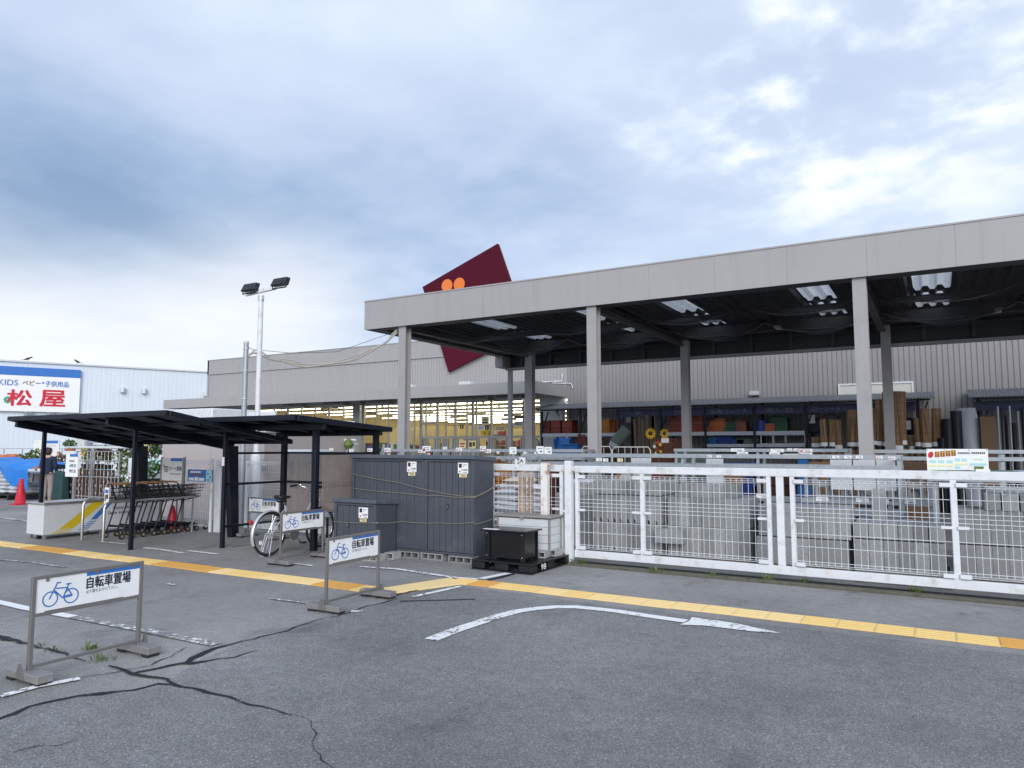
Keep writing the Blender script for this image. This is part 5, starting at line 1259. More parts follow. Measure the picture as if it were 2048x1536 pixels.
# ================================================================ bicycle parking sign stands
def stand_proto():
    t = thing('sign_stand', 'tmp', 'sign stand')          # local: length along +Y from 0 to W, board faces +X... photographed side is -Y/right: face +X
    W, H, zb = .82, .705, .445
    mb = MB(); mb.box(-.014, 0, .05, .014, .028, H); mb.box(-.014, W-.028, .05, .014, W, H); mb.build('post', M['alu'], t, bevel=.002)
    mb = MB(); mb.box(-.014, .029, H-.024, .014, W-.029, H); mb.box(-.014, .029, zb-.018, .014, W-.029, zb+.004); mb.box(-.011, .029, .085, .011, W-.029, .107); mb.build('rail', M['alu'], t, bevel=.002)
    bd = MB(); bd.box(-.006, .03, zb+.005, .006, W-.03, H-.025); board = bd.build('sign_board', M['signwhite'], t)
    y0, z0 = .03, zb+.005; BW, BH = W-.06, H-.025-zb-.005
    U, V = Vector((0, 1, 0)), Vector((0, 0, 1)); X = .0075
    mb = MB(); mb.box(.0062, y0+BW*.455, z0+BH*.885, X, y0+BW, z0+BH-.001); mb.build('blue_band', M['blue'], board)
    mb = MB(); letter(mb, '自転車置場', (X, y0+BW*.455, z0+BH*.48), U, V, BW*.45, BH*.375, .045); mb.build('lettering', M['navy_txt'], board)
    mb = MB(); letter(mb, '必ず鍵をおかけ下さい。', (X, y0+BW*.455, z0+BH*.335), U, V, BW*.315, BH*.115, 0); mb.build('small_lettering', M['grey_txt'], board)
    mb = MB(); P = lambda a, b: Vector((X, y0+a*BW, z0+b*BH)); w_ = .0085
    def ring(c, r, ww=w_):
        n = 36; c = P(*c)
        vs = [c+Vector((0, math.cos(2*math.pi*k/n)*q, math.sin(2*math.pi*k/n)*q)) for k in range(n) for q in (r-ww/2, r+ww/2)]
        mb._add(vs, [(2*k, 2*k+1, (2*k+3) % (2*n), (2*k+2) % (2*n)) for k in range(n)])
    ring((.125, .36), BH*.215); ring((.315, .36), BH*.215)
    def seg(*pts): mb.ribbon([P(*q)+Vector((.0005, 0, 0)) for q in pts], w_, (1, 0, 0))
    seg((.115, .36), (.175, .76), (.183, .84)); seg((.175, .82), (.215, .82)); seg((.17, .66), (.275, .63)); seg((.16, .60), (.235, .34)); seg((.235, .34), (.325, .36)); seg((.325, .36), (.275, .63))
    seg((.24, .34), (.285, .72)); seg((.262, .74), (.31, .74)); seg((.325, .36), (.29, .40), (.235, .34))
    mb.build('bicycle_symbol', M['blue'], board)
    mb = MB()
    for yy in (.09, .44, .73): mb.box(.0063, yy, H-.045, .012, yy+.02, H-.0245)
    mb.box(.0063, .09, zb+.0055, .011, .66, zb+.012); mb.build('clip', M['alu'], board)
    for y in (.014, W-.014):
        mb = MB(); mb.box(-.21, y-.055, .022, .21, y+.055, .075); ft = mb.build('foot', M['alu_top'], t, bevel=.004)
        mb = MB()
        for x in (-.19, .12): mb.box(x, y-.05, 0, x+.08, y+.05, .021)
        mb.build('rubber_pad', M['rubber'], ft)
        mb = MB(); mb.prism([(-.055, y-.062 if y < .3 else y+.056, .03), (.055, y-.062 if y < .3 else y+.056, .03), (.018, y-.062 if y < .3 else y+.056, .13), (-.018, y-.062 if y < .3 else y+.056, .13)], (0, .006, 0)); mb.build('gusset', M['alu'], t)
    return t
stand0 = stand_proto(); GS = 'bicycle parking sign stands'
relabel(stand0, 'nearest bicycle parking sign stand, alone at the front left on the cracked asphalt', (-5.45, 2.735, 0), R(.5), GS)
relabel(copy_tree(stand0), 'bicycle parking sign stand on the yellow tactile strip, in front of the slate sheds', (-5.22, 5.31, 0), R(2), GS)
relabel(copy_tree(stand0), 'bicycle parking sign stand directly in front of the parked bicycle', (-7.79, 7.05, 0), R(0), GS)
relabel(copy_tree(stand0), 'bicycle parking sign stand behind the bicycle saddle, against the white mesh fence', (-10.78, 9.0, 0), R(-90), GS)
relabel(copy_tree(stand0), 'bicycle parking sign stand half hidden behind the small slate shed', (-8.88, 8.93, 0), R(-90), GS)

# ================================================================ sheds
def grooved_front(mb, x0, x1, y, z0, z1, n):
    w_ = (x1-x0)/n
    for i in range(n): mb.box(x0+i*w_+.004, y-.012, z0, x0+(i+1)*w_-.004, y, z1)
def price_label(t, x, y, z, s, price):
    mb = MB(); mb.box(x, y-.004, z, x+.145*s, y-.001, z+.16*s); c = mb.build('price_label', M['white'], t)
    mb = MB(); mb.box(x+.015*s, y-.006, z+.085*s, x+.055*s, y-.0045, z+.145*s); mb.box(x+.07*s, y-.006, z+.125*s, x+.125*s, y-.0045, z+.132*s); mb.box(x+.07*s, y-.006, z+.10*s, x+.095*s, y-.0045, z+.105*s)
    letter(mb, price, (x+.055*s, y-.0065, z+.035*s), (1,0,0), (0,0,1), .083*s, .032*s, .02); mb.box(x+.075*s, y-.006, z+.012*s, x+.13*s, y-.0045, z+.018*s); mb.build('print', M['navy_txt'], c)
    mb = MB(); mb.prism([(x+.028*s+.012*s*math.cos(k*.524), y-.006, z+.028*s+.012*s*math.sin(k*.524)) for k in range(12)][::-1], (0, .0015, 0)); mb.build('red_mark', M['red'], c)
    mb = MB(); mb.box(x+.02*s, y-.004, z-.055*s, x+.125*s, y-.001, z-.008*s); c2 = mb.build('tag_card', M['ycard'], t)
    mb = MB(); mb.box(x+.03*s, y-.0055, z-.027*s, x+.11*s, y-.0045, z-.018*s); mb.box(x+.05*s, y-.0055, z-.045*s, x+.115*s, y-.0045, z-.036*s); mb.build('print', M['rust_red'], c2)
    for o in (c, c2): o.scale = (1.45, 1, 1.15); o.location = (x-x*1.45-.03, 0, z-z*1.15)
def shed(label, x0, x1, y0, y1, h, grooves, price, px, pz, handle=None, split=None, z0=.10):
    t = thing('storage_shed', label, 'shed', (x0, y0, z0), 0, 'slate grey storage sheds'); W, D = x1-x0, y1-y0
    mb = MB(); mb.box(0, .02, .03, W, D, h-.03); mb.box(0, .0, 0, W, D, .029); mb.box(0, -.015, .03, .045, .019, h-.04); mb.box(W-.045, -.015, .03, W, .019, h-.04); mb.box(.046, -.015, h-.075, W-.046, .019, h-.04)
    mb.build('body', M['shed'], t, bevel=.004)
    mb = MB(); grooved_front(mb, .05, W-.05, .012, .035, h-.08, grooves); d = mb.build('door', M['shed'], t, bevel=.004)
    if handle:
        mb = MB(); mb.box(handle-.014, -.012, h*.46, handle+.014, -.001, h*.46+.075); hd = mb.build('handle', M['black'], d, bevel=.004)
        mb = MB(); mb.box(handle-.004, -.016, h*.46+.02, handle+.006, -.0125, h*.46+.03); mb.box(handle-.006, -.016, h*.46+.045, handle+.004, -.0125, h*.46+.055); mb.build('keyhole', M['silver'], hd)
    mb = MB(); mb.hexa([(-.025, -.05, h-.035), (W+.025, -.05, h-.035), (W+.025, D+.03, h-.07), (-.025, D+.03, h-.07)], [(-.025, -.05, h+.022), (W+.025, -.05, h+.022), (W+.025, D+.03, h-.012), (-.025, D+.03, h-.012)])
    mb.build('roof', M['shed_top'], t, bevel=.006)
    mb = MB()
    for xx in (.03, W-.03):
        for zz in (.05, .09): mb.cyl((xx, -.018, zz), (xx, -.0155, zz), .006, 8)
    mb.build('bolt', M['black'], t)
    price_label(t, px-x0, -.002, pz-z0, .82, price); return t
S1 = shed('wide slate grey storage shed, left of the two tall ones', -7.80, -6.405, 8.46, 8.97, 1.365, 9, '27,800', AY(816, 940, 8.44).x, AY(816, 944, 8.44).z, None)
S2 = shed('tall slate grey storage shed on the right, with a keyhole handle on its door', -6.395, -5.56, 8.45, 8.97, 1.365, 7, '19,800', AY(919, 940, 8.44).x, AY(919, 947, 8.44).z, handle=.40)
S3 = shed('small low slate grey storage shed in front of the wide tall one', -7.69, -6.90, 7.98, 8.43, .735, 6, '12,800', AY(720, 1030, 7.97).x, AY(720, 1036, 7.97).z, handle=.27)
def hblock(x, y, label, rz=0.0, z=0):
    """cored block lying on its side with three openings to the front"""
    mb = MB(); W, D, H, t_ = .39, .19, .097, .02
    xs = [-W/2]+[-W/2+t_+i*(W-t_)/3 for i in range(3)]
    mb.box(-W/2, -D/2, 0, W/2, D/2, .018); mb.box(-W/2, -D/2, H-.018, W/2, D/2, H)
    for i in range(4): a = -W/2+i*(W-.024)/3; mb.box(a, -D/2, .0185, a+.024, D/2, H-.0185)
    o = mb.build('cored_block', M['concrete'], loc=(x, y, z), bevel=.003); o.rotation_euler = (0, 0, rz); return tag(o, label, 'concrete block', 'cored blocks used as feet')
for x, y, l in ((-7.02, 8.02, 'cored block foot under the right front of the small low shed'), (-6.95, 8.28, 'cored block foot behind the right corner of the small low shed'),
                (-6.68, 8.52, 'cored block foot under the wide tall shed, leftmost of its front row'), (-6.27, 8.54, 'cored block foot bridging the two tall sheds'), (-5.76, 8.50, 'cored block foot under the right corner of the tall shed with the handle')): hblock(x, y, l, rnd.uniform(-.04, .04))
def rope(pts, label):
    out = []
    for a, b in zip(pts, pts[1:]):
        for k in range(8): t_ = k/8; p = a+(b-a)*t_; out.append(p-Vector((0, 0, .012*math.sin(math.pi*t_))))
    out.append(pts[-1]); mb = MB(); mb.tube(out, .0042, 6); tag(mb.build('rope', M['rope'], smooth=180), label, 'rope', 'tan ropes tied around the sheds')
yf = 8.428
rope([Vector((-7.815, 8.6, AY(713, 947, yf).z)), Vector((-7.815, yf, AY(713, 947, yf).z)), AY(800, 965, yf), AY(880, 985, yf), AY(949, 993.5, yf), Vector((-5.535, yf, AY(951, 993.5, yf).z)), Vector((-5.535, 8.95, 1.04)), Vector((-5.6, 9.2, 1.04))], 'upper rope slanting down across the two tall sheds')
rope([Vector((-7.815, 8.6, AY(713, 976, yf).z)), Vector((-7.815, yf, AY(713, 976, yf).z)), AY(800, 985.5, yf), AY(880, 991, yf), AY(949, 995, yf), Vector((-5.533, yf, AY(951, 995, yf).z)), Vector((-5.533, 8.95, 1.03)), Vector((-5.6, 9.2, 1.03))], 'second rope running nearly level across the two tall sheds')
y3 = 7.945
rope([Vector((-7.72, 8.2, AY(672, 1043, y3).z)), Vector((-7.72, y3, AY(672, 1043, y3).z)), AY(756, 1045.5, y3), Vector((-6.87, y3, AY(758, 1046, y3).z)), Vector((-6.8, 8.42, .52)), AY(880, 1046, yf), AY(949, 1044.5, yf), Vector((-5.535, yf, .545)), Vector((-5.5, 8.95, .60)), Vector((-5.5, 9.2, .62))], 'lowest rope wrapped around the small low shed')

# black box, light grey box, pallet
t = thing('pallet', 'black plastic pallet with a white stencilled number, under the black box', 'pallet', (-5.38, 8.12, 0), R(-1))
W, D = .92, 1.12; mb = MB(); mb.box(0, 0, .11, W, D, .128); mb.box(0, 0, 0, W, .09, .016); mb.box(0, D-.09, 0, W, D, .016); mb.box(0, .091, 0, .09, D-.091, .016); mb.box(W-.09, .091, 0, W, D-.091, .016); mb.build('deck', M['black'], t, bevel=.004)
mb = MB()
for xx in (0, W/2-.1, W-.2):
    for yy in (0, D/2-.1, D-.16): mb.box(xx+.002, yy+.002, .0165, xx+.198, yy+.158, .1095)
mb.build('foot_block', M['black'], t, bevel=.012)
mb = MB(); letter(mb, '98', (W+.0035, .24, .03), (0, 1, 0), (0, 0, 1), .13, .075, .03); mb.build('stencil', M['white'], t)
t = thing('storage_box', 'glossy black metal storage box with an overhanging lid, on the pallet', 'storage box', (-5.20, 8.18, .13))
M['gloss_black'] = paint('gloss_black', (.008, .008, .010), .22, var=.1, sc_=2)
W, D, H = .60, .36, .375; mb = MB(); mb.box(.02, .02, .035, W-.02, D-.02, H); mb.build('body', M['gloss_black'], t, bevel=.004)
mb = MB()
for xx in (0, W-.07):
    mb.box(xx, -.004, 0, xx+.07, .019, H-.001); mb.box(xx, D-.019, 0, xx+.07, D+.004, H-.001)
mb.build('corner_leg', M['gloss_black'], t, bevel=.004)
mb = MB(); mb.box(-.05, -.05, H+.001, W+.04, D+.05, H+.022); mb.build('lid', M['gloss_black'], t, bevel=.006)
mb = MB()
for xx in (.03, W-.04):
    for zz in (.06, H-.03): mb.cyl((xx, -.008, zz), (xx, -.0045, zz), .006, 8)
mb.build('bolt', M['silver'], t)
mb = MB(); mb.box(-.02, -.03, H+.0225, .2, .06, H+.025); mb.build('paper', M['white'], t)
t = thing('storage_box', 'light grey panelled storage box with a taupe frame, behind the black box', 'storage box', (-5.42, 8.83, .17))
W, D, H = .84, .36, .46; mb = MB()
for k in range(4): mb.box(.03, .004, .02+k*.108, W-.03, .02, .02+k*.108+.104); mb.box(W-.02, .03, .02+k*.108, W-.004, D-.03, .02+k*.108+.104); mb.box(.004, .03, .02+k*.108, .02, D-.03, .02+k*.108+.104)
mb.box(.03, D-.02, .02, W-.03, D-.004, H-.01); mb.build('side_panel', M['lightgrey'], t, bevel=.003)
mb = MB()
for xx in (0, W-.03):
    for yy in (0, D-.03): mb.box(xx, yy, 0, xx+.03, yy+.03, H)
mb.box(.031, .0, 0, W-.031, .02, .018); mb.build('frame', M['taupe'], t, bevel=.003)
mb = MB(); mb.box(-.03, -.03, H+.001, W+.03, D+.03, H+.03); mb.build('lid', M['taupe'], t, bevel=.008); mb = MB(); mb.box(W/2-.03, -.034, H-.02, W/2+.03, -.0305, H+.01); mb.build('latch', M['steel'], t)
hblock(-4.72, 8.72, 'cored block on the pallet, front one under the light grey box', R(8), .128).scale = (.8, 1, .9); hblock(-4.66, 8.98, 'cored block on the pallet, rear one under the light grey box', R(-5), .128).scale = (.8, 1, .9)

# ================================================================ shelters
def post(mb, x, y, z1, w_=.06, d=.06, z0=0): return mb.box(x-w_/2, y-d/2, z0, x+w_/2, y+d/2, z1)
# 1: cart shelter, cantilevered roof falling to the rear
t = thing('cart_shelter', 'dark navy steel shelter roof over the shopping carts', 'shelter', (-11, 6.9, 0))
def sp(name, mb, mat, org=(-11, 6.9, 0), parent=None, **k):
    for i, p in enumerate(mb.v): mb.v[i] = (p[0]-org[0], p[1]-org[1], p[2]-org[2])
    return mb.build(name, M[mat], parent or t, **k)
X0, X1, Y0, Y1, Z0, Z1 = -13.78, -9.42, 6.40, 8.72, 2.085, 1.69
rz_ = lambda y: Z0+(Z1-Z0)*(y-Y0)/(Y1-Y0)
def roof_frame(X0, X1, Y0, Y1, rz_, nx, ny, depth=.05):
    f = MB()
    for y in (Y0, Y1): f.bar((X0, y, rz_(y)), (X1, y, rz_(y)), .06, .075)
    for x in (X0, X1): f.bar((x, Y0+.031, rz_(Y0+.03)), (x, Y1-.031, rz_(Y1-.03)), .06, .075)
    for i in range(1, nx): x = X0+(X1-X0)*i/nx; f.bar((x, Y0+.031, rz_(Y0)-.005), (x, Y1-.031, rz_(Y1)-.005), .035, .045)
    for j in range(1, ny): y = Y0+(Y1-Y0)*j/ny; f.bar((X0+.031, y, rz_(y)-.03), (X1-.031, y, rz_(y)-.03), .035, .05)
    p = MB(); p.hexa([(X0+.02, Y0+.02, rz_(Y0)+.018), (X1-.02, Y0+.02, rz_(Y0)+.018), (X1-.02, Y1-.02, rz_(Y1)+.018), (X0+.02, Y1-.02, rz_(Y1)+.018)], [(X0+.02, Y0+.02, rz_(Y0)+.024), (X1-.02, Y0+.02, rz_(Y0)+.024), (X1-.02, Y1-.02, rz_(Y1)+.024), (X0+.02, Y1-.02, rz_(Y1)+.024)])
    return f, p
f, p = roof_frame(X0, X1, Y0, Y1, rz_, 6, 4)
sp('roof_frame', f, 'shelter', bevel=.004); sp('roof_panel', p, 'polyroof')
for x in (-13.64, -10.96):
    mb = MB(); mb.bar((x, Y0+.05, rz_(Y0)-.08), (x, Y1+.05, rz_(Y1)-.10), .07, .12); sp('rafter', mb, 'shelter')
    mb = MB(); post(mb, x, 6.92, rz_(6.92)-.13, .055, .055); sp('front_post', mb, 'shelter')
    mb = MB(); mb.hexa([(x-.06, 8.75, 0), (x+.06, 8.75, 0), (x+.06, 8.92, 0), (x-.06, 8.92, 0)], [(x-.06, 8.62, 1.62), (x+.06, 8.62, 1.62), (x+.06, 8.85, 1.62), (x-.06, 8.85, 1.62)]); sp('rear_post', mb, 'shelter', bevel=.01)
mb = MB(); mb.box(-10.99, 8.60, 1.28, -10.93, 8.615, 1.40); sp('notice_card', mb, 'white')
# 2: cycle shelter
t = thing('cycle_shelter', 'dark navy steel bicycle shelter with side rails and a bronze screen', 'shelter', (-10, 7.8, 0))
org2 = (-10, 7.8, 0)
X0, X1, Y0, Y1 = -10.15, -7.74, 7.22, 9.30
rz2 = lambda y: 2.015+(1.885-2.015)*(y-7.22)/(9.30-7.22)
f, p = roof_frame(X0, X1, Y0, Y1, rz2, 4, 3); f.bar((X0, 7.80, rz2(7.8)-.08), (X1, 7.80, rz2(7.8)-.08), .06, .08); f.bar((X0, 9.05, rz2(9.05)-.08), (X1, 9.05, rz2(9.05)-.08), .06, .07)
sp('roof_frame', f, 'shelter', org2, bevel=.004); sp('roof_panel', p, 'polyroof', org2)
for x, y, w_ in ((-9.90, 7.78, .06), (-8.10, 7.98, .085), (-9.95, 9.05, .085), (-8.0, 9.22, .08)):
    mb = MB(); post(mb, x, y, rz2(y)-.06, w_, w_); sp('post', mb, 'shelter', org2, bevel=.004)
mb = MB()
for z in (1.5, 1.0, .33): mb.box(-9.945, 7.83, z-.018, -9.905, 9.0, z+.018)
for z in (1.5, 1.0): mb.box(-9.9, 9.03, z-.018, -8.05, 9.07, z+.018); mb.box(-8.07, 8.03, z-.018, -8.03, 9.17, z+.018)
sp('rail', mb, 'shelter', org2)
mb = MB(); n = 62; vs = []
for i in range(n+1):
    x = -9.9+1.85*i/n; vs += [(x, 9.085+(.006 if i % 2 else 0), .42), (x, 9.085+(.006 if i % 2 else 0), 1.48)]
mb._add(vs, [(2*i, 2*i+2, 2*i+3, 2*i+1) for i in range(n)]); sp('screen_panel', mb, 'polyscreen', org2)
mb = MB(); vs = []
for i in range(n+1):
    y = 8.05+1.1*i/n; xx = -8.025+(.006 if i % 2 else 0); vs += [(xx, y, .62), (xx, y, 1.48)]
mb._add(vs, [(2*i, 2*i+2, 2*i+3, 2*i+1) for i in range(n)]); sp('screen_panel', mb, 'polyscreen', org2)
mb = MB(); post(mb, -8.95, 9.12, 1.5, .03, .03); sp('stiffener', mb, 'shelter', org2)
mb = MB(); mb.box(-9.935, 7.745, 1.30, -9.875, 7.749, 1.44); sp('notice_card', mb, 'white', org2)

# ================================================================ bicycle
def bicycle(loc, heading, label):
    t = thing('bicycle', label, 'bicycle', loc, heading)
    Rw = .325; F = (1.08, 0, Rw); B = (0, 0, Rw)
    def wheel(c, nm):
        mb = MB(); mb.tube([(c[0]+Rw*.955*math.cos(k*math.pi/24), c[1], c[2]+Rw*.955*math.sin(k*math.pi/24)) for k in range(48)], .0165, 8, closed=True); ty = mb.build(nm, M['rubber'], t, smooth=180)
        mb = MB(); mb.tube([(c[0]+Rw*.88*math.cos(k*math.pi/24), c[1], c[2]+Rw*.88*math.sin(k*math.pi/24)) for k in range(48)], .0095, 6, closed=True); mb.build('rim', M['chrome'], ty, smooth=180)
        mb = MB()
        for k in range(28):
            a = k*2*math.pi/28; a2 = a+(.5 if k % 4 < 2 else -.5); s = .02 if k % 2 else -.02
            mb.tube([(c[0]+.02*math.cos(a2), c[1]+s, c[2]+.02*math.sin(a2)), (c[0]+Rw*.875*math.cos(a), c[1], c[2]+Rw*.875*math.sin(a))], .0014, 4, cap=False)
        mb.build('spokes', M['chrome'], ty); mb = MB(); mb.cyl((c[0], c[1]-.045, c[2]), (c[0], c[1]+.045, c[2]), .022, 10); mb.build('hub', M['chrome'], ty)
        mb = MB(); a = R(215); mb.box(c[0]+Rw*.6*math.cos(a)-.02, c[1]-.012, c[2]+Rw*.6*math.sin(a)-.025, c[0]+Rw*.6*math.cos(a)+.02, c[1]+.012, c[2]+Rw*.6*math.sin(a)+.025); mb.build('spoke_reflector', M['white'], ty)
    wheel(B, 'rear_wheel'); wheel(F, 'front_wheel')
    BBt = (.45, 0, .28); ST = (.30, 0, .72); HT = (.90, 0, .80); HB = (.925, 0, .66)
    mb = MB(); mb.tube([HB, (.72, 0, .42), (.55, 0, .31), BBt], .021, 10); mb.tube([(.90, 0, .76), (.70, 0, .50), (.40, 0, .46)], .016, 8); mb.tube([BBt, ST], .017, 8); mb.tube([HB, HT], .021, 10)
    for s in (-.055, .055):
        mb.tube([(ST[0]+.02, s*.3, .66), (.16, s, .50), (0, s, Rw)], .008, 6); mb.tube([(BBt[0], s*.5, BBt[2]), (.2, s, .30), (0, s, Rw)], .009, 6); mb.tube([HB, (.95, s, .60), (1.0, s, .50), F[:1]+(s, Rw)], .011, 8)
    mb.build('frame', M['silver'], t, smooth=60)
    for c, a0, a1, nm in ((B, 20, 205, 'rear_mudguard'), (F, 15, 150, 'front_mudguard')):
        mb = MB(); vs = []; n = 26
        for k in range(n+1):
            a = R(a0+(a1-a0)*k/n)
            for dy, rr in ((-.026, Rw+.004), (-.018, Rw+.018), (0, Rw+.022), (.018, Rw+.018), (.026, Rw+.004)): vs.append((c[0]+rr*math.cos(a), dy, c[2]+rr*math.sin(a)))
        mb._add(vs, [(k*5+j, k*5+j+1, (k+1)*5+j+1, (k+1)*5+j) for k in range(n) for j in range(4)]); mb.build(nm, M['silver'], t, smooth=60)
    mb = MB(); mb.tube([ST, (.27, 0, .80)], .0125, 8); mb.build('seat_post', M['chrome'], t)
    mb = MB(); vs = []; prof = [(-.14, .02, .015), (-.12, .085, .03), (-.05, .095, .035), (.03, .06, .03), (.10, .03, .022), (.14, .018, .015)]; n = 10
    for x, w_, h in prof: vs += [(.26+x, w_*math.cos(2*math.pi*k/n), .84+h*math.sin(2*math.pi*k/n)+(.012 if x < -.06 else 0)) for k in range(n)]
    mb._add(vs, [(i*n+k, i*n+(k+1) % n, (i+1)*n+(k+1) % n, (i+1)*n+k) for i in range(len(prof)-1) for k in range(n)]+[tuple(range(n))[::-1], tuple((len(prof)-1)*n+k for k in range(n))]); mb.build('saddle', M['black'], t, smooth=180)
    mb = MB()
    for s in (-.04, .04): mb.tube([(.16, s, .80), (.20, s, .775), (.30, s*.8, .79)], .012, 6)
    mb.build('saddle_spring', M['black'], t)
    mb = MB(); mb.tube([HT, (.895, 0, .90)], .013, 8); mb.tube([(.70, .27, .985), (.80, .25, .99), (.90, .16, .96), (.90, .05, .92), (.90, -.05, .92), (.90, -.16, .96), (.80, -.25, .99), (.70, -.27, .985)], .0115, 8); hb_ = mb.build('handlebar', M['chrome'], t, smooth=180)
    for s in (-1, 1):
        mb = MB(); mb.tube([(.68, s*.272, .983), (.80, s*.252, .99)], .017, 8); mb.build('grip', M['black'], hb_); mb = MB(); mb.tube([(.86, s*.2, .975), (.82, s*.235, .955), (.74, s*.255, .95)], .006, 5); mb.build('brake_lever', M['chrome'], hb_)
    mb = MB(); mb.lathe([(.026, 0), (.024, .012), (.012, .024)], (.84, .21, .995), 12); mb.build('bell', M['chrome'], hb_)
    # wire basket
    mb = MB(); c = (1.06, 0, .72); a = [(-.115, -.15), (.115, -.15), (.115, .15), (-.115, .15)]
    lev = [(0, .80), (.09, .88), (.17, .95), (.25, 1.04)]
    for dz, s in lev: mb.tube([(c[0]+x*s, y*s, c[2]+dz) for x, y in a], .0035, 5, closed=True)
    for i in range(4):
        p0, p1 = a[i], a[(i+1) % 4]
        for k in range(7):
            q = k/7; x = p0[0]+(p1[0]-p0[0])*q; y = p0[1]+(p1[1]-p0[1])*q; mb.tube([(c[0]+x*.8, y*.8, c[2]), (c[0]+x*1.04, y*1.04, c[2]+.25)], .002, 4, cap=False)
    for k in range(6): y = -.12+.24*k/5; mb.tube([(c[0]-.09, y, c[2]), (c[0]+.09, y, c[2])], .002, 4, cap=False)
    mb.build('basket', M['chrome'], t)
    mb = MB(); mb.lathe([(.09, -.006), (.09, .006)], (0, 0, 0), 24); o = mb.build('chainring', M['steel'], t, loc=(.45, -.06, .28)); o.rotation_euler = (R(90), 0, 0)
    mb = MB(); mb.tube([(.45, -.085, .28), (.55, -.09, .15)], .010, 6); mb.tube([(.45, .085, .28), (.35, .09, .41)], .010, 6); cr_ = mb.build('crank', M['chrome'], t)
    mb = MB(); mb.box(.51, -.19, .135, .59, -.10, .16); mb.box(.31, .10, .40, .39, .19, .425); mb.build('pedal', M['black'], cr_, bevel=.004)
    mb = MB(); mb.bar((.0, -.062, .36), (.46, -.062, .34), .012, .05, (0, 1, 0)); mb.build('chain_guard', M['silver'], t)
    mb = MB(); mb.box(-.37, -.02, .50, -.335, .02, .55); o = mb.build('tail_reflector', M['red'], t)
    mb = MB()
    for s in (-.07, .07): mb.tube([(0, s, Rw), (-.08, s*1.3, .02), (-.10, s*1.3, .008)], .008, 6)
    mb.tube([(-.10, -.091, .008), (-.10, .091, .008)], .008, 6); mb.build('kickstand', M['chrome'], t)
    mb = MB(); mb.box(1.0, -.045, .56, 1.06, .045, .60); mb.build('lamp', M['black'], t)
    return t
bicycle((-8.57, 7.55, 0), R(93), 'silver city bicycle with a wire front basket, parked in the cycle shelter')

# ================================================================ cart corral: side panel, hoops, carts, gate with signs
t = thing('guide_panel', 'white cart corral side panel with yellow and blue stripes and English lettering', 'panel', (-13.95, 6.86, 0))
W, D, H = .55, 2.05, .60
mb = MB(); mb.box(0, 0, .075, W-.02, D, H); mb.build('panel', M['lightgrey'], t, bevel=.01)
mb = MB(); mb.box(-.03, -.03, H+.001, W+.02, D+.03, H+.035); mb.build('cap_rail', M['steel'], t, bevel=.012)
mb = MB()
for x in (.04, W-.08):
    for y in (.04, D/2, D-.08): mb.box(x, y, 0, x+.04, y+.04, .0745)
mb.build('leg', M['steel'], t)
XF = W-.02+.002; q = lambda y, z: (XF, y, z)
mb = MB(); mb.poly([q(.28, .16), q(.52, .16), q(1.08, H-.01), q(.84, H-.01)])
for k in range(4): mb.poly([q(.12+k*.04, .085+k*.02), q(.44+k*.02, .085+k*.02), q(.45+k*.02, .095+k*.02), q(.13+k*.04, .095+k*.02)])
mb.build('yellow_stripe', M['yellow'], t)
mb = MB(); mb.poly([q(.82, .28), q(.93, .28), q(1.25, H-.01), q(1.13, H-.01)])
for k in range(5): mb.poly([q(.60+k*.045, .11+k*.032), q(.78+k*.035, .11+k*.032), q(.79+k*.035, .125+k*.032), q(.615+k*.045, .125+k*.032)])
mb.build('blue_stripe', M['blue'], t)
mb = MB(); letter(mb, 'Enjoy shopping', q(1.24, .42), (0, 1, 0), (0, 0, 1), .55, .075, .01); letter(mb, 'Save everyday', q(1.14, .33), (0, 1, 0), (0, 0, 1), .55, .075, .01); mb.build('lettering', M['navy_txt'], t)
for x, y0, y1, lab in ((-12.82, 7.2, 9.0, 'bent steel hoop rail along the striped white panel'), (-12.27, 7.25, 8.95, 'bent steel hoop rail along the outer side of the cart row')):
    mb = MB(); h = .66 if x > -12.5 else .69
    mb.tube([(x, y0, 0), (x, y0, h-.09), (x, y0+.03, h-.03), (x, y0+.09, h), (x, y1, h), (x, y1, 0)], .022, 10)
    o = mb.build('hoop_rail', M['steel'], smooth=60); tag(o, lab, 'rail', 'cart corral hoop rails')
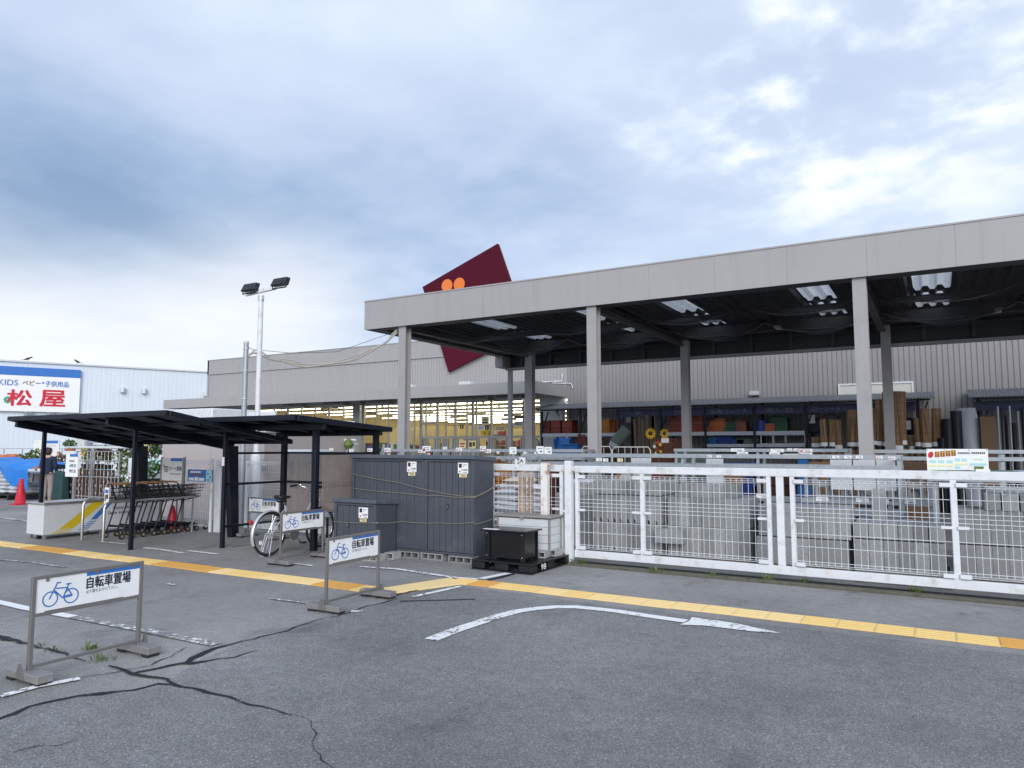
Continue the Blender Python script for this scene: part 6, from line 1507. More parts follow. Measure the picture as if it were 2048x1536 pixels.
def cart_proto():
    t = thing('shopping_cart', 'tmp', 'shopping cart')      # handle at y=0, front towards +Y
    mb = MB(); w_ = .24
    for s in (-w_, w_):
        mb.tube([(s, .05, .10), (s, .10, .22), (s*.98, .22, .62), (s*.95, .10, .93)], .013, 7); mb.tube([(s, .08, .20), (s*.85, .45, .155), (s*.7, .80, .125)], .012, 7); mb.tube([(s*.98, .20, .60), (s*.85, .62, .66)], .011, 6)
    mb.tube([(-w_*.7, .80, .125), (w_*.7, .80, .125)], .012, 6); mb.tube([(-w_, .10, .22), (w_, .10, .22)], .011, 6); mb.tube([(-w_*.85, .62, .66), (w_*.85, .62, .66)], .011, 6)
    for k in range(1, 5): y = .12+.13*k; mb.tube([(-w_*.85, y, .20-y*.08), (w_*.85, y, .20-y*.08)], .006, 5)
    mb.build('frame', M['shelter'], t, smooth=60)
    mb = MB(); mb.tube([(-.235, .09, .94), (-.20, .05, .955), (.20, .05, .955), (.235, .09, .94)], .017, 8); mb.build('handle', M['handle_o'], t, smooth=60)
    mb = MB(); b = [(-.20, .20, .66), (.20, .20, .66), (.17, .64, .70), (-.17, .64, .70)]; tp = [(-.235, .14, .86), (.235, .14, .86), (.20, .72, .88), (-.20, .72, .88)]
    for lv in (0, .33, .66, 1): mb.tube([Vector(p)+(Vector(q_)-Vector(p))*lv for p, q_ in zip(b, tp)], .006, 5, closed=True)
    for i in range(4):
        for k in range(6):
            u = k/6; p0 = Vector(b[i]).lerp(Vector(b[(i+1) % 4]), u); p1 = Vector(tp[i]).lerp(Vector(tp[(i+1) % 4]), u); mb.tube([p0, p1], .004, 4, cap=False)
    mb._add(b, [(0, 1, 2, 3)]); mb.build('basket_cradle', M['black'], t)
    for x, y in ((-w_, .05), (w_, .05), (-w_*.7, .78), (w_*.7, .78)):
        mb = MB(); mb.tube([(x-.014, y, .05), (x+.014, y, .05)], .05, 14); mb.bar((x, y, .05), (x, y+.02, .12), .04, .012, (1, 0, 0)); c = mb.build('caster', M['rubber'], t)
        mb = MB(); mb.tube([(x-.018, y, .05), (x+.018, y, .05)], .026, 10); mb.build('hub', M['hubbrown'] if y < .3 else M['steel'], c)
    return t
cart0 = cart_proto(); GC = 'shopping carts nested in the corral'
for i in range(6):
    c = cart0 if i == 0 else copy_tree(cart0)
    relabel(c, ('frontmost', 'second', 'third', 'fourth', 'fifth', 'last')[i]+' dark shopping cart in the nested row, counted from the tactile strip', (-12.55, 7.55+i*.20, 0), R(rnd.uniform(-1, 1)), GC)
t = thing('hanging_notice', 'small colourful notice card hung on the frontmost shopping cart', 'notice', (-12.68, 7.52, .62))
mb = MB(); mb.box(-.07, 0, -.02, .07, .006, .27); mb.build('card', M['white'], t); mb = MB(); mb.box(-.05, -.003, .17, .05, -.001, .23); mb.build('blue_print', M['blue'], t); mb = MB(); mb.box(-.01, -.003, .07, .05, -.001, .15); mb.build('red_print', M['crate_r'], t); mb = MB(); mb.box(-.05, -.003, .03, -.02, -.001, .14); mb.build('green_print', M['crate_g'], t)
t = thing('traffic_cone', 'small dark red cone standing behind the nested shopping carts', 'traffic cone', (-12.72, 8.85, 0)); mb = MB(); mb.box(-.14, -.14, 0, .14, .14, .03); mb.lathe([(.11, .031), (.03, .46), (.02, .48)], n=20); mb.build('cone', M['red_ink'], t, smooth=50)

def mesh_gate(x0, x1, y, z0, z1, label, name='mesh_gate', posts=True, cat='gate'):
    t = thing(name, label, cat, (x0, y, 0)); W = x1-x0; mb = MB(); mesh_panel(mb, 0, W, 0, z0, z1, .05, r=.0024); mb.build('wire_mesh', M['mesh_white'], t)
    if posts:
        mb = MB(); mb.cyl((W+.04, 0, 0), (W+.04, 0, z1+.03), .032, 12); mb.build('post', M['white_steel'], t, smooth=50)
    return t
mesh_gate(-13.3, -11.98, 9.10, .10, 1.34, 'white mesh gate beside the cart row, carrying the cart sign')
t = thing('gate_jamb', 'thick square white fence post between the mesh gate and the cycle shelter', 'post', (-11.78, 9.15, 0)); mb = MB(); mb.box(-.075, -.05, 0, .075, .05, 1.36); mb.build('post', M['white_steel'], t, bevel=.008)
tf = mesh_gate(-11.6, -7.9, 9.62, .25, 1.32, 'white mesh fence behind the cycle shelter', 'mesh_fence', posts=False, cat='fence')
mb = MB(); mb.box(0, -.03, .06, 3.7, .03, .20)
for x in (0, 1.2, 2.4, 3.6): mb.box(x, -.025, .2005, x+.05, .025, 1.34)
mb.build('rail', M['white_steel'], tf)
for x, l in ((-11.1, 'left'), (-9.2, 'middle'), (-8.4, 'right')):
    mb = MB(); mb.box(-.2, -.1, 0, .2, .1, .055); mb.box(-.2, -.1, .0, .2, .1, .001); tag(mb.build('base_block', M['concrete'], loc=(x, 9.42, 0), bevel=.01), l+' flat concrete foot along the fence behind the cycle shelter', 'concrete foot', 'fence foot blocks')
# sign for the carts, hung on posts
t = thing('cart_sign', 'cream cart parking sign with a blue corner band, on two steel posts', 'sign', (-13.33, 9.0, 0))
mb = MB(); mb.box(-.02, -.02, 0, .03, .02, 1.40); mb.box(.66, -.02, 0, .71, .02, 1.40); mb.build('post', M['taupe'], t)
mb = MB(); mb.box(.031, -.022, .955, .659, -.012, 1.385); b_ = mb.build('sign_board', M['cream'], t)
mb = MB(); mb.box(.30, -.026, 1.325, .65, -.0225, 1.384); mb.build('blue_band', M['blue'], b_)
mb = MB(); letter(mb, 'カート置場', (.27, -.025, 1.14), (1,0,0), (0,0,1), .37, .085, .02); mb.box(.27, -.024, 1.07, .63, -.0225, 1.082)
P_ = lambda a, b: (.06+a*.17, -.025, 1.10+b*.15)
for L in (((0, .95), (.2, .95), (.35, .3), (.95, .3)), ((.25, .8), (1, .8), (.95, .3)), ((.3, .12), (.95, .12)), ((.5, .8), (.55, .3)), ((.75, .8), (.75, .3))):
    for a, b in zip(L, L[1:]): mb.bar(P_(*a), P_(*b), .012, .003, (0, 1, 0))
mb.build('lettering', M['navy_txt'], b_)
mb = MB(); mb.box(.02, -.032, .72, .16, -.0225, .79); mb.build('small_card', M['white'], t)
t = thing('poster', 'blue and orange shop poster on the mesh gate beside the cart sign', 'poster', (AY(375, 960, 9.05).x, 9.05, AY(375, 962, 9.05).z))
W = AY(424, 960, 9.05).x-AY(375, 960, 9.05).x; H = .225
mb = MB(); mb.box(0, 0, 0, W, .008, H); mb.build('sheet', M['blue'], t)
def pr(nm, mat, L):
    mb = MB()
    for x, z, w_, h in L: mb.box(x*W, -.004, z*H, (x+w_)*W, -.001, (z+h)*H)
    mb.build(nm, M[mat], t)
pr('white_boxes', 'white', [(.05, .06, .22, .25), (.3, .06, .14, .3), (.47, .06, .22, .25)]); pr('orange_bar', 'crate_o', [(.14, .5, .5, .12)]); pr('pale_side', 'palecyan', [(.76, .02, .23, .95)]); pr('white_title', 'cream', [(.1, .72, .45, .14)])
mb = MB()
for x, z, w_, h in ((.80, .6, .08, .12), (.88, .3, .08, .12), (.8, .1, .1, .1)): mb.box(x*W, -.008, z*H, (x+w_)*W, -.005, (z+h)*H)
mb.build('blue_shapes', M['blue'], t)

# ================================================================ hut behind the fence
HX0, HX1, HY0, HY1 = -15.72, -12.25, 10.6, 13.2
t = thing('service_hut', 'small beige prefabricated hut with a pale roof, behind the mesh gate', 'hut', (HX0, HY0, 0))
zr_ = AY(440, 842, HY0).z
mb = MB(); n = 4
for i in range(n): a, b = HX0+(HX1-HX0)*i/n, HX0+(HX1-HX0)*(i+1)/n; mb.box(a-HX0+.003, 0, 0, b-HX0-.003, .04, zr_-.28)
mb.box(.0, .045, 0, .04, HY1-HY0, zr_-.28); mb.box(HX1-HX0-.04, .045, 0, HX1-HX0, HY1-HY0, zr_-.28); mb.build('wall', M['hut'], t)
mb = MB(); mb.box(-.06, -.06, zr_-.279, HX1-HX0+.06, HY1-HY0, zr_); mb.build('fascia', M['lightgrey'], t, bevel=.02)
mb = MB(); mb.box(-.10, -.10, zr_+.001, HX1-HX0+.10, HY1-HY0+.05, zr_+.05); mb.build('roof', M['white_steel'], t, bevel=.02)
mb = MB()
for k in range(3): mb.box(.12, -.064, zr_-.10-k*.055, .52-k*.03, -.0605, zr_-.078-k*.055)
mb.build('stripe', M['navy_txt'], t)
z_a, z_b = AY(350, 834, 15).z, AY(350, 819, 15).z
mb = MB(); x0, x1 = AY(350, 826, 15).x, AY(424, 826, 15).x; mb.box(0, 0, 0, x1-x0, 2, z_b); tag(mb.build('white_box', M['white_steel'], loc=(x0, 15, 0), bevel=.03), 'white box structure behind the hut, below the entrance canopy end', 'kiosk')
x0, x1 = AY(491, 826, 13.8).x, AY(550, 826, 13.8).x; mb = MB(); mb.box(0, 0, 0, x1-x0, .06, AY(520, 823, 13.8).z); mb.box(-.03, -.03, 0, .03, -.001, AY(520, 823, 13.8).z)
tag(mb.build('white_board', M['white_steel'], loc=(x0, 13.8, 0)), 'tall blank white board behind the lamp post', 'board')
mb = MB(); mb.box(-.3, 0, 0, .3, .5, 1.5); mb.box(-.32, -.02, 1.501, .32, .52, 1.55); mb.box(-.27, -.012, .1, -.01, -.001, 1.45); mb.box(.01, -.012, .1, .27, -.001, 1.45)
tag(mb.build('cabinet', M['bluestore'], loc=(-10.9, 10.3, 0), bevel=.01), 'pale blue cabinet behind the fence between the shelters', 'cabinet')
p = AY(503, 905, 10.4); mb = MB(); mb.cyl((0, 0, 0), (0, 0, p.z), .05, 10); mb.box(-.45, -.03, p.z-.18, .45, .03, p.z-.14); mb.box(-.5, -.03, p.z-.28, .5, .03, p.z-.23); tag(mb.build('pipe_rack', M['galv'], loc=(p.x, 10.4, 0)), 'grey pipe frame behind the mesh fence beside the lamp post', 'frame')

# ================================================================ lamp post, utility pole, cable
lp = AY(512, 930, 9.85); t = thing('lamp_post', 'slim white lamp post with two black floodlights on a cross arm', 'lamp post', (lp.x, 9.85, 0))
ztop = AY(524, 597, 9.85).z; mb = MB(); mb.tube([(0, 0, 0), (0, 0, ztop)], .055, 14, r1=.05); mb.build('pole', M['white_steel'], t, smooth=50)
mb = MB(); mb.tube([(0, 0, 0), (0, 0, 1.38), (0, 0, 1.52), (0, 0, 1.58)], .105, 16) if False else mb.lathe([(.10, 0), (.10, 1.38), (.085, 1.47), (.056, 1.52)], n=16); mb.build('base_sleeve', M['white_steel'], t, smooth=40)
mb = MB(); mb.lathe([(.06, ztop-.05), (.06, ztop+.06)], n=14); mb.tube([(.065, -.03, ztop+.04), (.11, -.04, ztop+.05), (.11, -.04, ztop-.02), (.07, -.03, ztop-.03)], .012, 6); mb.build('collar', M['silver'], t, smooth=40)
ax = Vector((math.cos(R(12)), math.sin(R(12)), 0)); mb = MB(); e0, e1 = AY(491, 589, 9.75), AY(551, 575, 9.95); o_ = Vector((lp.x, 9.85, 0)); e0 -= o_; e1 -= o_; mb.bar(e0, e1, .07, .075); mb.build('cross_arm', M['white_steel'], t, bevel=.006)
for (px_, py_), lab in (((497, 576), 'floodlight'), ((557, 565), 'floodlight')):
    c = AY(px_, py_, 9.7)-o_; mb = MB(); mb.hexa([c+Vector(v) for v in ((-.19, -.05, -.06), (.17, -.05, -.06), (.17, .10, -.06), (-.19, .10, -.06))], [c+Vector(v) for v in ((-.17, .02, .10), (.19, .02, .10), (.19, .14, .10), (-.17, .14, .10))]); fl = mb.build('floodlight', M['black'], t, bevel=.01)
    mb = MB(); mb.tube([c+Vector((-.20, .03, 0)), c+Vector((-.20, .03, -.10)), c+Vector((.18, .03, -.10)), c+Vector((.18, .03, 0))], .014, 6); mb.build('yoke', M['black'], fl)
    mb = MB(); mb.hexa([c+Vector(v) for v in ((-.16, -.056, -.045), (.14, -.056, -.045), (.14, -.0505, -.045), (-.16, -.0505, -.045))], [c+Vector(v) for v in ((-.145, .006, .085), (.165, .006, .085), (.165, .012, .085), (-.145, .012, .085))]); mb.build('lens', M['gloss_black'], fl)
up = AY(487, 860, 10.25); t = thing('utility_pole', 'short galvanised utility pole with a pale cap, left of the lamp post', 'pole', (up.x, 10.25, 0))
zt_ = AY(489, 687, 10.25).z; mb = MB(); mb.tube([(0, 0, 0), (0, 0, zt_)], .062, 14, r1=.052); mb.build('pole', M['galv'], t, smooth=50); mb = MB(); mb.lathe([(.056, zt_), (.056, zt_+.04), (.03, zt_+.05)], n=14); mb.build('cap', M['lightgrey'], t)
mb = MB()
for z in (1.9, 2.6, 3.2, zt_-.12): mb.lathe([(.064, z), (.064, z+.02)], n=14)
mb.build('strap', M['silver'], t)
cab = [(493, 716), (499, 709), (508, 704.5), (514, 704), (524, 707), (540, 717), (553, 721), (570, 722), (590, 727), (612, 731), (640, 730), (662, 727), (690, 722), (712, 715), (735, 704), (757, 693), (775, 683), (785, 671), (795, 661)]
def cabpts(off, seed, amp):
    r_ = random.Random(seed); out = []
    for i, (x, y) in enumerate(cab):
        u = (x-493)/302; Y = 10.25+(12.62-10.25)*max(0, u); p = AY(x, y, Y); out.append(p+Vector((0, 0, off+amp*math.sin(i*1.3+seed))))
    return out
mb = MB()
for k in range(3): mb.tube(cabpts((-.022, .004, .026)[k], k*2, .022), (.021, .018, .015)[k], 6)
o = mb.build('cable_bundle', M['cable'], smooth=180); tag(o, 'sagging bundle of pale cables from the utility pole to the canopy corner', 'cable')
mb = MB(); w0 = AY(492, 692, 10.25); w1 = AY(789, 664, 12.62); mb.tube([w0, AY(505, 699, 10.35), w0.lerp(w1, .3)-Vector((0, 0, .25)), w0.lerp(w1, .6)-Vector((0, 0, .32)), w1], .005, 5); tag(mb.build('support_wire', M['black']), 'thin dark support wire above the pale cable bundle', 'wire')
# ================================================================ garden goods and the shopper at the far left
def foliage(mb, c, rx, ry, rz_, n, size, rr):
    for i in range(n):
        while True:
            p = Vector((rr.uniform(-1, 1), rr.uniform(-1, 1), rr.uniform(-1, 1)))
            if .15 < p.length < 1: break
        p = Vector((p.x*rx, p.y*ry, p.z*rz_))+Vector(c); a = Vector((rr.gauss(0, 1), rr.gauss(0, 1), rr.gauss(0, 1))).normalized(); b = a.orthogonal().normalized(); s = size*rr.uniform(.5, 1.3)
        mb._add([p-a*s, p+b*s*.45, p+a*s, p-b*s*.45], [(0, 1, 2, 3)])
def plant(px, py, Y, h, w_, label, cat='plant', flower=None, nf=0, n=90, name='potted_plant', mat='leaf', fsize=.05):
    p = AY(px, py, Y); rr = random.Random(int(px*7+py)); t = thing(name, label, cat, (p.x, Y, p.z))
    mb = MB(); mb.lathe([(w_*.28, 0), (w_*.36, h*.22), (w_*.38, h*.22)], n=14); mb.build('pot', M['black'] if flower else M['terracotta'], t, smooth=40)
    mb = MB()
    for k in range(5): a = rr.uniform(0, 6.28); mb.tube([(0, 0, h*.2), (w_*.2*math.cos(a), w_*.2*math.sin(a), h*.55), (w_*.35*math.cos(a), w_*.35*math.sin(a), h*.85)], .008, 5)
    mb.build('stem', M['stem'], t)
    mb = MB(); foliage(mb, (0, 0, h*.65), w_*.5, w_*.4, h*.36, n, .07, rr); mb.build('foliage', M[mat], t)
    if flower:
        mb = MB()
        for i in range(nf):
            a = rr.uniform(0, 6.28); r0 = rr.uniform(.1, .5)*w_; c = Vector((r0*math.cos(a), -abs(r0*math.sin(a))*.8, h*rr.uniform(.5, 1.02))); m_ = 8
            mb.poly([c+Vector((fsize*math.cos(k*2*math.pi/m_)*(1 if k % 2 else .6), rr.uniform(-.01, .01), fsize*math.sin(k*2*math.pi/m_)*(1 if k % 2 else .6))) for k in range(m_)])
        mb.build('flowers', M[flower], t)
    return t
# tall sunflowers and flowers behind the carts
plant(300, 938, 12.6, .95, .5, 'sunflower plant behind the rear shelter post, left one', 'flower', 'sunflower', 16, 130, fsize=.06)
plant(313, 936, 12.8, .95, .5, 'sunflower plant behind the rear shelter post, right one beside the hut', 'flower', 'sunflower', 16, 130, fsize=.06)
plant(305, 968, 12.0, .65, .6, 'pot of pale blue and white flowers below the sunflowers', 'flower', 'palecyan', 26, 110)
plant(246, 975, 11.6, 1.15, .6, 'tall light green shrub in front of the white pipe post', 'shrub', 'cream', 12, 170, mat='leaf2')
plant(268, 962, 12.4, .9, .5, 'bushy plant with cream flowers left of the rear shelter post', 'flower', 'cream', 18, 120)
plant(262, 990, 10.9, .5, .6, 'low flowering plant beside the nested cart handles', 'flower', 'white', 22, 90)
plant(195, 938, 12.6, .7, .55, 'dark purple-leaved plant on the shelf behind the lattice screens', 'plant', 'rust_red', 10, 120, mat='brownwood')
plant(216, 938, 12.2, .55, .4, 'orange flowering plant at the right end above the lattice screens', 'flower', 'crate_o', 9, 70, fsize=.08)
plant(172, 938, 12.6, .7, .4, 'yellow-green plant behind the opening hours sign', 'plant', 'sunflower', 10, 90, mat='leaf2')
plant(140, 902, 13.2, .35, .5, 'dark leafy plant peeking over the opening hours sign', 'plant', None, 0, 80)
plant(52, 937, 15.5, .65, .9, 'olive green bushy plant left of the shopper, behind the blue tarpaulin', 'shrub', None, 0, 150)
plant(72, 936, 15.2, .75, .8, 'darker bushy plant directly behind the shopper', 'shrub', None, 0, 150)
plant(122, 938, 14.8, .6, .5, 'brown-leaved plant right of the shopper', 'plant', 'terracotta', 8, 80, mat='wood')
# long display shelf with stock behind
p0, p1 = AY(-40, 940, 13.0), AY(250, 940, 13.0)
t = thing('display_shelf', 'long white display shelf behind the lattice screens', 'shelf', (p0.x, 13.0, 0)); W = p1.x-p0.x
mb = MB(); mb.box(0, 0, p0.z-.06, W, .7, p0.z); mb.box(0, 0, .35, W, .7, .4); mb.build('board', M['lightgrey'], t); mb = MB(); mb.box(.05, .3, .41, W-.05, .32, p0.z-.07); mb.build('back_panel', M['hut'], t); mb = MB()
for k in range(6): mb.box(W*k/5-.03, .02, 0, W*k/5+.03, .08, p0.z-.061)
mb.build('leg', M['steel'], t)
for k, (px_, c_) in enumerate(((147, 'palegreen'), (157, 'white'), (166, 'paleyellow'), (178, 'palecyan'), (190, 'white'), (203, 'palecyan'))):
    p = AY(px_, 938, 12.95); mb = MB(); mb.box(-.17, 0, 0, .17, .25, .17); mb.box(-.172, -.003, .05, .172, -.0005, .10); tag(mb.build('soil_pack', M[c_], loc=(p.x, 12.95, p0.z+.001), bevel=.03, seg=2), 'pale pack on the display shelf above the lattice screens', 'pack', 'packs above the lattice screens')
for k in range(7):
    px_ = (-8, 4, 14, 21, 29, 38, 46)[k]; y = 16.2; p = AY(px_, (921, 922, 925, 920, 921, 926, 924)[k], y); mb = MB(); r_ = .17+.03*(k % 3); mb.lathe([(r_*.7, 0), (r_, .30), (r_*1.1, .30), (r_*1.1, .36)], n=16); mb.lathe([(r_*.6, .3), (r_*.95, .355)], n=16)
    tag(mb.build('terracotta_pot', M['terracotta'], loc=(p.x, y, p.z-.1), smooth=35), 'terracotta flower pot in the row on the far left shelf', 'flower pot', 'terracotta pots on the far left shelf')
p = AY(10, 935, 16.2); mb = MB(); mb.box(-3, -.3, -.08, 2.4, .5, 0); mb.box(-3, -.28, -.35, 2.4, -.24, -.081)
for x in (-2.9, -.3, 2.3): mb.box(x, -.2, -p.z, x+.06, -.14, -.351)
tag(mb.build('pot_bench', M['lightgrey'], loc=(p.x, 16.2, AY(10, 929, 16.2).z-.08)), 'white bench carrying terracotta pots at the far left', 'bench')
# piles of soil bags under a blue tarpaulin
for col, (bx, by) in enumerate(((AY(-12, 990, 11.9).x, 11.9), (AY(12, 990, 11.8).x, 11.8), (AY(34, 990, 11.9).x, 11.9))):
    for k in range(8 if col < 2 else 6): bag(bx+rnd.uniform(-.05, .05), by, .22+k*.115, rnd.uniform(-.1, .1), 'pale soil bag in the pile under the blue tarpaulin', 'soil bags under the blue tarpaulin', sc3=1.25)
for px_ in (48, 60, 66):
    for k in range(3): bag(AY(px_, 990, 12.2).x, 12.2, .2+k*.115, rnd.uniform(-.1, .1), 'pinkish white soil bag beside the red cone', 'soil bags beside the red cone', sc3=1.15)
pallet('pallet', 'dark pallet under the soil bag pile', AY(12, 1000, 11.9).x, 11.9, 2.4, 1.0, .15, 'black'); pallet('pallet', 'dark pallet under the soil bags beside the red cone', AY(58, 1000, 12.2).x, 12.2, 1.6, .9, .15, 'black')
mb = MB(); nx, ny = 26, 14; a = AY(0, 935, 11.7); b = AY(72, 935, 11.7); W = b.x-a.x+.5; vs = []
for j in range(ny+1):
    for i in range(nx+1):
        u, v = i/nx, j/ny; x = a.x-.7+(W+.5)*u; e = min(1, min(u, 1-u)*5)*min(1, (1-v)*4)
        z = 1.20-.08*u+.07*math.sin(9*u+3*v)+.04*math.sin(23*u-5*v)
        y = 11.35+1.3*v
        if v < .35: zz = z-(.35-v)/.35*(.16+.06*math.sin(14*u)+.62*max(0, min(1, (u-.5)*4))); y = 11.38-.10*math.sin(12*u)*(.35-v)-.05
        else: zz = z
        vs.append((x, y, zz))
mb._add(vs, [(j*(nx+1)+i, j*(nx+1)+i+1, (j+1)*(nx+1)+i+1, (j+1)*(nx+1)+i) for j in range(ny) for i in range(nx)]); tag(mb.build('tarpaulin', M['tarp'], smooth=180), 'bright blue tarpaulin draped over the soil bags', 'tarpaulin')
# red cone beside the shopper
p = G(40, 1009); t = thing('traffic_cone', 'tall red traffic cone in front of the soil bags, left of the shopper', 'traffic cone', p); mb = MB(); mb.box(-.2, -.2, 0, .2, .2, .03); mb.lathe([(.17, .031), (.14, .05), (.05, .70), (.03, .72)], n=20); mb.build('cone', M['redcone'], t, smooth=50); mb = MB(); mb.lathe([(.107, .30), (.088, .44)], n=20); mb.build('band', M['redcone'], t)
# lattice screens and wire cage
for k, (a_, b_, l) in enumerate(((137, 168, 'left'), (168, 197, 'middle'), (197, 229, 'right'))):
    lattice('lattice_screen', 'dark brown garden lattice screen, '+l+' of the three behind the hoop rails', AY(a_, 970, 11.4).x, AY(b_, 970, 11.4).x-.02, 11.4, .12, AY(180, 939, 11.4).z, 'brownwood', .21, .065, grp='dark brown lattice screens')
t = thing('roll_cage', 'tall galvanised wire cage in front of the lattice screens', 'cage', (AY(150, 980, 10.6).x, 10.6, 0)); W = AY(236, 980, 10.6).x-AY(150, 980, 10.6).x; zt_ = AY(200, 903, 10.6).z
mb = MB()
for x in (0, W*.34, W*.38, W): mb.tube([(x, 0, 0), (x, 0, zt_)], .02, 6)
for z in (.35, .85, 1.25, zt_): mb.tube([(0, 0, z), (W, 0, z)], .014, 6)
mb.build('frame', M['steel'], t); mb = MB()
for i in range(1, 12): mb.tube([(W*i/12, 0, .1), (W*i/12, 0, zt_)], .005, 4, cap=False)
mb.build('wires', M['steel'], t)
t = thing('display_awning', 'flat oval white display awning over the potted plants', 'awning', (AY(205, 897, 11.6).x, 11.6, 0)); W = 1.55; z_ = AY(205, 897, 11.6).z
mb = MB(); n = 32; mb.prism([(W*math.cos(2*math.pi*k/n)*(1 if abs(math.cos(2*math.pi*k/n)) < .8 else 1), .5*math.sin(2*math.pi*k/n), z_) for k in range(n)], (0, 0, .06)); mb.build('top', M['lightgrey'], t, bevel=.015)
for x in (-.85, -.55, .75):
    mb = MB(); mb.cyl((x, .1, 0), (x, .1, z_), .025, 8); mb.build('pole', M['steel'], t)
mb = MB(); z2 = AY(170, 885, 11.6).z; z3 = AY(170, 891, 11.6).z
mb.tube([(-.75, 0, z2), (1.7, 0, z2)], .022, 6); mb.tube([(-.75, .1, z3), (1.4, .1, z3-.02)], .022, 6); mb.tube([(.2, 0, z2-.02), (-.3, .1, z3-.1)], .018, 6); mb.box(-.82, -.04, z3-.06, -.70, .14, z2+.05); mb.box(1.08, .02, z_+.061, 1.16, .10, z2+.03); mb.build('clamp_pole', M['galv'], t)
p = AY(266, 935, 11.2); mb = MB(); mb.cyl((0, 0, 0), (0, 0, AY(266, 916, 11.2).z), .11, 14); tag(mb.build('pipe_post', M['white_steel'], loc=(AY(264, 970, 11.2).x, 11.2, 0), smooth=50), 'thick white pipe post among the plants left of the rear shelter post', 'post')
# opening hours sign
t = thing('hours_sign', 'white opening hours sign board on a steel post beside the shopper', 'sign', (AY(130, 953, 9.9).x, 9.9, 0)); a, b = AY(130, 953, 9.9), AY(156, 908, 9.9); W, H = b.x-a.x, b.z-a.z
mb = MB(); mb.box(0, 0, a.z, W, .03, b.z); b_ = mb.build('sign_board', M['signwhite'], t); mb = MB(); mb.box(W*.35, -.006, b.z-H*.12, W, -.001, b.z); mb.build('blue_band', M['blue'], b_)
mb = MB(); letter(mb, '営業時間', (W*.3, -.004, a.z+H*.64), (1,0,0), (0,0,1), W*.42, H*.10, .01); mb.build('small_lettering', M['grey_txt'], b_)
mb = MB(); letter(mb, 'AM9:30', (W*.34, -.004, a.z+H*.41), (1,0,0), (0,0,1), W*.54, H*.15, .01); letter(mb, 'PM7:30', (W*.34, -.004, a.z+H*.17), (1,0,0), (0,0,1), W*.54, H*.15, .01); mb.build('lettering', M['navy_txt'], b_)
mb = MB(); mb.box(W*.55, .031, 0, W*.7, .07, b.z); mb.build('post', M['steel'], t)
# second board with a blue heading, further back
a, b = AY(67, 900, 16.5), AY(118, 880, 16.5); t = thing('notice_board', 'pale notice board with a blue heading bar, behind the shopper', 'notice board', (a.x, 16.5, 0)); W = b.x-a.x
mb = MB(); mb.box(0, 0, a.z-.6, W, .04, b.z); b_ = mb.build('board', M['cream'], t); mb = MB(); mb.box(W*.35, -.005, b.z-.14, W*.97, -.001, b.z-.02); mb.build('heading', M['blue'], b_); mb = MB(); mb.box(W*.38, -.005, b.z-.27, W*.9, -.001, b.z-.2)
for k in range(2): mb.box(W*.38, -.005, b.z-.36-k*.1, W*.85, -.001, b.z-.34-k*.1)
mb.build('print', M['lightgrey'], b_); mb = MB(); mb.box(.1, .041, 0, .18, .1, b.z-.1); mb.box(W-.18, .041, 0, W-.1, .1, b.z-.1); mb.build('post', M['steel'], t)
# thin rail along the far store
p0, p1 = AY(-60, 897, 22), AY(260, 897, 22); t = thing('wire_rail', 'thin grey rail line in front of the far clothes store', 'rail', (p0.x, 22, 0)); mb = MB(); mb.tube([(0, 0, p0.z), (p1.x-p0.x, 0, p0.z)], .018, 5); mb.build('rail', M['galv'], t); mb = MB()
for k in range(9): x = (p1.x-p0.x)*k/8; mb.cyl((x, 0, 0), (x, 0, p0.z), .03, 6)
mb.build('post', M['galv'], t)

# garden tool rail seen between the shelter posts
a, b = AY(572, 881, 13.0), AY(712, 881, 13.0); W = b.x-a.x
t = thing('tool_rail', 'pale blue display rail of garden goods seen between the cycle shelter posts', 'rail', (a.x, 13.0, 0))
mb = MB(); mb.tube([(0, 0, a.z), (W, 0, a.z)], .03, 8); mb.tube([(0, .05, a.z-.09), (W, .05, a.z-.09)], .02, 8); mb.build('rail_tube', M['bluestore'], t)
for u in (.02, .45, .98):
    mb = MB(); mb.cyl((W*u, .02, 0), (W*u, .02, a.z), .025, 8); mb.build('stand', M['galv'], t)
for u, s_ in ((.50, 1), (.62, -1), (.84, 1)):
    mb = MB(); mb.bar((W*u, -.02, a.z-.40), (W*u+.30*s_, -.02, a.z-.06), .03, .03); mb.build('strut', M['white_steel'], t)
for px_, py_, m_, r_, lab in ((588, 893, 'red_ink', .09, 'red'), (600, 893, 'crate_y', .14, 'amber'), (625, 889, 'crate_g', .13, 'first green'), (664, 893, 'sunflower', .07, 'small yellow'), (697, 888, 'leaf2', .12, 'yellow-green'), (676, 896, 'terracotta', .12, 'terracotta')):
    c = AY(px_, py_, 12.9); mb = MB(); mb.lathe([(r_*.5, -r_*.9), (r_, -r_*.2), (r_*.75, r_*.5), (r_*.3, r_)], n=10); mb.tube([(0, 0, r_*.9), (0, .04, a.z-c.z)], .006, 5)
    tag(mb.build('garden_ornament', M[m_], loc=c, smooth=40), lab+' garden ornament hanging on the pale blue rail behind the cycle shelter', 'ornament', 'garden ornaments on the pale blue rail')
c = AY(580, 892, 12.9); mb = MB(); mb.box(-.12, 0, -.1, .12, .006, .1); mb.box(-.09, -.002, .02, .06, -.0005, .05); tag(mb.build('price_card', M['white'], loc=c), 'white card at the near end of the pale blue garden rail', 'card')

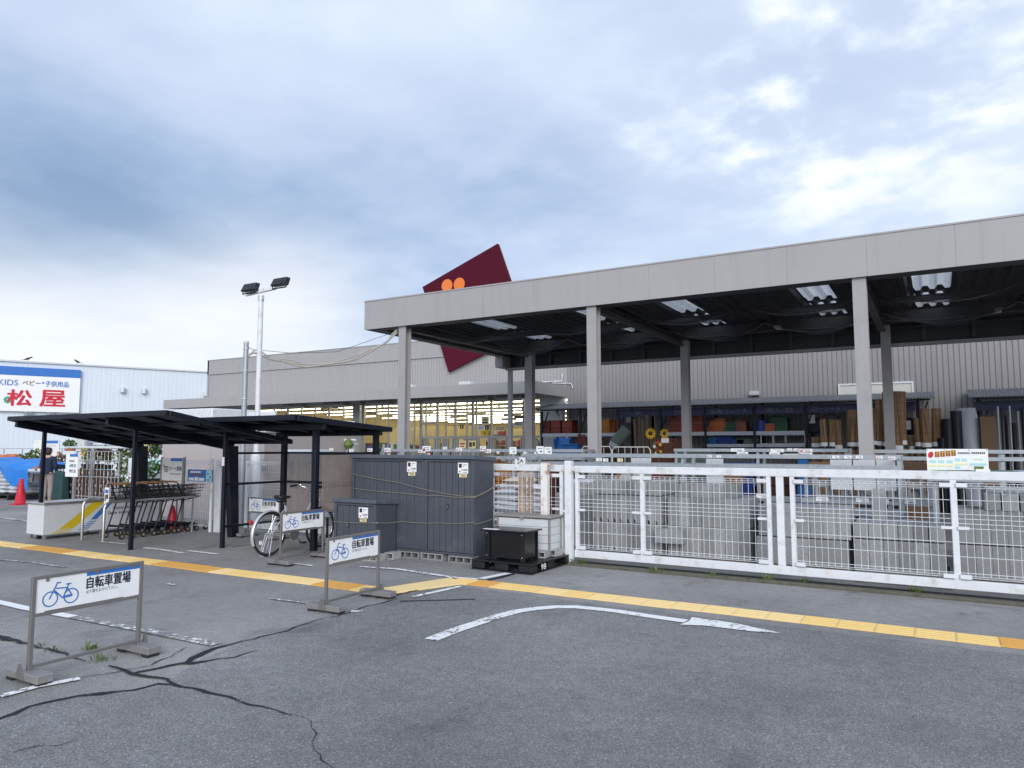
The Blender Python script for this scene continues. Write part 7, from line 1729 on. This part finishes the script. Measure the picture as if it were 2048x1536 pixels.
# the shopper: one skinned body, clothing and hair as children
pp = G(93, 1006); HGT = 1.60
t = thing('person', 'shopper in a dark navy jacket standing among the garden goods, seen from behind', 'person', (pp.x, pp.y, 0), R(24))
def skin_obj(name, joints, edges, mat, root, sub=2, parent=None):
    me = bpy.data.meshes.new(name); me.from_pydata([j[0] for j in joints], edges, []); o = bpy.data.objects.new(name, me); COL.objects.link(o); o.parent = parent or t
    s = o.modifiers.new('skin', 'SKIN'); s.use_smooth_shade = True
    for v, j in zip(me.skin_vertices[0].data, joints): v.radius = j[1] if isinstance(j[1], tuple) else (j[1], j[1])
    me.skin_vertices[0].data[root].use_root = True
    b = o.modifiers.new('sub', 'SUBSURF'); b.levels = sub; b.render_levels = sub
    me.materials.append(M[mat]); return o
J = [((0, 0, .84), (.13, .10)), ((0, 0, 1.0), (.115, .09)), ((0, 0, 1.18), (.15, .10)), ((0, .0, 1.30), (.10, .08)), ((0, -.01, 1.37), .045), ((0, .01, 1.42), (.055, .06)), ((0, .015, 1.49), (.072, .085)), ((0, .01, 1.57), (.055, .065)),
     ((.17, 0, 1.27), .052), ((.22, -.02, 1.05), .042), ((.20, .08, .84), .034), ((.19, .13, .79), (.03, .018)),
     ((-.17, 0, 1.27), .052), ((-.23, .0, 1.05), .042), ((-.21, .09, .86), .034), ((-.20, .15, .81), (.03, .018)),
     ((.085, 0, .76), .085), ((.095, .01, .46), .058), ((.10, -.02, .10), .042), ((.105, .03, .045), .04), ((.11, .15, .03), (.04, .025)),
     ((-.085, 0, .76), .085), ((-.095, .03, .46), .058), ((-.10, .0, .10), .042), ((-.105, .05, .045), .04), ((-.11, .17, .03), (.04, .025))]
Ed = [(0, 1), (1, 2), (2, 3), (3, 4), (4, 5), (5, 6), (6, 7), (3, 8), (8, 9), (9, 10), (10, 11), (3, 12), (12, 13), (13, 14), (14, 15), (0, 16), (16, 17), (17, 18), (18, 19), (19, 20), (0, 21), (21, 22), (22, 23), (23, 24), (24, 25)]
for side, h0 in ((1, 11), (-1, 15)):
    hx_, hy_, hz_ = J[h0][0]
    for k, (dx, dy, dz) in enumerate(((-.025*side, .02, -.035), (-.012, .03, -.075), (0, .03, -.085), (.012, .028, -.078), (.022, .02, -.062))):
        J.append(((hx_+dx*.9, hy_+dy*.5, hz_+dz*.5), .0095)); J.append(((hx_+dx*1.1, hy_+dy, hz_+dz), .008)); Ed += [(h0, len(J)-2), (len(J)-2, len(J)-1)]
skin_obj('body', J, Ed, 'skin', 0)
JJ = [((0, 0, .72), (.17, .13)), ((0, 0, 1.0), (.145, .115)), ((0, 0, 1.18), (.175, .125)), ((0, 0, 1.30), (.12, .10)), ((0, 0, 1.36), (.062, .062)), ((.175, 0, 1.275), .067), ((.225, -.02, 1.05), .057), ((.205, .075, .86), .046), ((-.175, 0, 1.275), .067), ((-.235, 0, 1.05), .057), ((-.213, .085, .88), .046)]
skin_obj('jacket', JJ, [(0, 1), (1, 2), (2, 3), (3, 4), (3, 5), (5, 6), (6, 7), (3, 8), (8, 9), (9, 10)], 'navycloth', 0)
JT = [((0, 0, .92), (.135, .108)), ((.088, 0, .74), .10), ((.096, .012, .46), .074), ((.10, -.015, .12), .062), ((-.088, 0, .74), .10), ((-.096, .03, .46), .074), ((-.10, .005, .12), .062)]
skin_obj('trousers', JT, [(0, 1), (1, 2), (2, 3), (0, 4), (4, 5), (5, 6)], 'khaki', 0)
skin_obj('hair', [((0, -.01, 1.575), (.085, .095)), ((0, -.035, 1.50), (.088, .07)), ((0, -.05, 1.42), (.075, .05)), ((0, -.05, 1.36), (.055, .035))], [(0, 1), (1, 2), (2, 3)], 'hair', 1)
mb = MB()
for s in (-1, 1): mb.tube([(s*.105, -.04, .035), (s*.11, .06, .04), (s*.112, .17, .03)], .045, 8); mb.tube([(s*.027, .095, 1.50), (s*.027, .103, 1.50)], .011, 8)
mb.build('shoes', M['black'], t, smooth=60)
mb = MB(); mb.tube([(0, .088, 1.50), (0, .112, 1.475), (0, .098, 1.467)], .012, 6); mb.tube([(-.02, .092, 1.445), (.02, .092, 1.445)], .006, 5)
for s in (-1, 1): mb.tube([(s*.073, .01, 1.50), (s*.083, 0, 1.49), (s*.075, .01, 1.465)], .011, 6)
mb.build('face', M['skin'], t, smooth=60)
M['tealsack'] = paint('teal_sack', (.012, .05, .05), .7, var=.3)
t2 = thing('shopping_bag', 'dark green bag of goods standing right beside the shopper', 'bag', (AY(121, 990, 11.2).x, 11.2, 0)); mb = MB(); mb.hexa([(-.25, -.15, 0), (.25, -.15, 0), (.25, .15, 0), (-.25, .15, 0)], [(-.22, -.10, .95), (.2, -.10, .9), (.2, .1, .9), (-.22, .1, .95)]); mb.build('sack', M['tealsack'], t2, bevel=.06, seg=3)
mb = MB(); mb.tube([(-.1, 0, .93), (-.08, 0, 1.02), (.06, 0, 1.02), (.09, 0, .9)], .012, 6); mb.build('handle', M['black'], t2)

# ---------------------------------------------------------------- every separate piece of these parts becomes a part of its own
def split_loose(o):
    me = o.data; n = len(me.vertices); par = list(range(n))
    def find(a):
        while par[a] != a: par[a] = par[par[a]]; a = par[a]
        return a
    for e in me.edges:
        a, b = find(e.vertices[0]), find(e.vertices[1])
        if a != b: par[a] = b
    groups = {}
    for p in me.polygons: groups.setdefault(find(p.vertices[0]), []).append(p)
    if not 1 < len(groups) <= 60: return
    for k, polys in enumerate(groups.values()):
        idx = {}; fs = []
        for p in polys: fs.append([idx.setdefault(v, len(idx)) for v in p.vertices])
        m2 = bpy.data.meshes.new(o.name.split('.')[0]); m2.from_pydata([me.vertices[v].co for v in idx], [], fs)
        for m in me.materials: m2.materials.append(m)
        m2.polygons.foreach_set('use_smooth', [p.use_smooth for p in polys]); m2.polygons.foreach_set('material_index', [p.material_index for p in polys]); m2.update()
        if any(p.use_smooth for p in polys): m2.set_sharp_from_angle(angle=R(50))
        if k == 0: first = m2
        else:
            c = o.copy(); COL.objects.link(c); c.data = m2
    o.data = first
SPLIT = set('net_hem crank partition upright post foot_block leg rubber_pad bolt brace roof_beam beam strap wall_pier mesh_clamp deck_board bearer shelf_board shelf_beam corner_leg rail support eyelet wall shoes grip brake_lever pedal clip wires frame_bar clamp_pole bracket rear_rib shade_tie board tag_print latch'.split())
for o in [o for o in sc.objects if o.type == 'MESH' and o.parent is not None and o.name.split('.')[0] in SPLIT and o.name.split('.')[0] not in ('wires', 'bearer', 'deck_board')]:
    if o.data.users == 1 or True: split_loose(o)
